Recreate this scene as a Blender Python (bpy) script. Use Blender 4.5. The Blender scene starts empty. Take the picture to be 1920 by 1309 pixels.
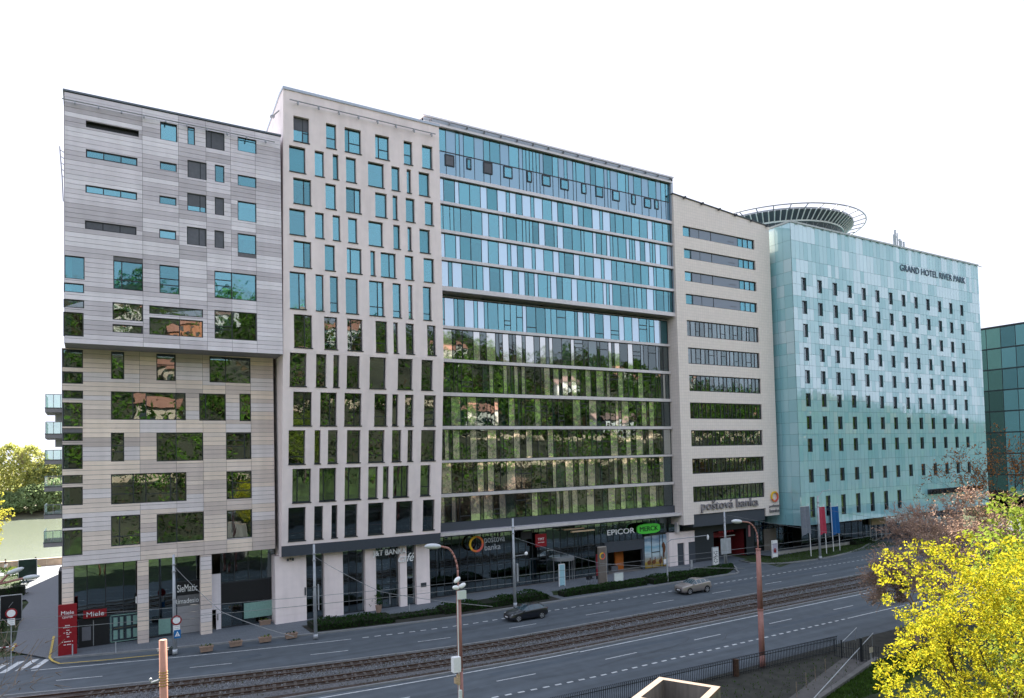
import bpy, math, random
import numpy as np
from mathutils import Vector, Matrix, Euler
random.seed(7)
RAD = math.radians
SC = bpy.context.scene
COL = SC.collection

# ------------------------------------------------------------------ camera
CAMH = 16.0
FPX, CX, CY = 1311.0, 960.0, 809.0
M3 = np.array([[0.85592042, -0.0023666, 0.51710215],
               [-0.51653737, 0.04303452, 0.85518254],
               [-0.02427712, -0.99907078, 0.03561168]])
cam = bpy.data.cameras.new('camera')
cam.sensor_width = 36.0
cam.lens = FPX / 1920 * 36
cam.shift_y = (CY - 654.5) / 1920
cam.clip_end = 4000
camo = bpy.data.objects.new('camera', cam)
COL.objects.link(camo)
mw = Matrix.Identity(4)
for i in range(3):
    mw[i][0] = M3[i, 0]; mw[i][1] = -M3[i, 1]; mw[i][2] = -M3[i, 2]
mw[2][3] = CAMH
camo.matrix_world = mw
SC.camera = camo

# ------------------------------------------------------------------ light
SUN_EL, SUN_AZ = 47.0, 15.0          # azimuth measured from +Y towards +X
world = bpy.data.worlds.new('World'); SC.world = world
world.use_nodes = True
wn = world.node_tree.nodes; wl = world.node_tree.links
wn.clear()
sky = wn.new('ShaderNodeTexSky'); sky.sky_type = 'NISHITA'; sky.sun_disc = False
sky.sun_elevation = RAD(SUN_EL); sky.sun_rotation = RAD(SUN_AZ)
sky.altitude = 150; sky.air_density = 1.0; sky.dust_density = 2.4; sky.ozone_density = 1.0
bg = wn.new('ShaderNodeBackground'); bg.inputs['Strength'].default_value = 0.15
wo = wn.new('ShaderNodeOutputWorld')
# bright hazy sky: the sky's range is rolled off smoothly (1 - exp(-k c)) the same way in every direction
SKY_K, SKY_S = 12.0, (.94, .97, 1.14)
sp_ = wn.new('ShaderNodeSeparateColor'); cb_ = wn.new('ShaderNodeCombineColor'); wl.new(sky.outputs[0], sp_.inputs[0])
for i_ in range(3):
    m1 = wn.new('ShaderNodeMath'); m1.operation = 'MULTIPLY'; m1.inputs[1].default_value = -SKY_K * .15; wl.new(sp_.outputs[i_], m1.inputs[0])
    m2 = wn.new('ShaderNodeMath'); m2.operation = 'EXPONENT'; wl.new(m1.outputs[0], m2.inputs[0])
    m3 = wn.new('ShaderNodeMath'); m3.operation = 'MULTIPLY_ADD'; m3.inputs[1].default_value = -SKY_S[i_]; m3.inputs[2].default_value = SKY_S[i_]; wl.new(m2.outputs[0], m3.inputs[0])
    wl.new(m3.outputs[0], cb_.inputs[i_])
wl.new(cb_.outputs[0], bg.inputs[0]); wl.new(bg.outputs[0], wo.inputs[0])
sun = bpy.data.lights.new('sun', 'SUN'); sun.energy = 3.0; sun.angle = RAD(0.5); sun.color = (1.0, 0.93, 0.82)
suno = bpy.data.objects.new('sun', sun); COL.objects.link(suno)
sdir = Vector((math.cos(RAD(SUN_EL)) * math.sin(RAD(SUN_AZ)), math.cos(RAD(SUN_EL)) * math.cos(RAD(SUN_AZ)), math.sin(RAD(SUN_EL))))
suno.rotation_euler = sdir.to_track_quat('Z', 'Y').to_euler()
suno.location = (0, 0, 90)
SC.view_settings.view_transform = 'Standard'; SC.view_settings.look = 'None'
SC.view_settings.gamma = 1.0; SC.view_settings.use_curve_mapping = False
SC.view_settings.exposure = 3.05
SC.render.engine = 'CYCLES'
SC.cycles.max_bounces = 6; SC.cycles.glossy_bounces = 3; SC.cycles.transparent_max_bounces = 8
SC.cycles.transmission_bounces = 4; SC.cycles.diffuse_bounces = 3
SC.cycles.caustics_reflective = False; SC.cycles.caustics_refractive = False
SC.cycles.sample_clamp_indirect = 6.0
SC.cycles.use_denoising = True

# ------------------------------------------------------------------ helpers
def ray(x, y):
    return M3 @ np.array([(x - CX) / FPX, (y - CY) / FPX, 1.0])
def G(x, y, z=0.0):                      # a photo point that lies on the level z
    d = ray(x, y); t = (z - CAMH) / d[2]
    return (d[0] * t, d[1] * t, z)
def W(x, y, Y):                          # a photo point that lies on the upright plane at depth Y
    d = ray(x, y); t = Y / d[1]
    return (d[0] * t, Y, CAMH + d[2] * t)
def D(x, y, dep):                        # a photo point at the distance dep
    d = ray(x, y)
    return (d[0] * dep, d[1] * dep, CAMH + d[2] * dep)

ORG = {}
def tag(o, label=None, cat=None, group=None, kind=None):
    if label: o['label'] = label
    if cat: o['category'] = cat
    if group: o['group'] = group
    if kind: o['kind'] = kind
    return o
def thing(name, label, cat, loc=(0, 0, 0), group=None):
    o = bpy.data.objects.new(name, None); COL.objects.link(o)
    o.empty_display_size = 0.3
    o.location = loc; ORG[o.name] = Vector(loc)
    return tag(o, label, cat, group)

class MB:
    def __init__(s): s.v = []; s.f = []; s.m = []; s.sm = []
    def quad(s, a, b, c, d, mi=0):
        n = len(s.v); s.v += [tuple(a), tuple(b), tuple(c), tuple(d)]; s.f.append((n, n + 1, n + 2, n + 3)); s.m.append(mi)
    def tri(s, a, b, c, mi=0):
        n = len(s.v); s.v += [tuple(a), tuple(b), tuple(c)]; s.f.append((n, n + 1, n + 2)); s.m.append(mi)
    def poly(s, pts, mi=0):
        n = len(s.v); s.v += [tuple(p) for p in pts]; s.f.append(tuple(range(n, n + len(pts)))); s.m.append(mi)
    def hexa(s, p, mi=0):                # 8 corners: 4 of one face then the 4 behind them
        n = len(s.v); s.v += [tuple(q) for q in p]
        for f in ((0, 1, 2, 3), (7, 6, 5, 4), (0, 4, 5, 1), (1, 5, 6, 2), (2, 6, 7, 3), (3, 7, 4, 0)):
            s.f.append(tuple(n + i for i in f)); s.m.append(mi)
    def box(s, x0, x1, y0, y1, z0, z1, mi=0):
        s.hexa([(x0, y0, z0), (x1, y0, z0), (x1, y0, z1), (x0, y0, z1), (x0, y1, z0), (x1, y1, z0), (x1, y1, z1), (x0, y1, z1)], mi)
    def tube(s, p0, p1, r0, r1=None, n=8, mi=0, caps=True):
        r1 = r0 if r1 is None else r1
        p0 = Vector(p0); p1 = Vector(p1); d = (p1 - p0)
        if d.length < 1e-6: return
        d.normalize(); a = d.orthogonal().normalized(); b = d.cross(a)
        k = len(s.v)
        for p, r in ((p0, r0), (p1, r1)):
            for i in range(n):
                t = 2 * math.pi * i / n
                s.v.append(tuple(p + (a * math.cos(t) + b * math.sin(t)) * r))
        for i in range(n):
            j = (i + 1) % n
            s.f.append((k + i, k + j, k + n + j, k + n + i)); s.m.append(mi)
        if caps:
            s.f.append(tuple(k + n - 1 - i for i in range(n))); s.m.append(mi)
            s.f.append(tuple(k + n + i for i in range(n))); s.m.append(mi)
    def path(s, pts, r, n=6, mi=0):
        for a, b in zip(pts[:-1], pts[1:]): s.tube(a, b, r, r, n, mi)
    def ball(s, c, rx, ry, rz, n=10, h=6, mi=0, rot=None):
        k = len(s.v); c = Vector(c)
        for i in range(h + 1):
            ph = math.pi * i / h
            for j in range(n):
                th = 2 * math.pi * j / n
                p = Vector((rx * math.sin(ph) * math.cos(th), ry * math.sin(ph) * math.sin(th), rz * math.cos(ph)))
                if rot is not None: p = rot @ p
                s.v.append(tuple(c + p))
        for i in range(h):
            for j in range(n):
                q = (j + 1) % n
                s.f.append((k + i * n + j, k + (i + 1) * n + j, k + (i + 1) * n + q, k + i * n + q)); s.m.append(mi)
    def build(s, name, mats, parent=None, smooth=False):
        if not isinstance(mats, (list, tuple)): mats = [mats]
        off = ORG.get(parent.name, Vector((0, 0, 0))) if parent is not None else Vector((0, 0, 0))
        me = bpy.data.meshes.new(name)
        v = np.array(s.v, dtype=float).reshape(-1, 3) - np.array(off)
        me.from_pydata([tuple(q) for q in v], [], s.f)
        for m in mats: me.materials.append(m)
        me.polygons.foreach_set('material_index', s.m)
        if smooth: me.polygons.foreach_set('use_smooth', [True] * len(s.f))
        me.update()
        o = bpy.data.objects.new(name, me); COL.objects.link(o)
        if parent is not None: o.parent = parent
        ORG[o.name] = Vector(off)
        return o

CUBES = {}
def cube(name, mat, parent, c, size, rot=None):      # a box piece that shares its mesh with the alike pieces
    key = mat.name
    if key not in CUBES:
        m = MB(); m.box(-.5, .5, -.5, .5, -.5, .5)
        me = bpy.data.meshes.new('box_' + key); me.from_pydata(m.v, [], m.f); me.materials.append(mat); CUBES[key] = me
    o = bpy.data.objects.new(name, CUBES[key]); COL.objects.link(o)
    off = Vector((0, 0, 0))
    if parent is not None:
        o.parent = parent; off = ORG.get(parent.name, off)
    o.location = Vector(c) - off; o.scale = size
    if rot: o.rotation_euler = rot
    return o

# ------------------------------------------------------------------ materials
def newmat(name):
    m = bpy.data.materials.new(name); m.use_nodes = True
    return m, m.node_tree.nodes, m.node_tree.links, m.node_tree.nodes['Principled BSDF']
def mat(name, col, rough=0.6, var=0.12, scale=6.0, bump=0.0, bscale=60.0, metal=0.0, spec=0.4, objvar=0.0, stretch=None, dirt=0.0):
    m, n, l, p = newmat(name)
    p.inputs['Roughness'].default_value = rough; p.inputs['Metallic'].default_value = metal
    p.inputs['Specular IOR Level'].default_value = spec
    tc = n.new('ShaderNodeTexCoord'); geo = n.new('ShaderNodeNewGeometry')
    mp = n.new('ShaderNodeMapping'); l.new(geo.outputs['Position'], mp.inputs[0])
    if stretch: mp.inputs['Scale'].default_value = stretch
    nz = n.new('ShaderNodeTexNoise'); nz.inputs['Scale'].default_value = scale; nz.inputs['Detail'].default_value = 5
    l.new(mp.outputs[0], nz.inputs['Vector'])
    mr = n.new('ShaderNodeMapRange'); mr.inputs['From Min'].default_value = .3; mr.inputs['From Max'].default_value = .7
    mr.inputs['To Min'].default_value = 1 - var; mr.inputs['To Max'].default_value = 1 + var
    l.new(nz.outputs[0], mr.inputs[0])
    fac = mr.outputs[0]
    if dirt:
        n3 = n.new('ShaderNodeTexNoise'); n3.inputs['Scale'].default_value = .35; n3.inputs['Detail'].default_value = 6
        m3 = n.new('ShaderNodeMapping'); m3.inputs['Scale'].default_value = (2.5, 2.5, .35); l.new(geo.outputs['Position'], m3.inputs[0]); l.new(m3.outputs[0], n3.inputs['Vector'])
        r3 = n.new('ShaderNodeMapRange'); r3.inputs['From Min'].default_value = .35; r3.inputs['From Max'].default_value = .65
        r3.inputs['To Min'].default_value = 1 - dirt; r3.inputs['To Max'].default_value = 1 + dirt * .4
        l.new(n3.outputs[0], r3.inputs[0])
        mm = n.new('ShaderNodeMath'); mm.operation = 'MULTIPLY'; l.new(fac, mm.inputs[0]); l.new(r3.outputs[0], mm.inputs[1]); fac = mm.outputs[0]
    if objvar:
        oi = n.new('ShaderNodeObjectInfo')
        r2 = n.new('ShaderNodeMapRange'); r2.inputs['To Min'].default_value = 1 - objvar; r2.inputs['To Max'].default_value = 1 + objvar
        l.new(oi.outputs['Random'], r2.inputs[0])
        mm = n.new('ShaderNodeMath'); mm.operation = 'MULTIPLY'; l.new(fac, mm.inputs[0]); l.new(r2.outputs[0], mm.inputs[1]); fac = mm.outputs[0]
    vm = n.new('ShaderNodeVectorMath'); vm.operation = 'SCALE'; vm.inputs[0].default_value = col[:3]
    l.new(fac, vm.inputs['Scale']); l.new(vm.outputs[0], p.inputs['Base Color'])
    if bump:
        bn = n.new('ShaderNodeTexNoise'); bn.inputs['Scale'].default_value = bscale; bn.inputs['Detail'].default_value = 4
        l.new(geo.outputs['Position'], bn.inputs['Vector'])
        bp = n.new('ShaderNodeBump'); bp.inputs['Strength'].default_value = bump; bp.inputs['Distance'].default_value = .02
        l.new(bn.outputs[0], bp.inputs['Height']); l.new(bp.outputs[0], p.inputs['Normal'])
    return m
def glass(name, tint=(.38, .50, .50), fac=.14, gl=(.86, .97, 1.0), grazing=.5):   # a coated pane: part mirror, part see-through
    m, n, l, p = newmat(name); n.remove(p); out = n['Material Output']
    tr = n.new('ShaderNodeBsdfTransparent'); tr.inputs[0].default_value = (*tint, 1)
    g = n.new('ShaderNodeBsdfGlossy'); g.inputs['Roughness'].default_value = .012; g.inputs[0].default_value = (*gl, 1)
    geo = n.new('ShaderNodeNewGeometry'); nz = n.new('ShaderNodeTexNoise'); nz.inputs['Scale'].default_value = .9; nz.inputs['Detail'].default_value = 1
    l.new(geo.outputs['Position'], nz.inputs['Vector'])
    bp = n.new('ShaderNodeBump'); bp.inputs['Strength'].default_value = .22; bp.inputs['Distance'].default_value = .012
    l.new(nz.outputs[0], bp.inputs['Height']); l.new(bp.outputs[0], g.inputs['Normal'])
    lw = n.new('ShaderNodeLayerWeight'); lw.inputs['Blend'].default_value = .25
    mr = n.new('ShaderNodeMapRange'); mr.inputs['To Min'].default_value = fac; mr.inputs['To Max'].default_value = min(1, fac + grazing)
    l.new(lw.outputs['Fresnel'], mr.inputs[0])
    oi = n.new('ShaderNodeObjectInfo'); r2 = n.new('ShaderNodeMapRange'); r2.inputs['To Min'].default_value = .68; r2.inputs['To Max'].default_value = 1.3
    l.new(oi.outputs['Random'], r2.inputs[0]); mu = n.new('ShaderNodeMath'); mu.operation = 'MULTIPLY'; mu.use_clamp = True; l.new(mr.outputs[0], mu.inputs[0]); l.new(r2.outputs[0], mu.inputs[1]); mr = mu
    mx = n.new('ShaderNodeMixShader'); l.new(mr.outputs[0], mx.inputs[0]); l.new(tr.outputs[0], mx.inputs[1]); l.new(g.outputs[0], mx.inputs[2])
    l.new(mx.outputs[0], out.inputs[0])
    return m
def panelglass(name, col, fac=.3, gl=(.9, .97, 1.0), objvar=.06):          # back-painted glass: colour under a mirror coat
    m, n, l, p = newmat(name); n.remove(p); out = n['Material Output']
    df = n.new('ShaderNodeBsdfDiffuse'); oi = n.new('ShaderNodeObjectInfo')
    r2 = n.new('ShaderNodeMapRange'); r2.inputs['To Min'].default_value = 1 - objvar; r2.inputs['To Max'].default_value = 1 + objvar
    l.new(oi.outputs['Random'], r2.inputs[0])
    vm = n.new('ShaderNodeVectorMath'); vm.operation = 'SCALE'; vm.inputs[0].default_value = col; l.new(r2.outputs[0], vm.inputs['Scale'])
    l.new(vm.outputs[0], df.inputs[0])
    g = n.new('ShaderNodeBsdfGlossy'); g.inputs['Roughness'].default_value = .03; g.inputs[0].default_value = (*gl, 1)
    lw = n.new('ShaderNodeLayerWeight'); lw.inputs['Blend'].default_value = .25
    mr = n.new('ShaderNodeMapRange'); mr.inputs['To Min'].default_value = fac; mr.inputs['To Max'].default_value = min(1, fac + .4)
    l.new(lw.outputs['Fresnel'], mr.inputs[0])
    mx = n.new('ShaderNodeMixShader'); l.new(mr.outputs[0], mx.inputs[0]); l.new(df.outputs[0], mx.inputs[1]); l.new(g.outputs[0], mx.inputs[2])
    l.new(mx.outputs[0], out.inputs[0])
    return m
def leafmat(name, col, trans=.45, var=.35, scale=.9):
    m, n, l, p = newmat(name); n.remove(p); out = n['Material Output']
    geo = n.new('ShaderNodeNewGeometry')
    nz = n.new('ShaderNodeTexNoise'); nz.inputs['Scale'].default_value = scale; nz.inputs['Detail'].default_value = 4
    l.new(geo.outputs['Position'], nz.inputs['Vector'])
    mr = n.new('ShaderNodeMapRange'); mr.inputs['From Min'].default_value = .3; mr.inputs['From Max'].default_value = .7
    mr.inputs['To Min'].default_value = 1 - var; mr.inputs['To Max'].default_value = 1 + var; l.new(nz.outputs[0], mr.inputs[0])
    hs = n.new('ShaderNodeHueSaturation'); hs.inputs['Color'].default_value = (*col, 1); l.new(mr.outputs[0], hs.inputs['Value'])
    r4 = n.new('ShaderNodeMapRange'); r4.inputs['To Min'].default_value = .475; r4.inputs['To Max'].default_value = .525
    n4 = n.new('ShaderNodeTexNoise'); n4.inputs['Scale'].default_value = scale * 3; l.new(geo.outputs['Position'], n4.inputs['Vector']); l.new(n4.outputs[0], r4.inputs[0]); l.new(r4.outputs[0], hs.inputs['Hue'])
    d = n.new('ShaderNodeBsdfDiffuse'); t = n.new('ShaderNodeBsdfTranslucent')
    l.new(hs.outputs[0], d.inputs[0]); l.new(hs.outputs[0], t.inputs[0])
    mx = n.new('ShaderNodeMixShader'); mx.inputs[0].default_value = trans
    l.new(d.outputs[0], mx.inputs[1]); l.new(t.outputs[0], mx.inputs[2]); l.new(mx.outputs[0], out.inputs[0])
    return m

M = {}
M['plaster'] = mat('plaster', (.93, .805, .785), .85, .035, 1.2, .12, 25, dirt=.09)
M['frame'] = mat('frame_dark', (.028, .034, .042), .45, .1)
M['sill'] = mat('sill_dark', (.05, .057, .066), .5, .1)
M['fascia'] = mat('fascia_dark', (.062, .072, .09), .5, .08)
for i, c in enumerate([(.80, .735, .775), (.68, .62, .655), (.86, .80, .835), (.60, .545, .575)]):
    M['board%d' % i] = mat('board_cool_%d' % i, c, .55, .05, 3, stretch=(.4, 1, 6), objvar=.06, dirt=.08)
for i, c in enumerate([(.83, .70, .62), (.69, .58, .53), (.89, .74, .63), (.79, .715, .715), (.60, .51, .475)]):
    M['wboard%d' % i] = mat('board_warm_%d' % i, c, .55, .05, 3, stretch=(.4, 1, 6), objvar=.06, dirt=.09)
M['joint'] = mat('joint_dark', (.17, .165, .175), .8)
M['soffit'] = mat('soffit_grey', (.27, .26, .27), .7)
M['ledge'] = mat('ledge_aluminium', (.70, .66, .67), .42, .05, 2, metal=.25, dirt=.05)
M['steel'] = mat('steel_grey', (.32, .33, .35), .4, .08, metal=.5)
M['galv'] = mat('galvanised_pole', (.42, .44, .47), .5, .16, 2.5, stretch=(1, 1, .5), metal=.3)
M['roofmetal'] = mat('roof_metal', (.42, .46, .52), .4, .06, metal=.4)
M['glass'] = glass('glass_window')
M['glass_top'] = glass('glass_top', (.40, .68, .72), .25, (.46, .86, .95))  # upper panes: the blue of the reflected sky is put into the tint
M['glass_dark'] = glass('glass_dark', (.25, .32, .34), .22, (.8, .95, 1.0))
M['glass_rail'] = glass('glass_rail', (.8, .9, .87), .12)
M['mirror'] = panelglass('spandrel_pane', (.30, .41, .50), .46, (.70, .87, 1))  # upper floors: pale blue of the mirrored sky put into the panel colour
M['mirror_low'] = panelglass('spandrel_pane_low', (.17, .19, .16), .5, (.97, 1, 1))
M['mirror_top'] = panelglass('spandrel_top', (.07, .18, .27), .28, (.66, .88, 1))
M['blind'] = mat('blind_pale', (.74, .80, .76), .8, .05, 2, objvar=.12)
M['blind_dark'] = mat('blind_dark', (.13, .135, .155), .7, .1, 3, objvar=.15)
M['inwall'] = mat('room_wall', (.36, .35, .33), .9, .25, .5)
M['ceiling'] = mat('room_ceiling', (.66, .66, .64), .9)
M['infloor'] = mat('room_floor', (.17, .16, .15), .8)
M['teal_col'] = mat('teal_column', (.28, .5, .52), .4)
M['black'] = mat('black', (.012, .013, .016), .5)
M['white'] = mat('white_paint', (.88, .88, .88), .5, .04)
M['red'] = mat('red_sign', (.27, .010, .018), .4, .05)
M['red_dark'] = mat('red_dark', (.25, .012, .02), .5)
M['orange'] = mat('orange_panel', (.5, .14, .02), .6)
M['green'] = mat('sign_green', (.09, .62, .06), .4, .03)
M['blue'] = mat('sign_blue', (.015, .16, .42), .4)
M['teal_post'] = mat('teal_poster', (.22, .38, .34), .5)
M['wood'] = mat('wood_slat', (.55, .40, .25), .6, .2, 4, stretch=(1, 1, 6))
# ------------------------------------------------------------------ facade tools
def flat(Y):
    return lambda u, z, d=0.0: (u, Y - d, z)
def fbox(mb, F, u0, u1, z0, z1, d0, d1, mi=0):
    mb.hexa([F(u0, z0, d1), F(u1, z0, d1), F(u1, z1, d1), F(u0, z1, d1), F(u0, z0, d0), F(u1, z0, d0), F(u1, z1, d0), F(u0, z1, d0)], mi)
def wall_holes(mb, F, u0, u1, z0, z1, holes, rev, extra_z=(), mi=0, mr=0):
    zs = sorted(set([z0, z1] + [z for z in extra_z if z0 < z < z1] + [h[2] for h in holes] + [h[3] for h in holes]))
    zs = [z for z in zs if z0 <= z <= z1]
    for a, b in zip(zs[:-1], zs[1:]):
        cur = u0
        for h in sorted([h for h in holes if h[2] <= a + 1e-6 and h[3] >= b - 1e-6]):
            if h[0] > cur + 1e-4: mb.quad(F(cur, a), F(h[0], a), F(h[0], b), F(cur, b), mi)
            cur = max(cur, h[1])
        if cur < u1 - 1e-4: mb.quad(F(cur, a), F(u1, a), F(u1, b), F(cur, b), mi)
    for (a, b, c, d) in holes:
        mb.quad(F(a, c), F(a, c, -rev), F(a, d, -rev), F(a, d), mr)
        mb.quad(F(b, c, -rev), F(b, c), F(b, d), F(b, d, -rev), mr)
        mb.quad(F(a, d), F(a, d, -rev), F(b, d, -rev), F(b, d), mr)
        mb.quad(F(a, c, -rev), F(a, c), F(b, c), F(b, c, -rev), mr)
def snap(ws, rows):
    out = []
    for a, b, c, d in ws:
        r = min(rows, key=lambda q: abs(q[0] - c) + abs(q[1] - d))
        out.append((a, b, r[0], r[1]))
    return out
def window(parent, F, u0, u1, z0, z1, r, vm=(), hm=(), g=None, blind=None, fw=.075, sill=True, jit=.011):
    """frame with mullions vm (positions in m) and crossbars hm (u0,u1,z); one pane per light; blind = (share, material)"""
    mb = MB(); g = g or M['glass']
    d0, d1 = -r - .06, -r + .05
    fbox(mb, F, u0, u0 + fw, z0, z1, d0, d1); fbox(mb, F, u1 - fw, u1, z0, z1, d0, d1)
    fbox(mb, F, u0 + fw, u1 - fw, z1 - fw, z1, d0, d1); fbox(mb, F, u0 + fw, u1 - fw, z0, z0 + fw, d0, d1)
    us = [u0 + fw * .5] + sorted(vm) + [u1 - fw * .5]
    for v in vm: fbox(mb, F, v - .04, v + .04, z0 + fw, z1 - fw, d0, d1 - .005)
    for (a, b, z) in hm: fbox(mb, F, a, b, z - .035, z + .035, d0, d1 - .008)
    if sill: fbox(mb, F, u0 - .02, u1 + .05, z0 - .06, z0 + .035, -r + .05, .06)
    w = mb.build('window', M['frame'], parent)
    for a, b in zip(us[:-1], us[1:]):
        if b - a < .12: continue
        p = MB(); j = [random.uniform(-jit, jit) for _ in range(4)]
        e = -r - .01
        q = [(a, z0 + .04), (b, z0 + .04), (b, z1 - .04), (a, z1 - .04)]
        p.hexa([F(x, z, e + k) for (x, z), k in zip(q, j)] + [F(x, z, e + k - .025) for (x, z), k in zip(q, j)])
        p.build('window_pane', g, w)
    if blind:
        sh, bm = blind
        b = MB(); fbox(b, F, u0 + fw, u1 - fw, z1 - fw - (z1 - z0 - 2 * fw) * sh, z1 - fw, *((-r - .2, -r - .17) if bm is not M['blind_dark'] else (-r + .012, -r + .03)))
        b.build('blind', bm, w)
    return w
def rooms(parent, x0, x1, yf, dep, zs, mats=None):
    """floors, ceilings and a back wall behind a glazed front"""
    mb = MB()
    for a, b in zip(zs[:-1], zs[1:]):
        mb.quad((x0, yf + dep, a), (x1, yf + dep, a), (x1, yf + dep, b), (x0, yf + dep, b), 0)
        mb.quad((x0, yf, b - .32), (x0, yf + dep, b - .32), (x1, yf + dep, b - .32), (x1, yf, b - .32), 1)
        mb.quad((x0, yf, a), (x1, yf, a), (x1, yf + dep, a), (x0, yf + dep, a), 2)
        x = x0 + random.uniform(2, 4)
        while x < x1 - 1:
            if random.random() < .75:
                mb.quad((x, yf + .6, a), (x, yf + dep, a), (x, yf + dep, b - .3), (x, yf + .6, b - .3), 0)
            x += random.uniform(2.6, 5.5)
    return mb.build('room_interior', mats or [M['inwall'], M['ceiling'], M['infloor']], parent)
def text_mesh(s, name, mat_, parent, x0, x1, y, z0, ext=.06, shear=0.0, zr=None):
    """raised letters between x0 and x1 on the plane y, standing on z0 (height follows unless zr gives the top)"""
    cu = bpy.data.curves.new('letters', 'FONT'); cu.body = s; cu.extrude = .5; cu.shear = shear; cu.resolution_u = 3
    to = bpy.data.objects.new('letters_tmp', cu); COL.objects.link(to)
    dg = bpy.context.evaluated_depsgraph_get(); dg.update()
    me = bpy.data.meshes.new_from_object(to.evaluated_get(dg))
    bpy.data.objects.remove(to); bpy.data.curves.remove(cu)
    co = np.empty(len(me.vertices) * 3); me.vertices.foreach_get('co', co); co = co.reshape(-1, 3)
    lo = co.min(0); hi = co.max(0)
    sx = (x1 - x0) / (hi[0] - lo[0]); sz = sx if zr is None else (zr - z0) / (hi[1] - lo[1])
    off = ORG.get(parent.name, Vector((0, 0, 0))) if parent is not None else Vector((0, 0, 0))
    out = np.empty_like(co)
    out[:, 0] = x0 + (co[:, 0] - lo[0]) * sx
    out[:, 1] = y - ext * (co[:, 2] + .5)
    out[:, 2] = z0 + (co[:, 1] - lo[1]) * sz
    out -= np.array(off)
    me.vertices.foreach_set('co', out.reshape(-1)); me.update()
    me.materials.clear(); me.materials.append(mat_)
    o = bpy.data.objects.new(name, me); COL.objects.link(o)
    if parent is not None: o.parent = parent
    ORG[o.name] = Vector(off)
    return o
def ringmesh(mb, c, r0, r1, y0, y1, n=40, a0=0, a1=2 * math.pi, mi=None):
    """a flat ring in the XZ plane with depth y0..y1"""
    for i in range(n):
        t0 = a0 + (a1 - a0) * i / n; t1 = a0 + (a1 - a0) * (i + 1) / n
        def P(t, r, y): return (c[0] + r * math.cos(t), y, c[1] + r * math.sin(t))
        mb.hexa([P(t0, r0, y0), P(t1, r0, y0), P(t1, r1, y0), P(t0, r1, y0), P(t0, r0, y1), P(t1, r0, y1), P(t1, r1, y1), P(t0, r1, y1)], 0 if mi is None else mi(t0))
# ------------------------------------------------------------------ tables measured on the facades (x0, x1, z0, z1) in metres
B1U = [(-0.2, 3.77, 44.87, 45.44), (-0.21, 3.65, 42.27, 42.98), (-0.25, 3.61, 39.21, 39.9), (-0.29, 3.55, 36.11, 36.84), (5.46, 6.83, 45.05, 46.67), (7.69, 8.31, 45.09, 46.73), (9.23, 10.84, 45.11, 46.74), (12.0, 13.69, 45.39, 46.74), (5.42, 6.78, 42.31, 43.04), (7.67, 9.27, 42.03, 43.64), (9.98, 10.8, 42.05, 43.67), (11.97, 13.65, 42.07, 43.11), (5.36, 6.73, 39.23, 39.96), (7.63, 9.21, 38.98, 40.58), (9.95, 10.75, 38.95, 40.61), (11.94, 13.62, 38.75, 40.61), (5.34, 6.69, 36.13, 36.91), (7.58, 9.17, 35.86, 37.51), (9.9, 10.72, 35.88, 37.5), (11.91, 13.58, 35.67, 37.53), (-1.78, -0.33, 31.74, 33.68), (-1.81, -0.37, 30.6, 31.38), (-1.83, -0.37, 29.31, 30.0), (-1.85, -0.41, 26.91, 28.92), (1.78, 4.04, 31.22, 33.71), (5.33, 6.93, 31.2, 33.75), (9.86, 13.53, 31.23, 33.74), (1.71, 4.01, 28.54, 30.05), (1.71, 3.98, 27.45, 28.16), (4.51, 8.86, 29.29, 30.04), (4.51, 8.85, 27.45, 28.99), (9.83, 13.52, 27.45, 30.09)]
B1L = [(-1.96, -0.48, 24.61, 26.2), (-1.96, -0.48, 23.21, 24.23), (-1.96, -0.48, 21.91, 22.63), (1.65, 2.67, 23.73, 26.2), (5.25, 6.82, 23.72, 26.2), (9.75, 13.46, 23.71, 26.2), (-1.97, -0.51, 19.49, 21.58), (1.63, 7.67, 20.1, 22.64), (8.82, 11.15, 20.06, 22.64), (12.41, 13.46, 20.03, 22.7), (-1.97, -0.51, 18.24, 18.98), (-1.97, -0.52, 15.81, 17.93), (1.62, 2.64, 16.39, 18.96), (5.22, 9.14, 16.31, 18.94), (11.16, 13.45, 16.34, 18.9), (-1.97, -0.52, 14.55, 15.31), (-1.97, -0.52, 12.7, 14.28), (1.61, 7.68, 12.61, 15.27), (11.16, 13.44, 12.56, 15.21), (-1.97, -0.55, 10.79, 11.62), (-1.97, -0.55, 8.39, 10.59), (1.6, 3.88, 8.92, 11.55), (5.2, 9.14, 8.86, 11.53), (11.15, 13.44, 8.8, 11.51)]
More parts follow.
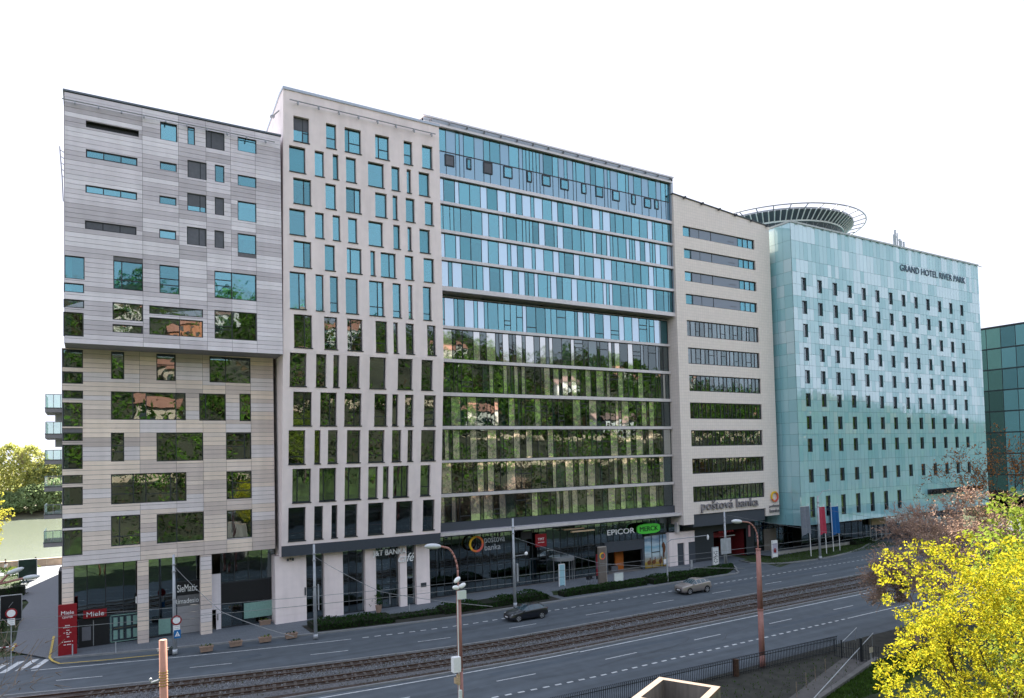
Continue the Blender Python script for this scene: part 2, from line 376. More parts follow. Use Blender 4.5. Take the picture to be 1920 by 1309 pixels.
B2W = [(17.23, 18.77, 47.43, 50.01), (20.46, 21.51, 47.48, 49.98), (22.37, 24.11, 47.5, 50.01), (25.63, 27.18, 47.52, 50.06), (28.82, 29.82, 47.55, 50.14), (30.94, 32.19, 47.57, 50.09), (16.78, 18.37, 44.37, 46.92), (19.28, 20.22, 44.4, 46.92), (21.1, 21.69, 44.4, 46.99), (22.46, 23.54, 44.39, 47.01), (24.8, 26.54, 44.43, 47.04), (27.37, 28.31, 44.45, 47.03), (29.1, 29.61, 44.44, 47.11), (30.49, 31.76, 44.45, 47.11), (17.14, 18.89, 41.26, 43.8), (20.31, 21.39, 41.28, 43.81), (22.41, 24.0, 41.26, 43.84), (25.52, 26.81, 41.28, 43.86), (27.45, 28.02, 41.31, 43.94), (28.93, 29.97, 41.33, 43.96), (31.14, 32.15, 41.35, 43.94), (16.72, 18.28, 38.16, 40.8), (19.22, 20.12, 38.14, 40.7), (21.0, 21.78, 38.16, 40.72), (22.58, 23.56, 38.16, 40.72), (24.74, 26.32, 38.14, 40.74), (27.46, 28.23, 38.18, 40.8), (29.07, 29.55, 38.16, 40.82), (30.45, 31.69, 38.2, 40.73), (17.09, 18.81, 35.01, 37.59), (20.15, 21.19, 35.0, 37.63), (22.4, 23.96, 35.01, 37.59), (24.89, 25.43, 35.03, 37.64), (26.01, 27.69, 35.02, 37.62), (28.7, 29.7, 35.04, 37.69), (30.86, 32.1, 35.05, 37.66), (16.67, 18.24, 30.87, 34.5), (19.19, 19.99, 30.82, 34.46), (20.62, 21.47, 30.85, 34.51), (22.22, 23.53, 30.85, 34.5), (24.7, 26.32, 30.85, 34.46), (27.27, 28.22, 30.88, 34.52), (29.02, 29.51, 30.86, 34.54), (30.71, 31.7, 30.9, 34.53), (17.02, 18.79, 27.06, 30.38), (19.98, 21.31, 27.08, 30.35), (22.32, 23.93, 27.11, 30.3), (25.32, 26.59, 27.07, 30.36), (27.26, 27.8, 27.07, 30.39), (28.65, 29.6, 27.07, 30.33), (31.12, 32.14, 27.11, 30.35), (16.61, 18.22, 23.34, 26.57), (19.15, 20.18, 23.32, 26.59), (20.88, 21.49, 23.32, 26.62), (22.26, 23.61, 23.3, 26.57), (24.66, 26.43, 23.3, 26.55), (27.74, 29.42, 23.32, 26.56), (30.42, 31.77, 23.34, 26.55), (16.97, 18.78, 19.5, 22.8), (19.61, 21.27, 19.5, 22.81), (22.06, 23.85, 19.47, 22.82), (25.22, 26.63, 19.48, 22.83), (27.18, 27.85, 19.48, 22.82), (28.6, 29.59, 19.48, 22.8), (30.8, 32.19, 19.48, 22.79), (16.56, 18.18, 15.78, 19.13), (19.08, 19.69, 15.74, 19.1), (20.42, 21.42, 15.72, 19.1), (22.36, 23.78, 15.72, 19.07), (24.64, 26.38, 15.72, 19.06), (27.21, 28.26, 15.71, 19.03), (28.97, 29.58, 15.7, 19.03), (30.52, 32.24, 15.68, 19.02), (16.96, 18.78, 11.99, 15.36), (19.59, 21.3, 11.96, 15.34), (22.18, 23.89, 11.94, 15.29), (24.67, 25.71, 11.91, 15.29), (26.27, 26.93, 11.91, 15.25), (27.4, 29.16, 11.93, 15.28), (30.51, 31.68, 11.93, 15.26), (16.6, 18.29, 8.27, 11.61), (19.13, 20.02, 8.25, 11.52), (20.87, 21.49, 8.21, 11.49), (22.23, 23.56, 8.18, 11.49), (24.71, 26.4, 8.15, 11.52), (27.78, 29.68, 8.11, 11.48), (30.87, 32.27, 8.11, 11.44)]
B4W = [(72.12, 87.15, 46.67, 48.14), (72.21, 87.21, 43.51, 44.93), (72.23, 87.27, 40.24, 41.68), (72.28, 87.25, 36.95, 38.44), (72.31, 87.4, 32.41, 34.68), (72.36, 87.39, 28.48, 30.79), (72.42, 87.43, 24.59, 26.88), (72.38, 87.46, 20.68, 22.99), (72.42, 87.41, 16.78, 19.06), (72.45, 87.49, 12.89, 15.06), (72.44, 87.43, 8.93, 11.13)]

# ================================================================== B1: grey building of horizontal boards
b1 = thing('grey_board_building', 'grey striped board-clad block with an overhanging upper half, leftmost by the river', 'building', (7, 71, 0))
FU, FL = flat(68.5), flat(71.3)
BH = .405
def boards(F, u0, u1, z0, z1, joints, holes, warm):
    out = []
    js = [u0] + joints + [u1]
    nrow = int(round((z1 - z0) / BH)); bh = (z1 - z0) / nrow
    for ci, (a, b) in enumerate(zip(js[:-1], js[1:])):
        r = 0; last = -1
        while r < nrow:
            run = random.choice([1, 2, 2, 3, 3, 4])
            t = random.choice([0, 0, 1, 2, 2, 3] if not warm else [0, 0, 1, 2, 3, 3, 4, 1])
            if t == last: t = (t + 1) % 4
            last = t
            for k in range(r, min(nrow, r + run)):
                za, zb = z0 + k * bh + .014, z0 + (k + 1) * bh - .014
                segs = [(a + .012, b - .012)]
                # cut the board round the openings; split in height where an opening covers only part of it
                cuts = sorted(set([za, zb] + [c for h in holes if h[0] < b and h[1] > a for c in (h[2], h[3]) if za + .03 < c < zb - .03]))
                for ya, yb in zip(cuts[:-1], cuts[1:]):
                    sg = [(a + .012, b - .012)]
                    for h in holes:
                        if h[2] < yb - .02 and h[3] > ya + .02:
                            ns = []
                            for (p, q) in sg:
                                if h[1] <= p or h[0] >= q: ns.append((p, q)); continue
                                if h[0] - p > .05: ns.append((p, h[0] - .004))
                                if q - h[1] > .05: ns.append((h[1] + .004, q))
                            sg = ns
                    out += [(p, q, ya, yb, t) for p, q in sg]
            r += run
    return out
JU = [4.03, 6.93, 9.22, 11.35, 13.56]
JL = [3.88, 6.86, 9.14, 11.16, 13.45]
bu = [(x, 'board%d', 68.5) for x in boards(FU, -1.75, 15.92, 26.32, 47.55, JU, B1U, False)]
bl = [(x, 'wboard%d', 71.3) for x in boards(FL, -2.02, 15.6, 7.5, 26.3, JL, B1L, True)]
allb = sorted(bu + bl, key=lambda q: -(q[0][1] - q[0][0]) * (q[0][3] - q[0][2]))
rest = MB(); rmats = [M['board%d' % i] for i in range(4)] + [M['wboard%d' % i] for i in range(5)]
for i, ((p, q, a, b, t), nm, Y) in enumerate(allb):
    if i < 299:
        cube('cladding_board', M[nm % t], b1, ((p + q) / 2, Y + .005, (a + b) / 2), (q - p, .07, b - a), (random.uniform(-.003, .003), 0, 0))
    else:
        rest.box(p, q, Y - .03, Y + .04, a, b, t + (0 if nm[0] == 'b' else 4))
tag(rest.build('short_cladding_boards', rmats, b1), kind='stuff')
back = MB()
def bk(mb, F, u0, u1, z0, z1, holes):
    G2 = lambda u, z, d=0.0: F(u, z, d - .055)
    wall_holes(mb, G2, u0, u1, z0, z1, holes, .2)
bk(back, FU, -1.78, 15.94, 26.3, 47.6, B1U); bk(back, FL, -2.04, 15.62, 7.48, 26.3, B1L)
back.build('backing_wall', M['joint'], b1)
sh = MB()                                        # sides, soffit, roof, rear
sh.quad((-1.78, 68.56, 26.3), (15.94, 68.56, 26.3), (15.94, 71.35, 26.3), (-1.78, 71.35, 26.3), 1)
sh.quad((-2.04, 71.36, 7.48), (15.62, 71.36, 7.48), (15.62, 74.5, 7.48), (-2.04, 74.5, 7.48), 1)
sh.quad((-1.78, 68.56, 26.3), (-1.78, 132, 26.3), (-1.78, 132, 47.6), (-1.78, 68.56, 47.6), 0)
sh.quad((15.94, 68.56, 26.3), (15.94, 80, 26.3), (15.94, 80, 47.6), (15.94, 68.56, 47.6), 0)
sh.quad((-2.04, 71.36, 7.48), (-2.04, 132, 7.48), (-2.04, 132, 26.3), (-2.04, 71.36, 26.3), 0)
sh.quad((-2.0, 76.0, 0), (-2.0, 132, 0), (-2.0, 132, 7.48), (-2.0, 76.0, 7.48), 0)
sh.quad((-2.04, 132, 0), (15.9, 132, 0), (15.9, 132, 47.6), (-2.04, 132, 47.6), 0)
sh.quad((-1.78, 68.56, 47.6), (15.94, 68.56, 47.6), (15.94, 132, 47.6), (-1.78, 132, 47.6), 2)
sh.build('side_wall', [M['board1'], M['soffit'], M['roofmetal']], b1)
cp = MB(); cp.box(-1.86, 16.0, 68.4, 68.9, 47.62, 47.77); cp.box(-1.86, -1.55, 68.9, 132, 47.62, 47.77); cp.build('parapet_cap', mat('cap_slate', (.14, .165, .2), .5), b1)
gr = MB(); gr.path([(-1.9, 68.1, 46.75), (15.3, 68.1, 46.75)], .05)
for i in range(10):
    x = -1.0 + i * 1.72; gr.box(x - .03, x + .03, 68.12, 68.52, 46.72, 46.78); gr.box(x - .05, x + .05, 68.02, 68.18, 46.5, 46.74)
gr.build('maintenance_rail', M['steel'], b1)
VM = {24: [2.42], 26: [11.35], 30: [6.93], 31: [11.35], 29: [], 1: [1.1, 2.4], 2: [1.07, 2.36], 3: [1.02, 2.3], 9: [8.75], 13: [8.7], 17: [8.6], 6: [9.7]}
for i, (a, b, c, d) in enumerate(B1U):
    vm = VM.get(i, []); hm = []
    if i == 24: hm = [(a, b, 32.05)]
    if i == 25: hm = [(a, b, 32.55), (a, b, 32.0)]
    if i == 26: hm = [(a, 11.35, 32.95), (a, 11.35, 32.4)]
    if i == 31: hm = [(a, 11.35, 28.65), (a, 11.35, 28.35)]
    if i == 0:
        mb = MB(); fbox(mb, FU, a, b, c, d, -.5, -.42); ob = mb.build('louvre', M['frame'], b1); continue
    bl_ = None
    if i in (6, 9, 17, 14, 18, 3): bl_ = (1.0, M['blind_dark'])
    elif i == 13: bl_ = (.7, M['blind_dark'])
    elif i in (7, 15, 19): bl_ = (.22, M['blind'])
    elif i in (4, 5, 16) and random.random() < .6: bl_ = (1.0, M['blind'])
    wd = window(b1, FU, a, b, c, d, .12, vm, hm, M['glass_top'] if c > 30.5 else None, bl_, sill=False, fw=.09 if i in (1, 2, 3) else .075)
    if i in (20, 21, 22, 23):
        mb = MB(); fbox(mb, FU, a + .1, a + .55, c + .08, d - .08, -.4, -.36); mb.build('curtain', M['blind'], wd)
VL = {7: [3.35, 4.4, 6.85], 8: [9.4], 13: [6.85], 14: [12.85], 17: [3.35, 4.35, 6.35, 6.87], 18: [11.7], 21: [2.25], 22: [6.85], 5: [11.2]}
for i, (a, b, c, d) in enumerate(B1L):
    hm = []
    if i == 14: hm = [(a, 12.85, 18.2), (a, 12.85, 17.6)]
    if i == 17: hm = [(a, 3.35, 14.2), (a, 3.35, 13.5), (4.35, 6.87, 13.4)]
    if i == 21: hm = [(a, b, 9.75)]
    if i == 18: hm = [(11.7, b, 14.1), (11.7, b, 13.35)]
    if i == 4: hm = [(a, b, 25.2)]
    if i == 12: hm = [(a, b, 17.8), (a, b, 17.25)]
    wd = window(b1, FL, a, b, c, d, .1, VL.get(i, []), hm, None, None, sill=False)
    if i in (0, 1, 2, 6, 10, 11, 15, 16, 19, 20):
        mb = MB(); fbox(mb, FL, a + .12, a + random.uniform(.35, .6), c + .08, d - .08, -.4, -.36); mb.build('curtain', M['blind'], wd)
    if i == 17 or i == 7:
        mb = MB(); fbox(mb, FL, 4.05, 4.3, c + .08, d - .08, -.9, -.6); mb.build('column', M['teal_post'], wd)
rooms(b1, -1.75, 15.9, 69.0, 5.5, [26.4, 30.5, 34.8, 38.3, 41.4, 44.5, 47.5])
rooms(b1, -2.0, 15.6, 71.8, 5.5, [7.6, 12.0, 15.8, 19.6, 23.2, 26.25])
# ground floor: four clad piers and the shop fronts between them
for (pa, pb) in ((116, 138), (258, 279), (376.5, 397.5)):
    x0 = W(pa, 1130, 71.3)[0]; x1 = W(pb, 1130, 71.3)[0]
    pr = MB(); z = 0.02; k = 0
    while z < 7.4:
        t = [0, 3, 1, 2][(k // 3 + int(pa)) % 4]; pr.box(x0, x1, 71.3, 72.0, z + .015, min(z + .39, 7.47), t); pr.box(x0 + .03, x1 - .03, 71.33, 71.97, z - .02, z + .02, 4); z += .405; k += 1
    pr.build('pier', [M['wboard0'], M['wboard1'], M['wboard2'], M['wboard3'], M['joint']], b1)
def shopfront(parent, xa, xb, Y, z0, z1, n, tr=(), g='glass_dark'):
    mb = MB(); F = flat(Y); step = (xb - xa) / n
    for i in range(n + 1): fbox(mb, F, xa + i * step - .035, xa + i * step + .035, z0, z1, -.05, .05)
    for z in tr: fbox(mb, F, xa, xb, z - .05, z + .05, -.05, .045)
    fbox(mb, F, xa, xb, z0 - .02, z0 + .12, -.05, .055); fbox(mb, F, xa, xb, z1 - .1, z1, -.05, .055)
    w = mb.build('shop_front', M['frame'], parent)
    for i in range(n):
        p = MB(); a = xa + i * step; j = [random.uniform(-.008, .008) for _ in range(4)]
        q = [(a, z0 + .05), (a + step, z0 + .05), (a + step, z1 - .05), (a, z1 - .05)]
        p.hexa([F(x, z, k) for (x, z), k in zip(q, j)] + [F(x, z, k - .03) for (x, z), k in zip(q, j)]); p.build('shop_pane', M[g], w)
    return w
YG = 72.9
xs = [W(138, 1130, YG)[0], W(258, 1130, YG)[0], W(279, 1130, YG)[0], W(332, 1130, YG)[0], W(375, 1130, YG)[0], W(397, 1130, YG)[0], W(414, 1130, YG)[0], W(512, 1130, YG)[0]]
shopfront(b1, xs[0] - .4, xs[1] + .3, YG, .15, 7.4, 4, (2.55, 3.4))
shopfront(b1, xs[2] - .6, xs[3], YG, .15, 7.4, 2, ())
shopfront(b1, xs[3], xs[4] + .3, YG + .02, 4.9, 7.4, 1, ())
shopfront(b1, xs[6], xs[7] + .2, YG, 4.4, 7.4, 4, (), 'glass')
dk = MB(); dk.box(xs[3], xs[4] + .3, YG - .06, YG + .1, 3.75, 4.95); dk.box(xs[6], xs[7] + .3, YG - .05, YG + .1, 2.45, 4.38); dk.build('dark_band', M['black'], b1)
dg_ = MB(); F = flat(YG)
sp2 = MB(); fbox(sp2, F, xs[3], xs[4] + .3, 2.72, 3.7, -.05, .1); sp2.build('sign_panel', mat('panel_grey', (.15, .15, .155), .5), b1)
for k in range(4): fbox(dg_, F, xs[3], xs[4] + .3, .15 + k * .64, .77 + k * .64, -.05, .06)
dg_.build('roller_door', mat('door_grey', (.33, .32, .335), .5, .05), b1)
pn = MB(); fbox(pn, F, xs[5] + .35, xs[6] - .02, .1, 2.0, .05, .25); fbox(pn, F, xs[5] - .2, xs[6] - .02, 2.03, 5.4, .05, .25); pn.build('service_door', M['board2'], b1)
hn = MB(); fbox(hn, F, xs[6] - .35, xs[6] - .29, 1.0, 1.6, .25, .33); hn.build('door_handle', M['black'], b1)
shopfront(b1, xs[6], xs[6] + 2.0, YG, .15, 2.4, 2, ())
w = shopfront(b1, xs[6] + 2.0, xs[7] + .2, YG, .15, 2.4, 2, (), 'glass')
po = MB(); fbox(po, F, xs[6] + 2.1, xs[7] + .1, .75, 2.25, .06, .075); po.build('window_film', M['teal_post'], w)
# posters in the shop window by the corner
for r in range(2):
    for k in range(5):
        x = xs[0] + 3.02 + k * .52
        q = MB(); fbox(q, F, x, x + .33, .45 + r * 1.15, 1.25 + r * 1.15, .035, .05); q.build('window_poster', M['teal_post'], b1)
q = MB()
for a, b, c, d in ((xs[0] + 2.8, xs[1] + .1, 2.55, 2.62), (xs[0] + 2.8, xs[1] + .1, .22, .29), (xs[0] + 2.8, xs[0] + 2.86, .22, 2.6)): fbox(q, F, a, b, c, d, .05, .09)
q.build('poster_frame', M['teal_post'], b1)
dr = MB(); fbox(dr, F, xs[0] + .35, xs[0] + 2.7, .12, 2.5, .05, .09); dr.build('shop_door', M['black'], b1)
dh = MB(); fbox(dh, F, xs[0] + 1.45, xs[0] + 1.52, .2, 2.4, .09, .13); dh.build('door_handle', M['steel'], b1)
pp = MB(); fbox(pp, F, xs[0] + .62, xs[0] + 1.3, .7, 1.9, .09, .1); pp.build('door_notice', M['blind_dark'], b1)
ws_ = MB(); x = W(312, 1180, YG)[0]; fbox(ws_, F, x - .65, x + .35, .35, 1.75, .04, .06); ws_.build('window_display', M['teal_post'], b1)
rm = MB()
rm.quad((-2, 78.5, 0.14), (15.6, 78.5, .14), (15.6, 78.5, 7.4), (-2, 78.5, 7.4), 0); rm.quad((-2, 73, .135), (15.6, 73, .135), (15.6, 78.5, .135), (-2, 78.5, .135), 2)
for x in (3.9, 8.1, 10.1): rm.quad((x, 73, .14), (x, 78.5, .14), (x, 78.5, 7.4), (x, 73, 7.4), 0)
for x, y, h, wd in ((1, 76, 1, 2), (2.9, 77, 2.2, .8), (6, 76.5, 2.6, 1.4), (11.5, 76, 5.2, .5), (13, 77.5, 5.6, 1.3)): rm.box(x, x + wd, y, y + .6, .14, h, 2)
rm.build('room_interior', [mat('shop_wall', (.11, .10, .09), .9, .4, .6), M['ceiling'], M['inwall']], b1)
wl_ = MB()
for x in (xs[1] - .15, xs[2] - .15): wl_.tube((x, 72.0, 3.6), (x, 72.0, 4.2), .06, n=8)
wl_.build('wall_lamp', M['white'], b1)
sd = MB(); sd.box(-2.34, -2.06, 72.5, 76, 3.2, 7.0); sd.build('banner_box', M['black'], b1)

# balconies on the side towards the path
bal = [(86, 742, 775), (86, 793, 823), (85, 845, 871), (84.5, 893, 921), (84, 946, 972), (83, 994, 1024)]
for i, (px, py, pb) in enumerate(bal):
    x0, _, zt = W(px, py, 75.5); zb = W(px, pb, 75.5)[2]; zm = zb + .42
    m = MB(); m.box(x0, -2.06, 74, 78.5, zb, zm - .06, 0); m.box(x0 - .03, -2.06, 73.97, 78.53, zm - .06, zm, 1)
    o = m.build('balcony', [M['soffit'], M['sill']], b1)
    g = MB(); g.box(x0 + .03, -2.12, 74.02, 74.05, zm, zt); g.box(x0 + .02, x0 + .05, 74.05, 78.4, zm, zt); g.build('glass_rail', M['glass_rail'], o)
    p = MB()
    for x in (x0 + .05, (x0 - 2.1) / 2, -2.2): p.tube((x, 74.0, zm), (x, 74.0, zt), .025, n=6)
    p.tube((x0 + .05, 74, zt), (-2.1, 74, zt), .03, n=6); p.build('balcony_post', M['steel'], o)
    if i in (0, 1):
        e = MB(); e.box(-2.65, -2.1, 75, 75.6, zb - .75, zb - .1); e.build('flue_box', M['steel'], o)
ld = MB()
for y in (70.5, 71.0): ld.path([(-2.15, y, 43.6), (-1.98, y, 41.0), (-1.9, y, 39)], .04)
for k in range(5): z = 43.3 - k * .55; x = -2.15 + (43.6 - z) * .06; ld.tube((x, 70.5, z), (-1.8, 71.0, z), .03, n=5)
ld.build('side_ladder', M['steel'], b1)

# signs of the ground floor
def sign(name, label, loc): return thing(name, label, 'sign', loc)
x0, x1 = W(156, 1158, YG - .35)[0], W(200, 1150, YG - .35)[0]
s = sign('shop_sign', 'red strip sign with white slab letters above the corner shop door', ((x0 + x1) / 2, YG - .3, 2.6))
q = MB(); q.box(x0, x1, YG - .35, YG - .06, 2.66, 3.34); q.build('sign_board', M['red'], s)
text_mesh('Miele', 'sign_letters', M['white'], s, x0 + .25, x1 - .2, YG - .352, 2.8, .05, zr=3.2)
x0, x1 = W(331, 1090, YG - .1)[0] + .05, W(370, 1090, YG - .1)[0]
s = sign('shop_letters', 'white condensed letters on the black band above the roller door', (x0, YG - .08, 4.1))
text_mesh('SieMatic', 'sign_letters', M['white'], s, x0, x1, YG - .07, 4.02, .05, zr=4.7)
s = sign('shop_letters', 'white lower case letters on the grey panel of the roller door', (x0, YG - .12, 3.0))
text_mesh('Rimadesio', 'sign_letters', M['white'], s, x0 - .25, x1 + .1, YG - .11, 2.95, .05, zr=3.4)
# red pylon
a, b = G(109, 1233), G(142, 1227)
py = thing('pylon_sign', 'tall red pylon sign with white lettering standing at the corner', 'sign', ((a[0] + b[0]) / 2, 71.0, .12))
h = 4.35; q = MB(); q.box(a[0], b[0] + .1, 70.85, 71.15, .12, h); q.build('pylon_body', M['red'], py)
text_mesh('Miele', 'sign_letters', M['white'], py, a[0] + .22, b[0] - .12, 70.85, 3.52, .02, zr=3.82)
text_mesh('CENTER', 'sign_letters', M['white'], py, a[0] + .3, b[0] - .2, 70.85, 3.2, .01, zr=3.36)
ln = MB()
for z, wd in ((2.55, .35), (2.4, .62), (2.15, .3), (1.95, .55), (1.82, .3), (1.6, .28), (1.2, .8), (.95, .55)):
    c = (a[0] + b[0] + .1) / 2; n_ = int(wd * 14)
    for k in range(n_):
        if random.random() < .85: x = c - wd / 2 + wd * k / n_; ln.box(x, x + wd / n_ * .7, 70.838, 70.85, z, z + .07)
ln.build('small_print', M['white'], py)
# ================================================================== B2: white plaster building with staggered windows
b2 = thing('white_plaster_building', 'white plaster block with staggered upright windows, second from the left', 'building', (24, 71, 0))
YB2 = lambda z: 68.6 + max(0.0, 26.8 - z) * .0905
def F2(u, z, d=0.0): return (u + (max(0, z - 26.8) * .0128 if u < 16.001 else 0), YB2(z) - d, z)
rows2 = [(47.5, 50.05), (44.41, 47.0), (41.29, 43.87), (38.16, 40.75), (35.02, 37.63), (30.86, 34.51), (27.08, 30.35), (23.32, 26.57), (19.48, 22.81), (15.72, 19.06), (11.94, 15.28), (8.18, 11.5)]
H2 = snap(B2W, rows2)
U0, U1 = 15.97, 33.02
wb = MB(); wall_holes(wb, F2, U0, U1, 7.78, 52.45, H2, .34, (26.8,))
wb.build('wall', M['plaster'], b2)
sw = MB()
for za, zb in ((7.78, 26.8), (26.8, 52.45)):
    for u, nx in ((U0, -1), (U1, 1)):
        a, b = F2(u, za), F2(u, zb)
        sw.quad(a, (a[0], 74.0, za), (b[0], 74.0, zb), b) if zb < 30 else sw.poly([a, (a[0], 100, za), (b[0], 100, 44.5), (b[0], 76, 51.2), (b[0], 70, 52.45), b])
sw.quad(F2(U0, 6.7, .0), (U0, 73.2, 6.7), (U0, 73.2, 7.78), F2(U0, 7.78))
sw.quad((U0 + .3, 70, 52.4), (U1, 70, 52.4), (U1, 76, 51.1), (U0 + .3, 76, 51.1)); sw.quad((U0 + .3, 76, 51.1), (U1, 76, 51.1), (U1, 100, 44.4), (U0 + .3, 100, 44.4))
sw.quad((U0 + .3, 68.7, 52.4), (U1, 68.7, 52.4), (U1, 70, 52.4), (U0 + .3, 70, 52.4))
sw.quad((U0, 100, 0), (U1, 100, 0), (U1, 100, 44.4), (U0, 100, 44.4))
sw.build('side_wall', M['plaster'], b2)
cp = MB(); u_ = F2(U0, 52.45)[0]
cp.box(u_ - .06, U1 + .06, 68.5, 68.95, 52.46, 52.72); cp.box(u_ - .06, u_ + .3, 68.95, 70, 52.46, 52.72)
cp.hexa([(u_ - .06, 70, 52.46), (u_ + .3, 70, 52.46), (u_ + .3, 70, 52.72), (u_ - .06, 70, 52.72), (u_ - .06, 76, 51.2), (u_ + .3, 76, 51.2), (u_ + .3, 76, 51.46), (u_ - .06, 76, 51.46)])
cp.hexa([(u_ - .06, 76, 51.2), (u_ + .3, 76, 51.2), (u_ + .3, 76, 51.46), (u_ - .06, 76, 51.46), (u_ - .06, 100, 44.4), (u_ + .3, 100, 44.4), (u_ + .3, 100, 44.7), (u_ - .06, 100, 44.7)])
cp.build('parapet_cap', M['roofmetal'], b2)
gr = MB(); gr.path([(16.8, 68.2, 51.35), (32.4, 68.2, 51.35)], .055)
for i in range(8):
    x = 17.6 + i * 2.05; gr.box(x - .03, x + .03, 68.2, 68.62, 51.33, 51.37); gr.box(x - .06, x + .06, 68.12, 68.28, 51.0, 51.34)
for y, z in ((70.0, 50.9), (70.4, 48.4)): gr.path([(16.2, y, z), (15.7, y + .3, z - .5)], .06); gr.box(15.4, 15.8, y + .1, y + .5, z - .7, z - .55)
gr.build('maintenance_rail', M['steel'], b2)
fb = MB(); a0, a1 = F2(U0 + .02, 6.72), F2(U1, 6.72); c0, c1 = F2(U0 + .02, 7.77), F2(U1, 7.77)
fb.hexa([(a0[0], a0[1] - .01, 6.72), (a1[0], a1[1] - .01, 6.72), (c1[0], c1[1] - .01, 7.77), (c0[0], c0[1] - .01, 7.77), (a0[0], a0[1] + .5, 6.72), (a1[0], a1[1] + .5, 6.72), (c1[0], c1[1] + .5, 7.77), (c0[0], c0[1] + .5, 7.77)])
fb.build('fascia_band', M['fascia'], b2)
so = MB(); so.quad((U0, 70.4, 6.73), (U1, 70.4, 6.73), (U1, 74, 6.73), (U0, 74, 6.73)); so.build('soffit', M['plaster'], b2)
for i, (a, b, c, d) in enumerate(H2):
    wdt = b - a; vm = []; hm = []; blind = None
    row = [k for k, r in enumerate(rows2) if abs(r[0] - c) < .01][0]
    if wdt > 1.45 and row in (0, 2, 4, 5, 6, 8, 10): vm = [a + wdt * random.choice([.3, .62, .62])]
    if row == 0 and wdt < 1.2: hm = [(a, b, c + 1.15)]
    if row == 0 and vm: hm = [(vm[0], b, c + 1.1)]
    if row >= 5 and random.random() < .5: hm = [(a, b, c + random.choice([.75, 1.0]))] + ([(a, b, c + 1.45)] if random.random() < .3 else [])
    if row in (1, 2, 3, 4): blind = (random.choice([.1, .12, 1.0, 1.0, .1]), M['blind'])
    if row == 0: blind = (random.choice([1.0, .55, .5]), random.choice([M['blind'], M['blind'], M['blind_dark']]))
    if row == 5 and random.random() < .3: blind = (.15, M['blind'])
    window(b2, F2, a, b, c, d, .34, vm, hm, M['glass_top'] if row < 6 else M['glass'], blind, fw=.055)
rooms(b2, U0 + .3, U1 - .1, 71.2, 5.0, [7.85, 11.75, 15.5, 19.25, 23.1, 26.85, 30.6, 34.8, 37.95, 41.1, 44.2, 47.3, 51.0])
# ground floor walls (outer face Y 71.2) with tall dark glazing between
Yb = 71.25
pts = {'a0': 516.5, 'a1': 575, 'b0': 609, 'b1': 644, 'c0': 686, 'c1': 706, 'd0': 751, 'd1': 764, 'e0': 782, 'e1': 807}
X_ = {k: W(v, 1130, Yb)[0] for k, v in pts.items()}
for p, q in (('a0', 'a1'), ('b0', 'b1'), ('c0', 'c1'), ('d0', 'd1'), ('e0', 'e1')):
    m = MB()
    za, zb, zc = .9, 1.55, 6.75
    ends = 6.0 if p == 'a0' else .55
    for k, (z0, z1) in enumerate(((.02, za - .02), (za, zb - .02), (zb, zc))): m.box(X_[p], X_[q], Yb, Yb + ends, z0, z1)
    m.box(X_[p] + .03, X_[q] - .03, Yb + .03, Yb + .5, .02, zc)
    m.build('pier', M['plaster'], b2)
shopfront(b2, X_['a1'] - .1, X_['b0'] + .1, Yb + .55, .12, 6.75, 2, ())
shopfront(b2, X_['b1'] - .1, X_['c0'] + .1, Yb + .55, .12, 6.75, 3, ())
shopfront(b2, X_['c1'] - .1, X_['d0'] + .1, Yb + .55, .12, 6.75, 3, (2.6,))
shopfront(b2, X_['d1'] - .1, X_['e0'] + .1, Yb + .55, .12, 6.75, 1, ())
rm = MB(); rm.quad((U0, 77, .1), (U1, 77, .1), (U1, 77, 6.7), (U0, 77, 6.7), 0); rm.quad((U0, 72, .1), (U1, 72, .1), (U1, 77, .1), (U0, 77, .1), 1)
rm.build('room_interior', [bpy.data.materials['shop_wall'], M['infloor']], b2)
dt = MB(); x = X_['a1']; dt.box(x - .2, x - .06, Yb - .06, Yb - .01, 2.6, 3.4); x = X_['e1']; dt.box(x - 1.1, x - .45, Yb - .04, Yb - .01, 1.95, 2.4); x = X_['a0']; dt.box(x - .04, x - .01, Yb + 2, Yb + 2.4, 3.4, 4.4)
for k in range(3): dt.box(X_['a1'] - 1.9 + k * .25, X_['a1'] - 1.75 + k * .25, Yb - .25, Yb - .02, 6.2 + .12 * (k % 2), 6.45)
dt.build('wall_box', M['sill'], b2)
hd = MB(); x = X_['a1'] + .75; hd.tube((x, Yb + .3, .8), (x, Yb + .3, 2.9), .03, n=6); x = X_['d0'] - 1.1; hd.box(x, x + .05, Yb + .3, Yb + .36, .5, 1.6); hd.build('door_handle', M['galv'], b2)
s = thing('cafe_letters', 'white cafe lettering fixed between the white piers below the dark band', 'sign', (28, Yb - .1, 6))
xa, xb = W(698, 1040, Yb)[0], W(760, 1037, Yb)[0]
text_mesh('J&T BANKA', 'sign_letters', M['white'], s, xa, xb, Yb - .06, W(720, 1043, Yb)[2] - .05, .22, zr=W(720, 1031, Yb)[2] + .03)
xa, xb = W(746, 1050, Yb)[0], W(776, 1047, Yb)[0]
text_mesh('café', 'sign_letters', M['white'], s, xa, xb, Yb - .08, W(760, 1053, Yb)[2], .07, shear=.35, zr=W(760, 1037, Yb)[2])

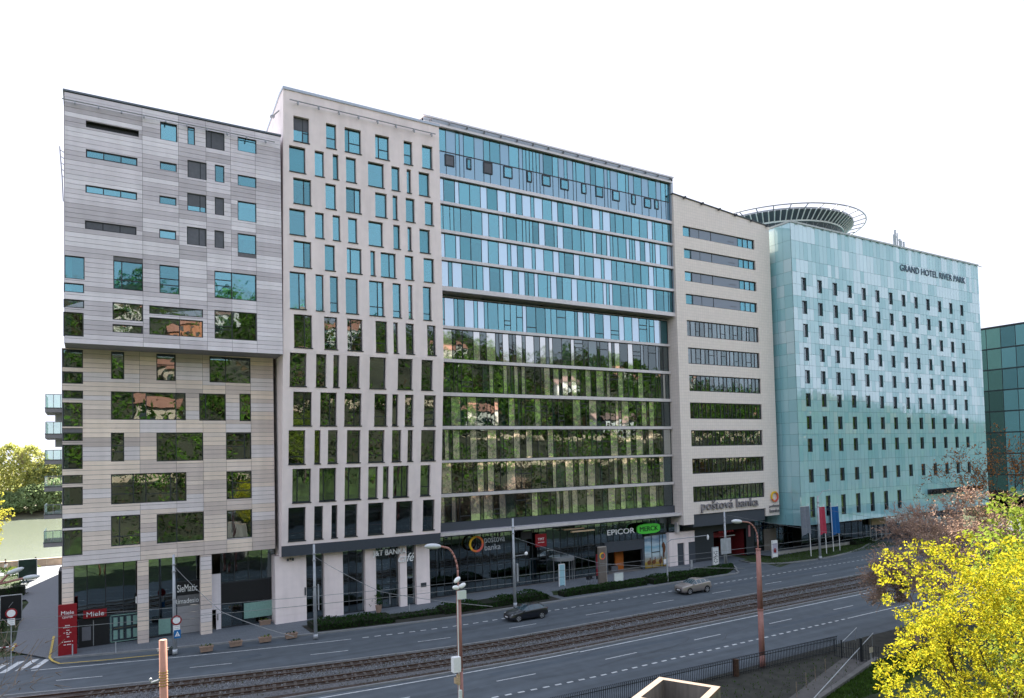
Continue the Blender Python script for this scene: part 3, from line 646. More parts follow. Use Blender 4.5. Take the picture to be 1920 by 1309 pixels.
# ================================================================== B3: glass building with aluminium ledges
b3 = thing('glass_curtain_building', 'wide glass office block with pale horizontal ledges between floors, third from the left', 'building', (52, 72, 0))
X0, X1 = 33.06, 70.35
YU, YL = 71.75, 72.95
led = []
for i, (ya, yb) in enumerate([(324.7, 331), (375.8, 381), (429, 434.5), (481, 486.5), (535.4, 543.8), (609.5, 614.8), (672, 678), (735.4, 742), (798.8, 805), (863.5, 868), (927, 933), (998, 1004)]):
    Yf = YU - .35 if i < 5 else YL - .4
    led.append((W(827, ya, Yf)[2], W(827, yb, Yf)[2]))
for i, (zt, zb) in enumerate(led):
    up = i < 5
    yf = (YU - .35) if up else (YL - .4 if i < 11 else YU - .35)
    m = MB(); m.box(X0, X1 + (.12 if up or i == 11 else -.05), yf, (YU if up else YL) + .12, zb, zt)
    m.build('ledge', M['ledge'], b3)
z5 = led[4][1]
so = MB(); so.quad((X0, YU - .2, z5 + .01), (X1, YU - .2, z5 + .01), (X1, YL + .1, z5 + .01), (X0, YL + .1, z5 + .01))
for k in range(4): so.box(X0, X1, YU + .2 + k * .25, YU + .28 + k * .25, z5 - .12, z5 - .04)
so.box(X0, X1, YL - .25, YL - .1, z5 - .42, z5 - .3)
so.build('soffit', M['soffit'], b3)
fa = MB(); fa.box(X0 - .6, X1 + .35, YU - .42, YU + .15, 54.05, 54.32, 0); fa.box(X0 - .6, X1 + .35, YU - .36, YU + .15, 54.32, 54.78, 1); fa.box(X0 - .7, X1 + .5, YU - .5, YU + 1.5, 54.78, 54.95, 0)
fa.box(X1, X1 + .4, YU - .36, YU + 12, 48.7, 54.78, 1)
fa.build('roof_fascia', [M['ledge'], M['roofmetal']], b3)
gr = MB(); gr.path([(X0 - .4, YU - .7, 54.62), (X1, YU - .7, 54.62)], .05)
for i in range(17): x = X0 + .3 + i * 2.3; gr.box(x - .04, x + .04, YU - .75, YU - .36, 54.42, 54.66)
gr.build('maintenance_rail', M['steel'], b3)
# panes: random module widths in runs, kept alike on neighbouring floors as on the photographed front
def modules(xa, xb):
    out = []; x = xa; prev = 'm'
    while x < xb - .35:
        wdt = random.choice([.5, .88, .88, 1.42, 1.42, .5])
        if xb - x - wdt < .4: wdt = xb - x
        k = 'm' if (prev != 'm' and random.random() < .5) else 'g'
        if k == 'm': wdt = min(1.3, random.choice([.55, .9, .9, 1.25])) if xb - x > 1.5 else wdt
        out.append((x, x + wdt, k)); x += wdt; prev = k
    return out
mull = MB(); panes = []
def pane_row(xa, xb, Y, z0, z1, mods, gm, mm, op=.0):
    for a, b, k in mods:
        mull.box(a - .028, a + .028, Y - .05, Y + .06, z0, z1)
        panes.append((a, b, Y, z0, z1, gm if k == 'g' else mm, k))
        if k == 'g' and b - a > .7 and random.random() < op:
            zz = z0 + (z1 - z0) * random.choice([.22, .55, .7]); mull.box(a, b, Y - .05, Y + .05, zz - .05, zz + .05)
            if random.random() < .6: zz += .55; mull.box(a, b, Y - .05, Y + .05, zz - .05, zz + .05)
    mull.box(xb - .03, xb + .03, Y - .05, Y + .06, z0, z1)
    mull.box(xa, xb, Y - .04, Y + .06, z0, z0 + .06); mull.box(xa, xb, Y - .04, Y + .06, z1 - .06, z1)
tops = [54.05] + [l[1] for l in led]; bots = [l[0] for l in led]
base_mods = modules(X0, X1)
# top floor in two tiers
zsplit = 51.35
tm = modules(X0, X1)
pane_row(X0, X1, YU, zsplit, tops[0], tm, M['glass_top'], M['mirror_top']); pane_row(X0, X1, YU, bots[0], zsplit, tm, M['mirror_top'], M['mirror_top'])
for (px, py, w_, h_) in [(170, 355, 70, 90), (315, 385, 35, 85), (457, 412, 68, 90), (608, 445, 65, 90), (768, 480, 35, 85), (895, 508, 62, 82), (1032, 537, 60, 80), (1177, 570, 35, 78), (1293, 592, 55, 80), (1418, 622, 52, 78), (1550, 652, 30, 75), (1655, 677, 50, 75), (1722, 690, 28, 72)]:
    a = W(800 + (px - w_ / 2) / 4, 210 + py / 4, YU); b = W(800 + (px + w_ / 2) / 4, 210 + py / 4, YU); hh = h_ / 4 / (FPX / (.517 * a[0] + .855 * YU)) / 2
    m = MB(); zc = a[2] - .05; x0, x1 = a[0], b[0]
    for q in ((x0, x0 + .12, zc - hh, zc + hh), (x1 - .12, x1, zc - hh, zc + hh), (x0 + .12, x1 - .12, zc + hh - .13, zc + hh), (x0 + .12, x1 - .12, zc - hh, zc - hh + .13)): m.box(q[0], q[1], YU - .12, YU - .02, q[2], q[3])
    o = m.build('opening_window', M['frame'], b3)
    g = MB(); g.box(x0 + .12, x1 - .12, YU - .085, YU - .06, zc - hh + .13, zc + hh - .13); g.build('window_pane', M['blind_dark'] if px in (170, 457) else M['glass_top'], o)
for i in range(0, 11):
    up = i < 4
    Y = YU if up else YL
    z0, z1 = bots[i + 1], tops[i + 1]
    if i == 4: z1 = z5 - .42
    if i == 10: z0 += .95
    md = modules(X0, X1 - (0 if up else .1))
    if i in (2,): md = md2
    if i == 0: md2 = md
    pane_row(X0, X1 - (.02 if up else .1), Y, z0, z1, md, M['glass_top'] if up or i == 4 else M['glass'], M['mirror'] if i < 5 else M['mirror_low'], .0 if up else (.5 if i == 4 else .25))
dk = MB(); dk.box(X0, X1, YL - .3, YL + .1, led[11][0], led[11][0] + .95); dk.build('fascia_band', M['fascia'], b3)
tag(mull.build('mullions', M['frame'], b3), kind='stuff')
panes.sort(key=lambda q: -(q[1] - q[0]) * (q[4] - q[3]))
gp = {}; rg = []; ng = nm_ = 0
for (a, b, Y, z0, z1, mt, k) in panes:
    sz = (b - a - .03, .025, z1 - z0 - .06); c = ((a + b) / 2, Y, (z0 + z1) / 2)
    jr = (random.gauss(0, .0028), 0, random.gauss(0, .0042))
    if k == 'm':
        nm_ += 1
        if nm_ <= 290: cube('spandrel_panel', mt, b3, c, sz, jr); continue
    else:
        ng += 1
        if ng <= 299: cube('facade_pane', mt, b3, c, sz, jr); continue
    rg.append((c, sz, mt))
mats_ = list({r[2].name: r[2] for r in rg}.values()); m = MB()
for c, sz, mt in rg: m.box(c[0] - sz[0] / 2, c[0] + sz[0] / 2, c[1] - .012, c[1] + .012, c[2] - sz[2] / 2, c[2] + sz[2] / 2, mats_.index(mt))
if rg: tag(m.build('narrow_panes', mats_, b3), kind='stuff')
# blinds and curtains hung behind single panes, columns, floors
bd = MB(); cl = MB()
for (a, b, Y, z0, z1, mt, k) in panes:
    if k == 'g' and mt is M['glass_top'] and 35 < z1 < 53:
        r = random.random()
        if r < .34: bd.box(a + .05, b - .05, Y + .12, Y + .14, z0 + .1, z1 - .1)
        else: bd.box(a + .05, b - .05, Y + .12, Y + .14, z1 - .1 - (z1 - z0) * .13, z1 - .1)
    elif k == 'g' and z1 < 31 and random.random() < .1:
        bd.box(a + .05, b - .05, Y + .2, Y + .22, z0 + .1, z1 - .1)
bd.build('window_blinds', M['blind'], b3)['kind'] = 'stuff'
for i in range(4, 11):
    for x in np.arange(X0 + 2.5, X1, 7.4): cl.box(x, x + .55, YL + .5, YL + 1.05, bots[i + 1], tops[i + 1])
cl.build('column', M['teal_col'], b3)
rooms(b3, X0, X1, YU + .05, 5.0, [bots[4] + .1, bots[3], bots[2], bots[1], bots[0], 53.9])
rooms(b3, X0, X1, YL + .05, 6.0, [bots[11] + .1] + [b for b in bots[10:3:-1]])
bx = MB()
for (ya, yb, za, zb) in ((YU - .3, 100, 35.3, 54.1), (YL, 100, 7.2, 35.3)):
    bx.quad((X1 + .02, ya, za), (X1 + .02, yb, za), (X1 + .02, yb, zb), (X1 + .02, ya, zb)); bx.quad((X0 - .02, ya, za), (X0 - .02, yb, za), (X0 - .02, yb, zb), (X0 - .02, ya, zb))
bx.quad((X0 - .6, YU - .3, 54.7), (X1 + .3, YU - .3, 54.7), (X1 + .3, 100, 54.7), (X0 - .6, 100, 54.7)); bx.quad((X0, 100, 0), (X1, 100, 0), (X1, 100, 54.7), (X0, 100, 54.7))
bx.box(X0 - .6, X0, YU - .3, 85, 52.6, 54.7)
bx.quad((X0, YU - .3, 7.1), (X1, YU - .3, 7.1), (X1, 75.5, 7.1), (X0, 75.5, 7.1))
bx.build('side_wall', M['roofmetal'], b3)
# ground floor
YG3 = 73.4
xe = [W(p, 1080, YG3)[0] for p in (806, 1012, 1117, 1130, 1145, 1208, 1254)]
shopfront(b3, xe[0] - .2, xe[1], YG3, .15, 7.0, 15, (3.2,))
shopfront(b3, xe[1], xe[2], YG3, .15, 7.0, 8, (2.9, 4.2))
shopfront(b3, xe[2], xe[5], YG3, 3.9, 7.0, 8, ())
dk = MB(); dk.box(xe[3] + .3, xe[5], YG3 - .25, YG3 + .2, 2.95, 4.3); dk.box(xe[5] - .35, xe[5], YG3 - .2, YG3 + .2, .12, 2.95); dk.box(xe[3] + .3, xe[3] + .8, YG3 - .2, YG3 + .2, .12, 2.95); dk.build('dark_band', M['fascia'], b3)
rp = MB(); F = flat(YG3 - .06)
for k, (z0, z1, m_) in enumerate(((.12, 1.0, 0), (1.0, 1.9, 1), (1.9, 2.9, 0))): fbox(rp, F, xe[2] + .1, xe[3] + .25, z0, z1, -.1, .02, m_)
rp.build('red_panel', [M['red_dark'], mat('red_pale', (.2, .06, .09), .5)], b3)
rd = MB()      # revolving door drum
cx_, cy_ = xe[1] + 3.4, YG3 - .2
rd.tube((cx_, cy_, 2.75), (cx_, cy_, 3.15), 1.5, n=20)
for k in range(8): t = math.pi * 2 * k / 8; rd.tube((cx_ + 1.42 * math.cos(t), cy_ + 1.42 * math.sin(t), .13), (cx_ + 1.42 * math.cos(t), cy_ + 1.42 * math.sin(t), 2.76), .05, n=6)
rd.build('revolving_door', M['steel'], b3)
bn = MB()
for x in (xe[0] + 5.5, xe[0] + 11): bn.box(x, x + .3, YG3 + .4, YG3 + .7, .13, 3.1)
x_ = W(1240, 1080, YG3)[0]
for px in (1222, 1240): x = W(px - 140, 1080, YG3)[0]; bn.box(x, x + .5, YG3 + .3, YG3 + .7, 3, 7)
bn.build('column', M['teal_col'], b3)
tl = MB(); tl.box(W(1048, 985, YG3)[0], W(1085, 985, YG3)[0], 72.2, 72.6, 6.55, 6.7); tl.box(W(1058, 985, YG3)[0], W(1100, 985, YG3)[0], 71.7, 72.1, 6.25, 6.4); tl.build('ceiling_slat', M['wood'], b3)
rm = MB(); rm.quad((X0, 80, .1), (X1, 80, .1), (X1, 80, 7), (X0, 80, 7), 0); rm.quad((X0, 73, .13), (X1, 73, .13), (X1, 80, .13), (X0, 80, .13), 1)
rm.box(xe[4] + 2.2, xe[4] + 3.6, 75, 75.3, .13, 2.9, 2); rm.box(xe[4] + 1.0, xe[4] + 2.1, 74.4, 74.8, .13, .85, 3)
rm.build('room_interior', [bpy.data.materials['shop_wall'], M['infloor'], M['orange'], M['blind_dark']], b3)
# flat poster of sky, sea and a brown animal on its hind legs over yellow grass, under four panes
xa, xb = W(1209, 1060, YG3 - .1)[0], W(1255, 1060, YG3 - .1)[0]
def postermat():
    m, n, l, p = newmat('poster_print'); geo = n.new('ShaderNodeNewGeometry'); sp = n.new('ShaderNodeSeparateXYZ'); l.new(geo.outputs['Position'], sp.inputs[0])
    nz = n.new('ShaderNodeTexNoise'); nz.inputs['Scale'].default_value = 1.1; nz.inputs['Detail'].default_value = 4
    mp = n.new('ShaderNodeMapping'); mp.inputs['Scale'].default_value = (.5, 1, 2); l.new(geo.outputs['Position'], mp.inputs[0]); l.new(mp.outputs[0], nz.inputs['Vector'])
    ad = n.new('ShaderNodeMath'); ad.operation = 'MULTIPLY_ADD'; ad.inputs[1].default_value = 1.6; l.new(nz.outputs[0], ad.inputs[0]); l.new(sp.outputs['Z'], ad.inputs[2])
    mr = n.new('ShaderNodeMapRange'); mr.inputs['From Min'].default_value = .6; mr.inputs['From Max'].default_value = 6.0; l.new(ad.outputs[0], mr.inputs[0])
    cr = n.new('ShaderNodeValToRGB'); e = cr.color_ramp.elements
    e[0].position = 0; e[0].color = (.12, .09, .02, 1); e[1].position = 1; e[1].color = (.3, .36, .5, 1)
    for pos, c in ((.2, (.42, .28, .05, 1)), (.32, (.35, .4, .42, 1)), (.45, (.55, .65, .7, 1)), (.58, (.2, .42, .55, 1)), (.7, (.5, .6, .68, 1)), (.8, (.14, .24, .36, 1)), (.9, (.55, .62, .72, 1))):
        q = e.new(pos); q.color = c
    l.new(mr.outputs[0], cr.inputs[0]); l.new(cr.outputs[0], p.inputs['Base Color']); p.inputs['Roughness'].default_value = .35
    return m
ps = thing('wall_poster', 'large poster of blue sky and yellow grass on the shop front panes', 'poster', ((xa + xb) / 2, YG3 - .2, .2))
q = MB(); q.box(xa, xb, YG3 - .2, YG3 - .1, .2, 4.6); q.build('poster_board', postermat(), ps)
fr = MB()
for t in (.27, .6, .73): x = xa + (xb - xa) * t; fr.box(x - .03, x + .03, YG3 - .26, YG3 - .2, .2, 4.6)
for (a, b, z) in ((.27, .6, 2.3),): fr.box(xa + (xb - xa) * a, xa + (xb - xa) * b, YG3 - .26, YG3 - .2, z - .05, z + .05)
fr.build('poster_frame', M['frame'], ps)
an = MB(); ax = xa + (xb - xa) * .78
an.ball((ax, YG3 - .21, 2.7), .28, .02, .7, 10, 8); an.ball((ax - .1, YG3 - .21, 3.35), .16, .02, .2, 8, 6); an.ball((ax - .05, YG3 - .21, 1.85), .12, .02, .5, 8, 6); an.ball((ax - .3, YG3 - .21, 3.1), .1, .02, .3, 8, 6)
for t in (.16, .36, .62): an.ball((xa + (xb - xa) * t, YG3 - .21, .95), .35, .02, .3, 8, 6); an.ball((xa + (xb - xa) * t + .2, YG3 - .21, 1.35), .12, .02, .28, 8, 6)
an.build('printed_animals', mat('print_brown', (.16, .06, .025), .5), ps)
q = MB(); q.box(xb - 1.2, xb - .05, YG3 - .27, YG3 - .2, .45, 1.15); q.build('poster_caption', M['white'], ps)
# signs on the glass front
yS = YL - .45
c = W(893, 1020, yS); mpx = FPX / (.517 * c[0] + .855 * yS)
s = thing('bank_sign', 'yellow and red ring with grey lettering on the ground floor glass', 'sign', (c[0], yS, c[2]))
mm = MB(); ringmesh(mm, (c[0], c[2]), .72, .95, yS - .08, yS + .05, 32, mi=lambda t: 0 if math.pi * .45 < t < math.pi * 1.2 else (1 if t < math.pi * .45 or t < math.pi * 1.45 else 2))
mm.build('sign_ring', [mat('ring_yellow', (.85, .52, .03), .4, .03), mat('ring_orange', (.75, .2, .05), .4, .03), mat('ring_red', (.7, .13, .1), .4, .03)], s)
gl_ = mat('letter_grey', (.42, .44, .47), .5, .03)
xa, xb = W(908, 1012, yS)[0], W(946, 1008, yS)[0]
text_mesh('poštová', 'sign_letters', gl_, s, xa, xb, yS, W(925, 1021, yS)[2], .06, zr=W(925, 1004, yS)[2])
text_mesh('banka', 'sign_letters', gl_, s, xa, W(938, 1020, yS)[0], yS, W(922, 1031, yS)[2], .06, zr=W(922, 1020, yS)[2])
a, b = W(1003, 1002, yS), W(1024, 1024, yS)
s = thing('travel_sign', 'square red sign with small white capitals hung on the glass front', 'sign', (a[0], yS, b[2]))
q = MB(); q.box(a[0], b[0], yS - .1, yS, b[2], a[2]); q.build('sign_board', M['red'], s)
text_mesh('TMT', 'sign_letters', M['white'], s, a[0] + .33, b[0] - .33, yS - .1, (a[2] + b[2]) / 2, .03, zr=(a[2] + b[2]) / 2 + .3)
q = MB(); [q.box(a[0] + .35 + k * .2, a[0] + .45 + k * .2, yS - .12, yS - .1, (a[2] + b[2]) / 2 - .3, (a[2] + b[2]) / 2 - .2) for k in range(5)]; q.build('small_print', M['white'], s)
a, b = W(976, 997, yS), W(996, 1010, yS)
s = thing('dark_hanging_sign', 'small black square sign to the left of the red square one', 'sign', (a[0], yS, b[2])); q = MB(); q.box(a[0], b[0], yS - .1, yS + .05, b[2], a[2]); q.build('sign_board', M['black'], s)
a, b = W(1138, 1000, yS), W(1189, 992, yS)
s = thing('company_letters', 'square white capitals beside the bright green sign', 'sign', (a[0], yS, 5.2))
text_mesh('EPICOR', 'sign_letters', M['white'], s, a[0], b[0], yS, W(1160, 1002, yS)[2] , .1, zr=W(1160, 992, yS)[2])
a, b = W(1193, 992, yS), W(1236, 990, yS); c = ((a[0] + b[0]) / 2, W(1214, 991, yS)[2])
s = thing('green_sign', 'bright green rounded sign with dark capitals', 'sign', (c[0], yS, c[1]))
q = MB(); hw, hh = (b[0] - a[0]) / 2, .66
pts = [(c[0] + hw * (abs(math.cos(t)) ** .55) * (1 if math.cos(t) > 0 else -1), c[1] + hh * (abs(math.sin(t)) ** .6) * (1 if math.sin(t) > 0 else -1)) for t in [2 * math.pi * k / 36 for k in range(36)]]
q.poly([(x, yS - .2, z) for x, z in pts][::-1]); q.poly([(x, yS - .02, z) for x, z in pts])
for k in range(36): p0, p1 = pts[k], pts[(k + 1) % 36]; q.quad((p0[0], yS - .2, p0[1]), (p0[0], yS - .02, p0[1]), (p1[0], yS - .02, p1[1]), (p1[0], yS - .2, p1[1]))
q.build('sign_board', M['green'], s)
text_mesh('MERCK', 'sign_letters', M['black'], s, c[0] - hw * .78, c[0] + hw * .8, yS - .2, c[1] - .3, .04, zr=c[1] + .32)
# pale wall block with doors right of the poster
w0, w1 = W(1256, 1060, 72.7)[0], W(1304, 1055, 72.7)[0]
m = MB(); m.box(w0, w1, 72.7, 73.3, 3.2, 4.75); m.box(w0, w0 + 1.55, 72.7, 73.3, .12, 3.2); m.box(w0 + 2.9, w0 + 3.7, 72.7, 73.3, .12, 3.2); m.build('white_wall', M['plaster'], b3)
m = MB(); m.box(w0 + 1.55, w0 + 2.9, 72.9, 73.2, .12, 3.2); m.box(w0 + 3.7, w1 + .2, 72.85, 73.2, .12, 3.2); m.build('grey_door', M['fascia'], b3)
shopfront(b3, xe[5], w1 + .3, 73.5, 4.75, 7.1, 6, ())
m = MB(); m.box(70.2, 70.65, 72.2, 72.7, 4.76, 6.2); m.build('column', M['ledge'], b3)
# ================================================================== B4: cream tiled building with ribbon windows
def tilemat(name, c1, c2, cm, w, h):
    m, n, l, p = newmat(name); geo = n.new('ShaderNodeNewGeometry'); sp = n.new('ShaderNodeSeparateXYZ'); l.new(geo.outputs['Position'], sp.inputs[0])
    ad = n.new('ShaderNodeMath'); l.new(sp.outputs['X'], ad.inputs[0]); l.new(sp.outputs['Y'], ad.inputs[1])
    cb = n.new('ShaderNodeCombineXYZ'); l.new(ad.outputs[0], cb.inputs[0]); l.new(sp.outputs['Z'], cb.inputs[1])
    br = n.new('ShaderNodeTexBrick'); br.offset = 0; br.inputs['Color1'].default_value = (*c1, 1); br.inputs['Color2'].default_value = (*c2, 1); br.inputs['Mortar'].default_value = (*cm, 1)
    br.inputs['Scale'].default_value = 1; br.inputs['Mortar Size'].default_value = .012; br.inputs['Brick Width'].default_value = w; br.inputs['Row Height'].default_value = h
    l.new(cb.outputs[0], br.inputs['Vector']); l.new(br.outputs['Color'], p.inputs['Base Color']); p.inputs['Roughness'].default_value = .5
    bp = n.new('ShaderNodeBump'); bp.inputs['Strength'].default_value = .4; bp.inputs['Distance'].default_value = .01; bp.invert = True
    l.new(br.outputs['Fac'], bp.inputs['Height']); l.new(bp.outputs[0], p.inputs['Normal']); return m
M['tile'] = tilemat('cream_tile', (.88, .78, .715), (.83, .735, .67), (.64, .57, .53), .42, .42)
b4 = thing('cream_tile_building', 'narrow cream tiled block with eleven ribbon windows, between the glass block and the teal hotel', 'building', (80, 72, 0))
F4 = flat(71.1)
A0, A1 = 70.42, 90.6
zroof = lambda u: 52.35 + (50.72 - 52.35) * (u - A0) / (A1 - A0)
def F4s(u, z, d=0.0): return (u, 71.1 - d, zroof(u) if z > 50.6 else z)
m = MB()
wall_holes(m, F4s, A0, A1, 7.23, 50.7, [tuple(w) for w in B4W], .3, (48.8,))
m.quad(F4(A0, 5.87), F4(72.4, 5.87), F4(72.4, 7.23), F4(A0, 7.23)); m.quad(F4(87.5, 6.05), F4(A1, 6.05), F4(A1, 7.23), F4(87.5, 7.23))
m.quad((A0, 71.1, 5.87), (A0, 100, 5.87), (A0, 100, 52.3), (A0, 71.1, 52.35)); m.quad((A1, 71.1, 6.05), (A1, 100, 6.05), (A1, 100, 50.7), (A1, 71.1, 50.72))
m.quad((A0, 100, 0), (A1, 100, 0), (A1, 100, 50.7), (A0, 100, 52.3))
m.quad((72.4, 71.1, 5.87), (72.4, 71.5, 5.87), (72.4, 71.5, 7.23), (72.4, 71.1, 7.23)); m.quad((87.5, 71.1, 6.05), (87.5, 71.5, 6.05), (87.5, 71.5, 7.23), (87.5, 71.1, 7.23))
m.quad((A0, 71.1, 5.88), (72.4, 71.1, 5.88), (72.4, 74, 5.88), (A0, 74, 5.88)); m.quad((87.5, 71.1, 6.06), (A1, 71.1, 6.06), (A1, 74, 6.06), (87.5, 74, 6.06))
m.build('wall', M['tile'], b4)
m = MB(); m.hexa([(A0 - .1, 71.0, 52.36), (A1 + .1, 71.0, 50.73), (A1 + .1, 71.0, 50.9), (A0 - .1, 71.0, 52.53), (A0 - .1, 71.5, 52.36), (A1 + .1, 71.5, 50.73), (A1 + .1, 71.5, 50.9), (A0 - .1, 71.5, 52.53)])
m.quad((A0, 71.4, 52.3), (A1, 71.4, 50.7), (A1, 100, 50.7), (A0, 100, 52.3))
for k in range(6): u = A0 + 2 + k * 3.5; m.box(u - .1, u + .1, 70.6, 71.05, zroof(u) - .2, zroof(u) + .1)
m.build('parapet_cap', M['sill'], b4)
for i, (a, b, c, d) in enumerate(B4W):
    L_ = b - a
    if i < 4:
        vm = [a + L_ * t for t in (.1, .225, .385, .765, .84, .915)]; hm = [(a + L_ * .62, a + L_ * .71, c + .55)]
        bl_ = None
    else:
        n_ = 17; vm = [a + L_ * (k + random.uniform(-.2, .2)) / n_ for k in range(1, n_)]; hm = [(vm[k], vm[k + 1], c + (d - c) * random.choice([.35, .62])) for k in range(1, 15, 3)]
        bl_ = None
    wd = window(b4, F4, a, b, c, d, .25, vm, hm, M['glass'] if i > 3 else M['glass_top'], bl_, fw=.12, sill=False)
    if i < 4:
        q = MB()
        for t0, t1 in ((0, .09), (.77, .83), (.85, .905), (.925, .98)): q.box(a + L_ * t0 + .12, a + L_ * t1, 71.55, 71.58, c + .15, d - .1)
        q.build('blind', M['blind'], wd)
        q = MB(); q.box(a + L_ * .11, a + L_ * .38, 71.32, 71.34, c + .12, d - .12); q.box(a + L_ * .39, a + L_ * .76, 71.32, 71.34, c + .12, d - .12); q.build('dark_panel', panelglass('blue_panel', (.05, .085, .125), .13) if 'blue_panel' not in bpy.data.materials else bpy.data.materials['blue_panel'], wd)
rooms(b4, A0 + .1, A1 - .1, 71.6, 5, [7.6, 11.9, 15.8, 19.7, 23.6, 27.5, 31.4, 35.7, 39, 42.3, 45.5, 50.5])
m = MB(); m.box(72.42, 87.48, 71.3, 74.5, 5.45, 7.22); m.build('fascia_band', M['fascia'], b4)
m = MB(); m.box(72.3, 78.4, 73.2, 73.6, .1, 5.45); m.box(85.6, 87.4, 73.4, 73.8, .1, 5.45); m.box(78.4, 85.6, 73.3, 73.6, 4.2, 5.45); m.build('base_wall', M['frame'], b4)
m = MB(); m.quad((78.4, 80, .05), (85.6, 80, .05), (85.6, 80, 4.2), (78.4, 80, 4.2)); m.quad((78.4, 73.4, .05), (78.4, 80, .05), (78.4, 80, 4.2), (78.4, 73.4, 4.2)); m.quad((85.6, 73.4, .05), (85.6, 80, .05), (85.6, 80, 4.2), (85.6, 73.4, 4.2)); m.quad((78.4, 73.4, 4.2), (85.6, 73.4, 4.2), (85.6, 80, 4.2), (78.4, 80, 4.2))
m.box(79, 82, 74, 74.2, 3.2, 3.9); m.build('garage_interior', mat('garage_red', (.16, .012, .015), .7), b4)
m = MB(); m.box(81.5, 85, 75, 75.2, 3.0, 3.12); m.build('tube_light', M['white'], b4)
m = MB()
for k in range(6): m.box(79.6 + k * .55, 79.95 + k * .55, 73.24, 73.3, 3.9, 4.15)
m.build('garage_letters', M['red'], b4)
m = MB(); m.box(86.1, 86.5, 73.3, 73.4, 2.9, 4.6); m.build('garage_signal', mat('pink_sign', (.6, .25, .28), .5), b4)
shopfront(b4, 87.4, 97.5, 74.2, .1, 6.0, 9, (2.6, 4.1), 'glass')
m = MB(); m.box(90.5, 93.4, 74.05, 74.15, .3, 3.6); m.build('stone_panel', mat('panel_brown', (.2, .175, .16), .5), b4)
s = thing('bank_letters', 'large dark grey lettering on the cream wall above the garage portal', 'sign', (75, 71, 7.4))
a, b = W(1315, 960, 71.0), W(1421, 950, 71.0)
text_mesh('poštová banka', 'sign_letters', mat('letter_dark', (.25, .235, .245), .5, .05), s, a[0], b[0], 71.04, 7.35, .22, zr=9.0)
c = W(1452, 931, 71.0)
s = thing('bank_logo', 'small yellow to red ring over dark lettering on the cream wall corner', 'sign', (c[0], 71, c[2]))
m = MB(); ringmesh(m, (c[0], c[2]), .6, .82, 70.85, 71.02, 28, mi=lambda t: 0 if math.pi * .3 < t < math.pi * 1.1 else (1 if t < math.pi * .3 or t < math.pi * 1.4 else 2))
m.build('sign_ring', [bpy.data.materials[q] for q in ('ring_yellow', 'ring_orange', 'ring_red')], s)
for tx, ya, yb in (('poštová', 946, 952), ('banka', 954, 960.5)):
    text_mesh(tx, 'sign_letters', bpy.data.materials['letter_dark'], s, W(1443, 950, 71)[0], W(1462.5 if tx[0] == 'p' else 1461, 950, 71)[0], 71.05, W(1452, yb, 71)[2], .12, zr=W(1452, ya, 71)[2])

# ================================================================== hotel of teal glass panels
ho = thing('teal_glass_hotel', 'tall hotel clad in pale and dark teal glass panels with a round helipad', 'hotel', (118, 70, 0))
HX0, HX1, HY = 91.65, 147.6, 68.0
HZ0, HZ1 = 4.45, 50.7
hm_ = [panelglass('panel_light', (.47, .68, .73), .22), panelglass('panel_mid', (.36, .62, .665), .15), panelglass('panel_deep', (.29, .565, .61), .13)]
tops_h = [42.45, 38.85, 35.25, 31.6, 28.1, 24.55, 21.05, 17.6, 12.92, 8.7]
wcols = [93.75 + 3.877 * k for k in range(13)]
wins = []
for r, zt in enumerate(tops_h):
    for k, x in enumerate(wcols):
        if r == 9:
            if k < 7: wins.append((x, x + 1.16, zt - 3.1, zt))
        else: wins.append((x, x + 1.16, zt - 2.02, zt))
# panel rows: joints follow the photographed courses (two per storey)
zj = [HZ0, 6.9, 9.4, 11.9, 14.2, 16.6, 18.3, 20.05, 21.8, 23.55, 25.3, 27.05, 28.85, 30.6, 32.35, 34.1, 35.9, 37.7, 39.5, 41.3, 43.2, 45.2, 48.0, HZ1]
pw = 3.877 / 4
pans = []
random.seed(21)
for ri, (za, zb) in enumerate(zip(zj[:-1], zj[1:])):
    x = HX0; k = 0; t = 1; left = 0
    while x < HX1 - .1:
        x2 = min(x + pw, HX1)
        if left <= 0: t = random.choice([0, 0, 1, 1, 2]) if ri > 8 else random.choice([1, 1, 1, 2, 1, 0 if ri > 5 else 2]); left = random.choice([1, 1, 2])  # more pale tones in upper courses: sky reflection put into the panel colour
        left -= 1
        segs = [(x, x2, za, zb)]
        for (a, b, c, d) in wins:
            ns = []
            for (p, q, u, v) in segs:
                if b <= p + .01 or a >= q - .01 or d <= u + .01 or c >= v - .01: ns.append((p, q, u, v)); continue
                if a - p > .03: ns.append((p, a, u, v))
                if q - b > .03: ns.append((b, q, u, v))
                aa, bb = max(a, p), min(b, q)
                if c - u > .03: ns.append((aa, bb, u, c))
                if v - d > .03: ns.append((aa, bb, d, v))
            segs = ns
        pans += [(s_, t) for s_ in segs]; x = x2
pans.sort(key=lambda q: -((q[0][1] - q[0][0]) * (q[0][3] - q[0][2])) / (1 + (q[0][0] - HX0) * .012))
r_ = MB()
for i, ((p, q, u, v), t) in enumerate(pans):
    if i < 299: cube('glass_panel', hm_[t], ho, ((p + q) / 2, HY, (u + v) / 2), (q - p - .03, .05, v - u - .03), (random.gauss(0, .003), 0, random.gauss(0, .003)))
    else:
        j = [random.gauss(0, .003) for _ in range(4)]
        r_.hexa([(p + .015, HY - .025 + j[0], u + .015), (q - .015, HY - .025 + j[1], u + .015), (q - .015, HY - .025 + j[2], v - .015), (p + .015, HY - .025 + j[3], v - .015), (p + .015, HY + .025, u + .015), (q - .015, HY + .025, u + .015), (q - .015, HY + .025, v - .015), (p + .015, HY + .025, v - .015)], t)
tag(r_.build('narrow_glass_panels', hm_, ho), kind='stuff')
m = MB()
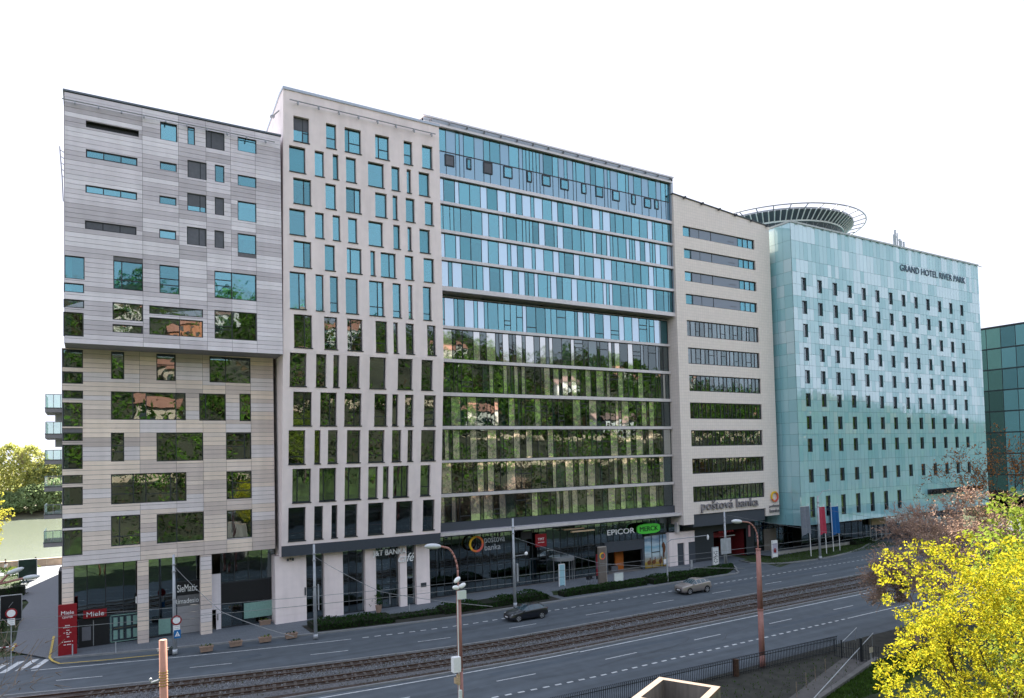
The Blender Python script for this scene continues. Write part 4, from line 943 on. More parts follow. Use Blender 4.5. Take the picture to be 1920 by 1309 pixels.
for ri, (za, zb) in enumerate(zip(zj[:-1], zj[1:])):            # left flank
    for k, (ya, yb) in enumerate(zip([68.06, 69.5, 70.9, 72.3, 73.7, 76], [69.5, 70.9, 72.3, 73.7, 76, 79])):
        j = [random.gauss(0, .004) for _ in range(4)]; x = HX0 - .01
        m.hexa([(x + j[0], yb - .015, za + .015), (x + j[1], ya + .015, za + .015), (x + j[2], ya + .015, zb - .015), (x + j[3], yb - .015, zb - .015), (x + .05, yb - .015, za + .015), (x + .05, ya + .015, za + .015), (x + .05, ya + .015, zb - .015), (x + .05, yb - .015, zb - .015)], random.choice([0, 1, 1, 2] if ri > 10 else [1, 2, 2]))
tag(m.build('flank_glass_panels', hm_, ho), kind='stuff')
m = MB(); wall_holes(m, flat(HY + .04), HX0 + .05, HX1, HZ0, HZ1 - .02, wins, .3)
m.quad((HX0 + .06, 68.1, HZ0), (HX0 + .06, 110, HZ0), (HX0 + .06, 110, HZ1 - .02), (HX0 + .06, 68.1, HZ1 - .02)); m.quad((HX1, HY + .04, HZ0), (HX1, 110, HZ0), (HX1, 110, HZ1 - .02), (HX1, HY + .04, HZ1 - .02))
m.quad((HX0, 110, 0), (HX1, 110, 0), (HX1, 110, HZ1), (HX0, 110, HZ1)); m.quad((HX0, HY, HZ1 - .03), (HX1, HY, HZ1 - .03), (HX1, 110, HZ1 - .03), (HX0, 110, HZ1 - .03))
m.quad((HX0 + .05, HY, HZ0 + .01), (HX1, HY, HZ0 + .01), (HX1, 76, HZ0 + .01), (HX0 + .05, 76, HZ0 + .01))
m.build('backing_wall', mat('teal_joint', (.055, .13, .14), .6), ho)
m = MB(); m.box(HX0 - .15, HX1 + .1, HY - .15, HY + .4, HZ1, HZ1 + .28); m.box(HX0 - .15, HX0 + .2, HY + .4, 84, HZ1, HZ1 + .28)
for k in range(26): x = HX0 + 1.5 + k * 2.15; m.box(x - .2, x + .2, HY - .32, HY - .15, HZ1 - .1, HZ1 + .1)
m.box(HX1, HX1 + 1.1, HY - .25, HY - .15, HZ1 - .15, HZ1 - .03)
m.build('parapet_cap', mat('cap_grey', (.45, .49, .48), .5), ho)
F = flat(HY)
wmesh = {}
for (a, b, c, d) in wins:
    mb = MB(); q0, q1 = -.27, -.02
    fbox(mb, F, a - .02, a + .07, c, d, q0, .01); fbox(mb, F, b - .3, b - .22, c, d, q0, -.1); fbox(mb, F, b - .22, b + .01, c, d, -.3, -.24); fbox(mb, F, a + .07, b - .3, c, c + .07, q0, .03); fbox(mb, F, a + .07, b - .3, d - .09, d, q0, -.02)
    if d - c > 2.5: fbox(mb, F, a, b - .25, c + .95, c + 1.1, q0, -.08)
    w = mb.build('window', M['fascia'], ho)
    cube('window_pane', M['glass'], w, ((a + b) / 2 - .12, HY + .2, (c + d) / 2), (b - a - .35, .025, d - c - .1), (0, 0, random.gauss(0, .01)))
    g = MB(); g.quad((a, HY + .34, c), (b, HY + .34, c), (b, HY + .34, d), (a, HY + .34, d)); g.build('blind', M['blind_dark'] if random.random() < .6 else M['galv'], w)
for (px, py) in ((1683, 0),): pass
# helipad on the roof
C0 = (113.4, 88.5)
def circ(r, z, n, a0=0): return [(C0[0] + r * math.cos(a0 + 2 * math.pi * k / n), C0[1] + r * math.sin(a0 + 2 * math.pi * k / n), z) for k in range(n + 1)]
hp = MB(); n_ = 64
for (ra, za, rb, zb, mi) in ((12.7, 56.35, 14.4, 57.75, 0), (14.4, 57.75, 14.42, 58.05, 1), (14.4, 58.05, 0.1, 58.1, 1)):
    A, B = circ(ra, za, n_), circ(rb, zb, n_)
    for k in range(n_): hp.quad(A[k], A[k + 1], B[k + 1], B[k], mi)
deck = hp.build('helipad_deck', [mat('helipad_panel', (.10, .115, .14), .5), M['steel']], ho)
q = MB(); A = circ(16.5, 58.0, 64)
for k in range(64): q.tube(A[k], A[k + 1], .11, n=6)
q.build('safety_ring', M['steel'], deck)
for k in range(36):
    t = 2 * math.pi * k / 36; q = MB(); q.tube((C0[0] + 14.3 * math.cos(t), C0[1] + 14.3 * math.sin(t), 57.6), (C0[0] + 16.5 * math.cos(t), C0[1] + 16.5 * math.sin(t), 58.0), .09, n=6); q.build('bracket', M['steel'], deck)
q = MB(); A, B = circ(12.8, 56.4, 64), circ(12.8, 56.15, 64)
for k in range(64):
    a, b, c, d = A[k], A[k + 1], B[k + 1], B[k]; q.hexa([a, b, c, d] + [(C0[0] + (p[0] - C0[0]) * .97, C0[1] + (p[1] - C0[1]) * .97, p[2]) for p in (a, b, c, d)])
q.build('lower_ring', M['white'], deck)
for k in range(88):
    t = 2 * math.pi * k / 88
    if math.sin(t) > .55: continue
    q = MB(); q.tube((C0[0] + 12.85 * math.cos(t), C0[1] + 12.85 * math.sin(t), 56.35), (C0[0] + 14.45 * math.cos(t), C0[1] + 14.45 * math.sin(t), 57.72), .11, n=5); q.build('rib', M['white'], deck)
q = MB(); A, B = circ(12.6, 56.2, 40), circ(9.5, 50.6, 40)
for k in range(40): q.quad(A[k], A[k + 1], B[k + 1], B[k])
q.build('support_drum', bpy.data.materials['helipad_panel'], deck)
q = MB()
for k in range(70): a = circ(12.5, 56.1, 70)[k]; b = circ(9.8, 50.7, 70, .25 * (1 if k % 2 else -1))[k]; q.tube(a, b, .08, n=5)
tag(q.build('lattice_struts', M['steel'], deck), kind='stuff')
# letters on the hotel
xa, xb = W(1687, 505, HY)[0], W(1809, 528, HY)[0]
nav = mat('letter_navy', (.05, .09, .15), .5, .05)
s = thing('hotel_letters', 'dark blue capitals high on the teal hotel', 'sign', ((xa + xb) / 2, HY, 44))
z0, z1 = W(1700, 510, HY)[2], W(1700, 498, HY)[2]
text_mesh('GRAND HOTEL RIVER PARK', 'sign_letters', nav, s, xa, xb, HY - .08, z0, .05, zr=z1)
xa, xb = W(1739, 926, HY)[0], W(1840, 918, HY)[0]
s = thing('hotel_letters', 'black capitals low over the hotel entrance, half hidden by bare twigs', 'sign', ((xa + xb) / 2, HY, 7))
text_mesh('GRAND HOTEL RIVER PARK', 'sign_letters', M['black'], s, xa, xb, HY - .3, W(1745, 927, HY)[2], .3, zr=W(1745, 917, HY)[2])
m = MB(); m.box(xa, xb, HY - .16, HY - .06, W(1745, 926, HY)[2] - .05, W(1745, 918, HY)[2] + .05); m.build('backing_strip', M['fascia'], s)
shopfront(ho, 97.6, 147, 72.6, .15, 4.4, 26, (), 'glass_dark')
m = MB(); m.quad((97.6, 76, .1), (147, 76, .1), (147, 76, 4.4), (97.6, 76, 4.4)); m.quad((97.6, 72.6, .13), (147, 72.6, .13), (147, 76, .13), (97.6, 76, .13)); m.build('room_interior', bpy.data.materials['shop_wall'], ho)
m = MB(); m.box(115.5, 119.5, 71.8, 72.4, 2.6, 4.3); m.build('entrance_canopy', M['wood'], ho)
m = MB()
for x in (115.2, 116.8, 118.4, 119.8): m.tube((x, 71.9, .12), (x, 71.9, 4.4), .09, n=8)
m.build('entrance_post', M['galv'], ho)
# aerials and plant on the hotel roof
an = thing('roof_antenna', 'cluster of white mobile phone aerials on the hotel roof', 'antenna', (131.5, 74, 50.7))
m = MB()
for (x, y, z0, z1) in ((130.4, 74, 53.0, 57), (131.0, 74.6, 53.4, 56.4), (132.2, 74.2, 51.5, 55.6), (132.8, 73.8, 52, 55.0), (131.6, 73.6, 50.7, 55)): m.box(x - .15, x + .15, y - .1, y + .1, z0, z1)
m.box(129.6, 131.6, 73.8, 74.2, 52.6, 52.9); m.box(129.6, 130, 73.9, 74.1, 52.3, 53.2); m.build('panel_aerial', M['galv'], an)
m = MB(); m.tube((131.4, 74.2, 50.7), (131.4, 74.2, 56.6), .12, n=8); m.path([(130.3, 74, 50.7), (131.4, 74.2, 53.6), (132.8, 74, 50.7)], .09); m.path([(130.4, 74, 56), (131.4, 74.2, 55.6), (132.3, 74.2, 54.8)], .06); m.build('aerial_mast', M['galv'], an)
x, y, z = W(1780, 489, 74)
pl = thing('roof_plant', 'small grey rooftop ventilation hut near the right end of the hotel roof', 'ventilation unit', (x, 74, 50.7))
m = MB(); m.poly([(x - 2.4, 72.5, 50.7), (x + .2, 72.5, 50.7), (x + .2, 72.5, 52.2), (x - .6, 72.5, 52.2)]); m.poly([(x - 2.4, 75.5, 50.7), (x - .6, 75.5, 52.2), (x + .2, 75.5, 52.2), (x + .2, 75.5, 50.7)])
m.quad((x - 2.4, 72.5, 50.7), (x - .6, 72.5, 52.2), (x - .6, 75.5, 52.2), (x - 2.4, 75.5, 50.7)); m.quad((x - .6, 72.5, 52.2), (x + .2, 72.5, 52.2), (x + .2, 75.5, 52.2), (x - .6, 75.5, 52.2)); m.quad((x + .2, 72.5, 50.7), (x + .2, 75.5, 50.7), (x + .2, 75.5, 52.2), (x + .2, 72.5, 52.2))
m.build('hut', M['roofmetal'], pl); m = MB(); m.box(x + .4, x + 2.2, 73, 74, 50.7, 51.3); m.build('duct', M['steel'], pl)

# ================================================================== dark glass building beyond the hotel
dgb = thing('dark_glass_building', 'dark green glass office block beyond the hotel at the right edge', 'building', (172, 80, 0))
XD = 172.0
def onX(x, y, X):
    d = ray(x, y); t = X / d[0]; return (X, d[1] * t, CAMH + d[2] * t)
yA, zA = onX(1838, 617, XD)[1:]; yB, zB = onX(1960, 603, XD)[1:]
zr = (zA + zB) / 2
ya = 84.0; yb = 58.0
m = MB(); nf = 9; fh = zr / nf; ny = 9; st = (ya - yb) / ny
gm = [glass('tower_glass', (.3, .4, .4), .5, (.75, .97, .97)), glass('tower_glass_dark', (.14, .19, .2), .2, (.7, .9, .9)), glass('tower_glass_blue', (.3, .42, .5), .6, (.62, .85, 1.0))]
for i in range(nf):
    for k in range(ny):
        j = [random.gauss(0, .012) for _ in range(4)]; y0, y1, z0, z1 = yb + k * st, yb + (k + 1) * st, i * fh + .2, (i + 1) * fh
        g = MB(); g.hexa([(XD + j[0], y1 - .03, z0), (XD + j[1], y0 + .03, z0), (XD + j[2], y0 + .03, z1), (XD + j[3], y1 - .03, z1), (XD + .04, y1 - .03, z0), (XD + .04, y0 + .03, z0), (XD + .04, y0 + .03, z1), (XD + .04, y1 - .03, z1)])
        g.build('facade_pane', gm[2] if k < 6 else gm[0] if i > 5 else gm[1], dgb)  # tint picked by place: green, dark and blue reflections put into the glass colour
for i in range(nf + 1): m.box(XD - .06, XD + .3, yb, ya, i * fh - .1, i * fh + .2)
for k in range(ny + 1): m.box(XD - .05, XD + .2, yb + k * st - .05, yb + k * st + .05, 0, zr)
m.box(XD - .12, XD + .5, yb, ya, zr, zr + .35)
m.build('mullions', M['frame'], dgb)
m = MB(); m.quad((XD + 5, yb, 0), (XD + 5, ya, 0), (XD + 5, ya, zr), (XD + 5, yb, zr), 2)
for i in range(1, nf + 1): m.quad((XD + .1, yb, i * fh - .12), (XD + .1, ya, i * fh - .12), (XD + 5, ya, i * fh - .12), (XD + 5, yb, i * fh - .12), 1)
m.quad((XD, yb, 0), (XD + 40, yb, 0), (XD + 40, yb, zr), (XD, yb, zr), 0); m.quad((XD, yb, zr + .3), (XD + 40, yb, zr + .3), (XD + 40, ya, zr + .3), (XD, ya, zr + .3), 0); m.quad((XD, ya, 0), (XD + 40, ya, 0), (XD + 40, ya, zr), (XD, ya, zr), 0)
m.build('room_interior', [bpy.data.materials['shop_wall'], M['inwall'], mat('tower_room', (.17, .2, .17), .9, .6, .25)], dgb)
# ================================================================== ground, roads, tracks, river
def bend(X): return (max(0.0, 32.0 - X) / 38.0) ** 1.5 * 8.0
def struct(name, mb, m, parent=None):
    o = mb.build(name, m, parent)
    if parent is None: o['kind'] = 'structure'
    return o
M['asphalt'] = mat('asphalt', (.098, .115, .132), .82, .22, 1.0, .25, 40, spec=.3, stretch=(.05, .9, 1), dirt=.12)
M['asphalt2'] = mat('asphalt_patch', (.078, .097, .118), .85, .12, .8, .2, 40)
M['mark'] = mat('road_paint', (.55, .57, .58), .7, .25, 3)
M['mark_old'] = mat('road_paint_worn', (.24, .25, .26), .8, .3, 3)
M['yellow'] = mat('yellow_paint', (.5, .36, .07), .7, .2, 3)
def pavemat(name, c, w, h):
    m = tilemat(name, c, tuple(v * .86 for v in c), tuple(v * .55 for v in c), w, h); n = m.node_tree.nodes; l = m.node_tree.links
    geo = n.new('ShaderNodeNewGeometry'); br = [q for q in n if q.type == 'TEX_BRICK'][0]; l.new(geo.outputs['Position'], br.inputs['Vector']); br.offset = .5
    n['Principled BSDF'].inputs['Roughness'].default_value = .8; return m
M['paving'] = pavemat('paving', (.15, .168, .19), .6, .3)
M['paving_path'] = pavemat('paving_path', (.15, .165, .185), .3, .15)
M['kerb'] = mat('kerb_stone', (.23, .235, .24), .8, .12, 2)
M['soil'] = mat('soil', (.034, .034, .028), .95, .35, 1.2, .5, 12)
M['ballast'] = mat('ballast', (.12, .12, .125), .9, .5, 9, .9, 12)
M['rust_bed'] = mat('rusty_bed', (.055, .040, .033), .9, .45, 5, .8, 14)
M['rust'] = mat('rail_rust', (.09, .05, .035), .6, .3, 8, metal=.4)
M['railtop'] = mat('rail_top', (.22, .2, .19), .35, .2, 4, metal=.7)
M['sleeper'] = mat('sleeper', (.10, .085, .075), .9, .3, 5)
M['grass'] = mat('grass_ground', (.026, .042, .011), .95, .6, .5, .6, 20)
M['leaf_grass'] = leafmat('grass_blades', (.055, .105, .022), .3, .4, 1.5)
M['concrete'] = mat('concrete', (.33, .32, .30), .85, .14, 1.4, .25, 18, dirt=.15)
M['conc_dark'] = mat('concrete_stained', (.16, .148, .14), .9, .25, 1.5, .3, 14, stretch=(3, 3, .4), dirt=.3)
M['stone'] = mat('stone_wall', (.42, .33, .24), .85, .15, 1.5, .3, 9)
g = MB(); gh = MB()
# one sheet to the river wall, sloping up to the hill the camera stands on
def gz(Y):
    if Y >= 16: return -.06
    if Y > -4: return -.06 + (16 - Y) / 20 * 12.5
    if Y > -260: return 12.44 + (-4 - Y) ** .97 * .335
    return 12.44 + 256 ** .97 * .335
gx = list(range(-200, 0, 25)) + list(range(0, 420, 20)) + [520, 900]
gy = [-420, -260, -220, -180, -150, -120, -95, -70, -50, -35, -22, -12, -4, 4, 10, 16, 40, 76, 136.8]
def gp_(x, y):
    h = gz(y)
    if y < -4: h += (h - 12.44) * (.2 - .42 * min(1, max(0, (x - 200) / 220)))
    if y < -8: h += (math.sin(x * .021 + 1.2) * 5 + math.sin(x * .05 + y * .03) * 2.5) * min(1, (-8 - y) / 90) - max(0, (x - 120)) * .05 * min(1, (-8 - y) / 120)
    return (x, y, h)
for xa, xb in zip(gx[:-1], gx[1:]):
    for y0, y1 in zip(gy[:-1], gy[1:]): (g if y0 >= 10 else gh).quad(gp_(xa, y0), gp_(xb, y0), gp_(xb, y1), gp_(xa, y1))
struct('ground', g, M['grass']); struct('hillside', gh, mat('forest_floor', (.024, .024, .013), .95, .4, .15))
def strip(mb, xs, f0, f1, z, mi=0):
    for a, b in zip(xs[:-1], xs[1:]): mb.quad((a, f0(a), z), (b, f0(b), z), (b, f1(b), z), (a, f1(a), z), mi)
XS = list(np.arange(-40, 34, 2.0)) + list(np.arange(34, 220, 6.0))
r = MB(); strip(r, XS, lambda x: 35.95 + bend(x) * .5, lambda x: 63.5 + bend(x), 0.0)
r.quad((71.9, 63.4, .001), (80.5, 63.4, .001), (85.6, 80, .001), (77.2, 80, .001)); r.poly([(-40, 63.5 + bend(-40), .001), (-6.6, 63.5 + bend(-6.6), .001), (-6.6, 73.0, .001), (-40, 80, .001)])
r.poly([(80.4, 63.4, .002), (220, 63.4, .002), (220, 72.4, .002), (121, 72.4, .002), (114.7, 70.6, .002), (105, 66.9, .002), (93.6, 64.3, .002), (84.4, 64.6, .002)])
r.poly([(-40, 73, .002), (-6.6, 68.5, .002), (-2.2, 69.2, .002), (-2.2, 73.2, .002), (-40, 80.1, .002)][:5])
struct('road', r, M['asphalt'])
pt = MB()
for (x0, x1, y0, y1) in ((5, 15, 61.4, 62.6), (52, 75, 42.2, 42.9), (25, 44, 44.6, 45.2), (60, 84, 58.4, 59.2), (36, 55, 41.3, 41.6)): pt.quad((x0, y0 + bend(x0), .004), (x1, y0 + bend(x1), .004), (x1, y1 + bend(x1), .004), (x0, y1 + bend(x0), .004))
for (px, py) in ((468, 1230), (470, 1226)): pass
struct('road_patches', pt, M['asphalt2'])
tc_ = MB(); rc = random.Random(41)
for _ in range(26):
    x = rc.uniform(5, 85); y = rc.choice([rc.uniform(41, 46), rc.uniform(54.5, 60)]); ang = rc.uniform(-.25, .25) if rc.random() < .75 else rc.uniform(.9, 1.6); px_ = (x, y)
    for s_ in range(rc.randint(4, 12)):
        ang += rc.gauss(0, .25); L_ = rc.uniform(.4, 1.1); q_ = (px_[0] + math.cos(ang) * L_, px_[1] + math.sin(ang) * L_ * .6); w_ = rc.uniform(.02, .05)
        tc_.quad((px_[0], px_[1] - w_ + bend(px_[0]), .006), (q_[0], q_[1] - w_ + bend(q_[0]), .006), (q_[0], q_[1] + w_ + bend(q_[0]), .006), (px_[0], px_[1] + w_ + bend(px_[0]), .006)); px_ = q_
struct('tar_seams', tc_, mat('tar', (.045, .052, .062), .6, .2))
# painted markings
mk = MB()
def dash(y, x0, x1, L, P, w=.12, mi=0, bfac=1.0):
    x = x0
    while x < x1:
        a, b = x, min(x + L, x1); mk.quad((a, y - w / 2 + bend(a) * bfac, .008), (b, y - w / 2 + bend(b) * bfac, .008), (b, y + w / 2 + bend(b) * bfac, .008), (a, y + w / 2 + bend(a) * bfac, .008), mi); x += P
dash(60.35, 21, 150, .55, 1.06, .2)
for a in np.arange(-4, 20, 2): dash(60.35, a, a + 2, 2, 2, .14, 0)
dash(56.6, -20, 160, 3.0, 8.9, .12)
dash(53.75, -12, 6, 18, 18, .13); 
for a in np.arange(-12, 8, 2): dash(53.9, a, a + 2, 2, 2, .13)
for a in np.arange(2, 34, 2): dash(46.6, a, a + 2, 2, 2, .16, 0, .45)
dash(46.45, 34, 150, 200, 200, .16)
dash(43.65, -4, 150, 3.2, 9.6, .12, 0, .5)
dash(40.7, 14, 61, .5, .98, .2, 0, .5); dash(40.7, 61, 150, 100, 100, .14)
for a in np.arange(-30, -8, 1.15): dash(64.2, a, a + .6, .6, .6, .14)
for k in range(6):                                                     # zebra at the mouth of the path
    x = -9.2 + k * 1.02; a = (x, 68.6 + .1 * k); mk.quad((x, 68.3, .01), (x + .5, 68.3, .01), (x + 1.5, 71.4, .01), (x + 1.0, 71.4, .01))
for a, b in (((81, 64.6), (90, 66.9)), ((82, 65.7), (83.4, 66.2)), ((84.4, 65.5), (85.5, 66.0)), ((86.6, 65.3), (87.4, 65.8))): mk.quad((a[0], a[1], .01), (a[0] + .3, a[1], .01), (b[0] + .3, b[1], .01), (b[0], b[1], .01), 1)
dash(62.6, 84, 150, .5, 1.06, .14, 1)
struct('road_markings', mk, [M['mark'], M['mark_old']])
ym = MB()
pts = [G(101, 1196), G(93, 1237), G(99, 1243), G(112, 1248), G(200, 1241), G(300, 1231)]
for a, b in zip(pts[:-1], pts[1:]):
    d = Vector((b[0] - a[0], b[1] - a[1], 0)).normalized(); nn = Vector((-d.y, d.x, 0)) * .09
    ym.quad((a[0] - nn.x, a[1] - nn.y, .165), (b[0] - nn.x, b[1] - nn.y, .165), (b[0] + nn.x, b[1] + nn.y, .165), (a[0] + nn.x, a[1] + nn.y, .165))
pa, pb = G(29, 1210), G(22, 1224); ym.quad((pa[0] - .1, pa[1], .165), (pa[0] + .1, pa[1], .165), (pb[0] + .1, pb[1], .165), (pb[0] - .1, pb[1], .165))
struct('kerb_line', ym, M['yellow'])
# pavement in front of the buildings
p = MB(); xs_ = [-2.6] + list(np.arange(-2, 34, 2.0)) + list(np.arange(34, 72, 4.0)) + [71.9]
strip(p, xs_, lambda x: 63.75 + bend(x), lambda x: 80.0, .12); p.quad((71.9, 68.0, .121), (77.3, 70.8, .121), (78.3, 80, .121), (71.9, 80, .121))
p.quad((87.2, 69.8, .12), (121, 72.0, .12), (150, 72.5, .12), (87.2, 80, .12))
struct('pavement', p, M['paving'])
p = MB(); p.poly([(-6.3, 76.0, .13), (-2.6, 70.0, .13), (-2.0, 76, .13), (-2.0, 137, .13), (-9.5, 137, .13), (-7.4, 108, .13), (-6.2, 101, .13), (-6.5, 95, .13), (-5.9, 80, .13)]); p.quad((-60, 128.5, .125), (-4, 128.5, .125), (-2, 137, .125), (-60, 137, .125)); p.quad((-30, 102.5, .125), (-6, 103.5, .125), (-6, 106.5, .125), (-30, 105.5, .125))
struct('path', p, M['paving_path'])
k = MB()
for a, b in zip(xs_[:-1], xs_[1:]): k.hexa([(a, 63.45 + bend(a), -.02), (b, 63.45 + bend(b), -.02), (b, 63.45 + bend(b), .14), (a, 63.45 + bend(a), .14), (a, 63.76 + bend(a), -.02), (b, 63.76 + bend(b), -.02), (b, 63.76 + bend(b), .14), (a, 63.76 + bend(a), .14)])
for a, b in zip(XS[17:-1], XS[18:]):
    for y, f in ((53.3, 1.0), (46.9, .6)): k.hexa([(a, y + bend(a) * f, -.02), (b, y + bend(b) * f, -.02), (b, y + bend(b) * f, .13), (a, y + bend(a) * f, .13), (a, y + .22 + bend(a) * f, -.02), (b, y + .22 + bend(b) * f, -.02), (b, y + .22 + bend(b) * f, .13), (a, y + .22 + bend(a) * f, .13)])
def kerbpath(pts, w=.22, z=.14):
    for a, b in zip(pts[:-1], pts[1:]):
        d = Vector((b[0] - a[0], b[1] - a[1])).normalized(); n_ = Vector((-d.y, d.x)) * w
        k.hexa([(a[0], a[1], -.02), (b[0], b[1], -.02), (b[0], b[1], z), (a[0], a[1], z), (a[0] + n_.x, a[1] + n_.y, -.02), (b[0] + n_.x, b[1] + n_.y, -.02), (b[0] + n_.x, b[1] + n_.y, z), (a[0] + n_.x, a[1] + n_.y, z)])
kerbpath([(71.9, 63.4), (73.0, 63.9), (73.9, 65.0), (75.6, 66.6), (77.2, 68.6)])
isl = [(80.8, 70.6), (80.2, 68.3), (81.6, 66.2), (84.4, 64.85), (89, 64.3), (93.6, 64.5), (99, 65.4), (105, 67.0), (110, 69.0), (114.7, 70.9), (118.7, 72.2)]
kerbpath(isl)
struct('kerb', k, M['kerb'])
l_ = MB(); l_.poly([(x, y + .2, .12) for x, y in isl] + [(118, 72.6, .12), (97, 70.4, .12), (88, 69.6, .12)]); struct('lawn', l_, M['grass'])
lw = MB(); lw.box(88.5, 114, 70.6, 70.9, .1, .55); tag(lw.build('planter_wall', M['concrete']), 'low pale concrete wall along the hotel lawn', 'wall')
l2 = MB(); l2.poly([(-6.7, 76.4, .1), (-6.3, 80, .1), (-6.9, 95, .1), (-6.6, 101.5, .1), (-8, 102.5, .1), (-40, 102, .1), (-40, 80.2, .1), (-7.6, 75.6, .1)]); l2.poly([(-8.2, 107, .1), (-10.2, 128, .1), (-60, 128, .1), (-60, 106, .1)])
struct('lawn', l2, M['grass'])
# tram bed
tb = MB(); strip(tb, XS, lambda x: 47.1 + bend(x) * .62, lambda x: 53.35 + bend(x), .06); struct('track_bed', tb, M['ballast'])
rb = MB()
TR = [(52.15, .96), (49.35, .8)]
for y, f in TR: strip(rb, XS, lambda x: y - 1.0 + bend(x) * f, lambda x: y + 1.0 + bend(x) * f, .066)
strip(rb, XS, lambda x: 47.1 + bend(x) * .62, lambda x: 47.75 + bend(x) * .64, .064)
struct('rusty_track_bed', rb, M['rust_bed'])
for ti, (y, f) in enumerate(TR):
    t = thing('tram_track', ['rusty tram track on sleepers, the one nearer the buildings', 'rusty tram track on sleepers, the one nearer the railing'][ti], 'tram track', (40, y, .06))
    for s_ in (-.52, .52):
        m = MB()
        for a, b in zip(XS[17:-1], XS[18:]):
            for w_, z0, z1, mi in ((.05, .08, .17, 0), (.04, .17, .185, 1)):
                ya, yb2 = y + s_ + bend(a) * f, y + s_ + bend(b) * f
                m.hexa([(a, ya - w_, z0), (b, yb2 - w_, z0), (b, yb2 - w_, z1), (a, ya - w_, z1), (a, ya + w_, z0), (b, yb2 + w_, z0), (b, yb2 + w_, z1), (a, ya + w_, z1)], mi)
        m.build('rail', [M['rust'], M['railtop']], t)
    for x in np.arange(0, 92, .7):
        if random.random() < .06: continue
        a = math.atan2(bend(x + .5) * f - bend(x - .5) * f, 1.0)
        cube('sleeper', M['sleeper'], t, (x, y + bend(x) * f + random.uniform(-.04, .04), .08), (.2, 1.75 + random.uniform(-.1, .1), .07), (0, 0, a + random.uniform(-.03, .03)))
st = MB()
for i in range(9000):
    x = random.uniform(0, 95) ** 1.0; y = random.gauss(50.75, .55) if random.random() < .7 else random.uniform(47.2, 53.2)
    yb_ = y + bend(x) * .88; s_ = random.uniform(.04, .11); z = .065
    c = [(x + random.uniform(-s_, s_), yb_ + random.uniform(-s_, s_), z) for _ in range(3)]; st.poly(c); tip = (x, yb_, z + s_ * 1.1)
    for q in range(3): st.tri(c[q], c[(q + 1) % 3], tip)
tag(st.build('ballast_stones', mat('ballast_stone', (.22, .225, .24), .9, .5, 11)), kind='stuff')
wd_ = MB()
for i in range(1600):
    x = random.uniform(4, 90); y = random.choice([47.25, 53.1, 50.7]) + random.gauss(0, .12) + bend(x) * (.62 if random.random() < .5 else .95); h = random.uniform(.05, .22); a = random.uniform(0, 6.28)
    wd_.tri((x - .03 * math.cos(a), y - .03 * math.sin(a), .06), (x + .03 * math.cos(a), y + .03 * math.sin(a), .06), (x + random.uniform(-.08, .08), y + random.uniform(-.08, .08), .06 + h))
tag(wd_.build('track_weeds', leafmat('weeds', (.10, .10, .04), .3)), kind='stuff')
# river, far bank
def watermat():
    m, n, l, p = newmat('river_water'); p.inputs['Base Color'].default_value = (.12, .14, .105, 1); p.inputs['Roughness'].default_value = .2; p.inputs['IOR'].default_value = 1.33
    geo = n.new('ShaderNodeNewGeometry'); mp = n.new('ShaderNodeMapping'); mp.inputs['Scale'].default_value = (.22, .6, 1); l.new(geo.outputs['Position'], mp.inputs[0])
    nz = n.new('ShaderNodeTexNoise'); nz.inputs['Scale'].default_value = 1; nz.inputs['Detail'].default_value = 6; l.new(mp.outputs[0], nz.inputs['Vector'])
    bp = n.new('ShaderNodeBump'); bp.inputs['Strength'].default_value = .5; bp.inputs['Distance'].default_value = .25; l.new(nz.outputs[0], bp.inputs['Height']); l.new(bp.outputs[0], p.inputs['Normal']); return m
w = MB(); w.quad((-900, 137.6, -5), (1200, 137.6, -5), (1200, 372, -5), (-900, 372, -5)); struct('river', w, watermat())
bk_ = MB(); bk_.quad((-900, 352, -5.3), (1200, 352, -5.3), (1200, 368, -2.0), (-900, 368, -2.0)); bk_.quad((-900, 368, -2), (1200, 368, -2), (1200, 3200, -2), (-900, 3200, -2)); struct('far_bank', bk_, mat('bank_earth', (.12, .11, .07), .95, .4, .2))
eb = MB(); eb.quad((-200, 136.8, -.06), (900, 136.8, -.06), (900, 137.7, -6), (-200, 137.7, -6)); struct('embankment', eb, M['stone'])
m = MB(); x = -120
pw_ = thing('promenade_wall', 'long low beige stone wall between the promenade and the river', 'wall', (-30, 137, .1))
while x < 40:
    q = MB(); q.box(x + .02, x + 5.98, 136.9, 137.5, .1, 1.15); q.box(x, x + 6, 136.82, 137.58, 1.15, 1.3); q.build('wall_block', M['stone'], pw_); x += 6
# ramp, soil bed and lawn on this side of the railing
sb = MB(); sb.poly([(10, 37.5, -.01), (10, 26, -.01), (51, 26, -.01), (75, 33.8, -.01), (75, 36.2, -.01)][::1]); struct('soil_bed', sb, M['soil'])
rp_ = [G(1480, 1309), G(1583, 1232), G(1640, 1240), G(1540, 1309)]
v0 = Vector(rp_[0]) - Vector(rp_[1]); v3 = Vector(rp_[3]) - Vector(rp_[2])
a_, b_, c_, d_ = Vector(rp_[1]), Vector(rp_[2]), Vector(rp_[2]) + v3 * 1.5, Vector(rp_[1]) + v0 * 1.4
q = MB(); q.quad(*[(p_.x, p_.y, .02) for p_ in (a_, b_, c_, d_)]); struct('ramp', q, mat('ramp_concrete', (.095, .09, .086), .9, .15, 1.2, dirt=.15))
q = MB(); dd = (c_ - b_).normalized(); nn = Vector((-dd.y, dd.x, 0)) * .35
if nn.x < 0: nn = -nn
q.hexa([(b_.x, b_.y, -.02), (c_.x, c_.y, -.02), (c_.x, c_.y, .35), (b_.x, b_.y, .35)] + [((p_ + nn).x, (p_ + nn).y, z) for p_, z in ((b_, -.02), (c_, -.02), (c_, .35), (b_, .35))])
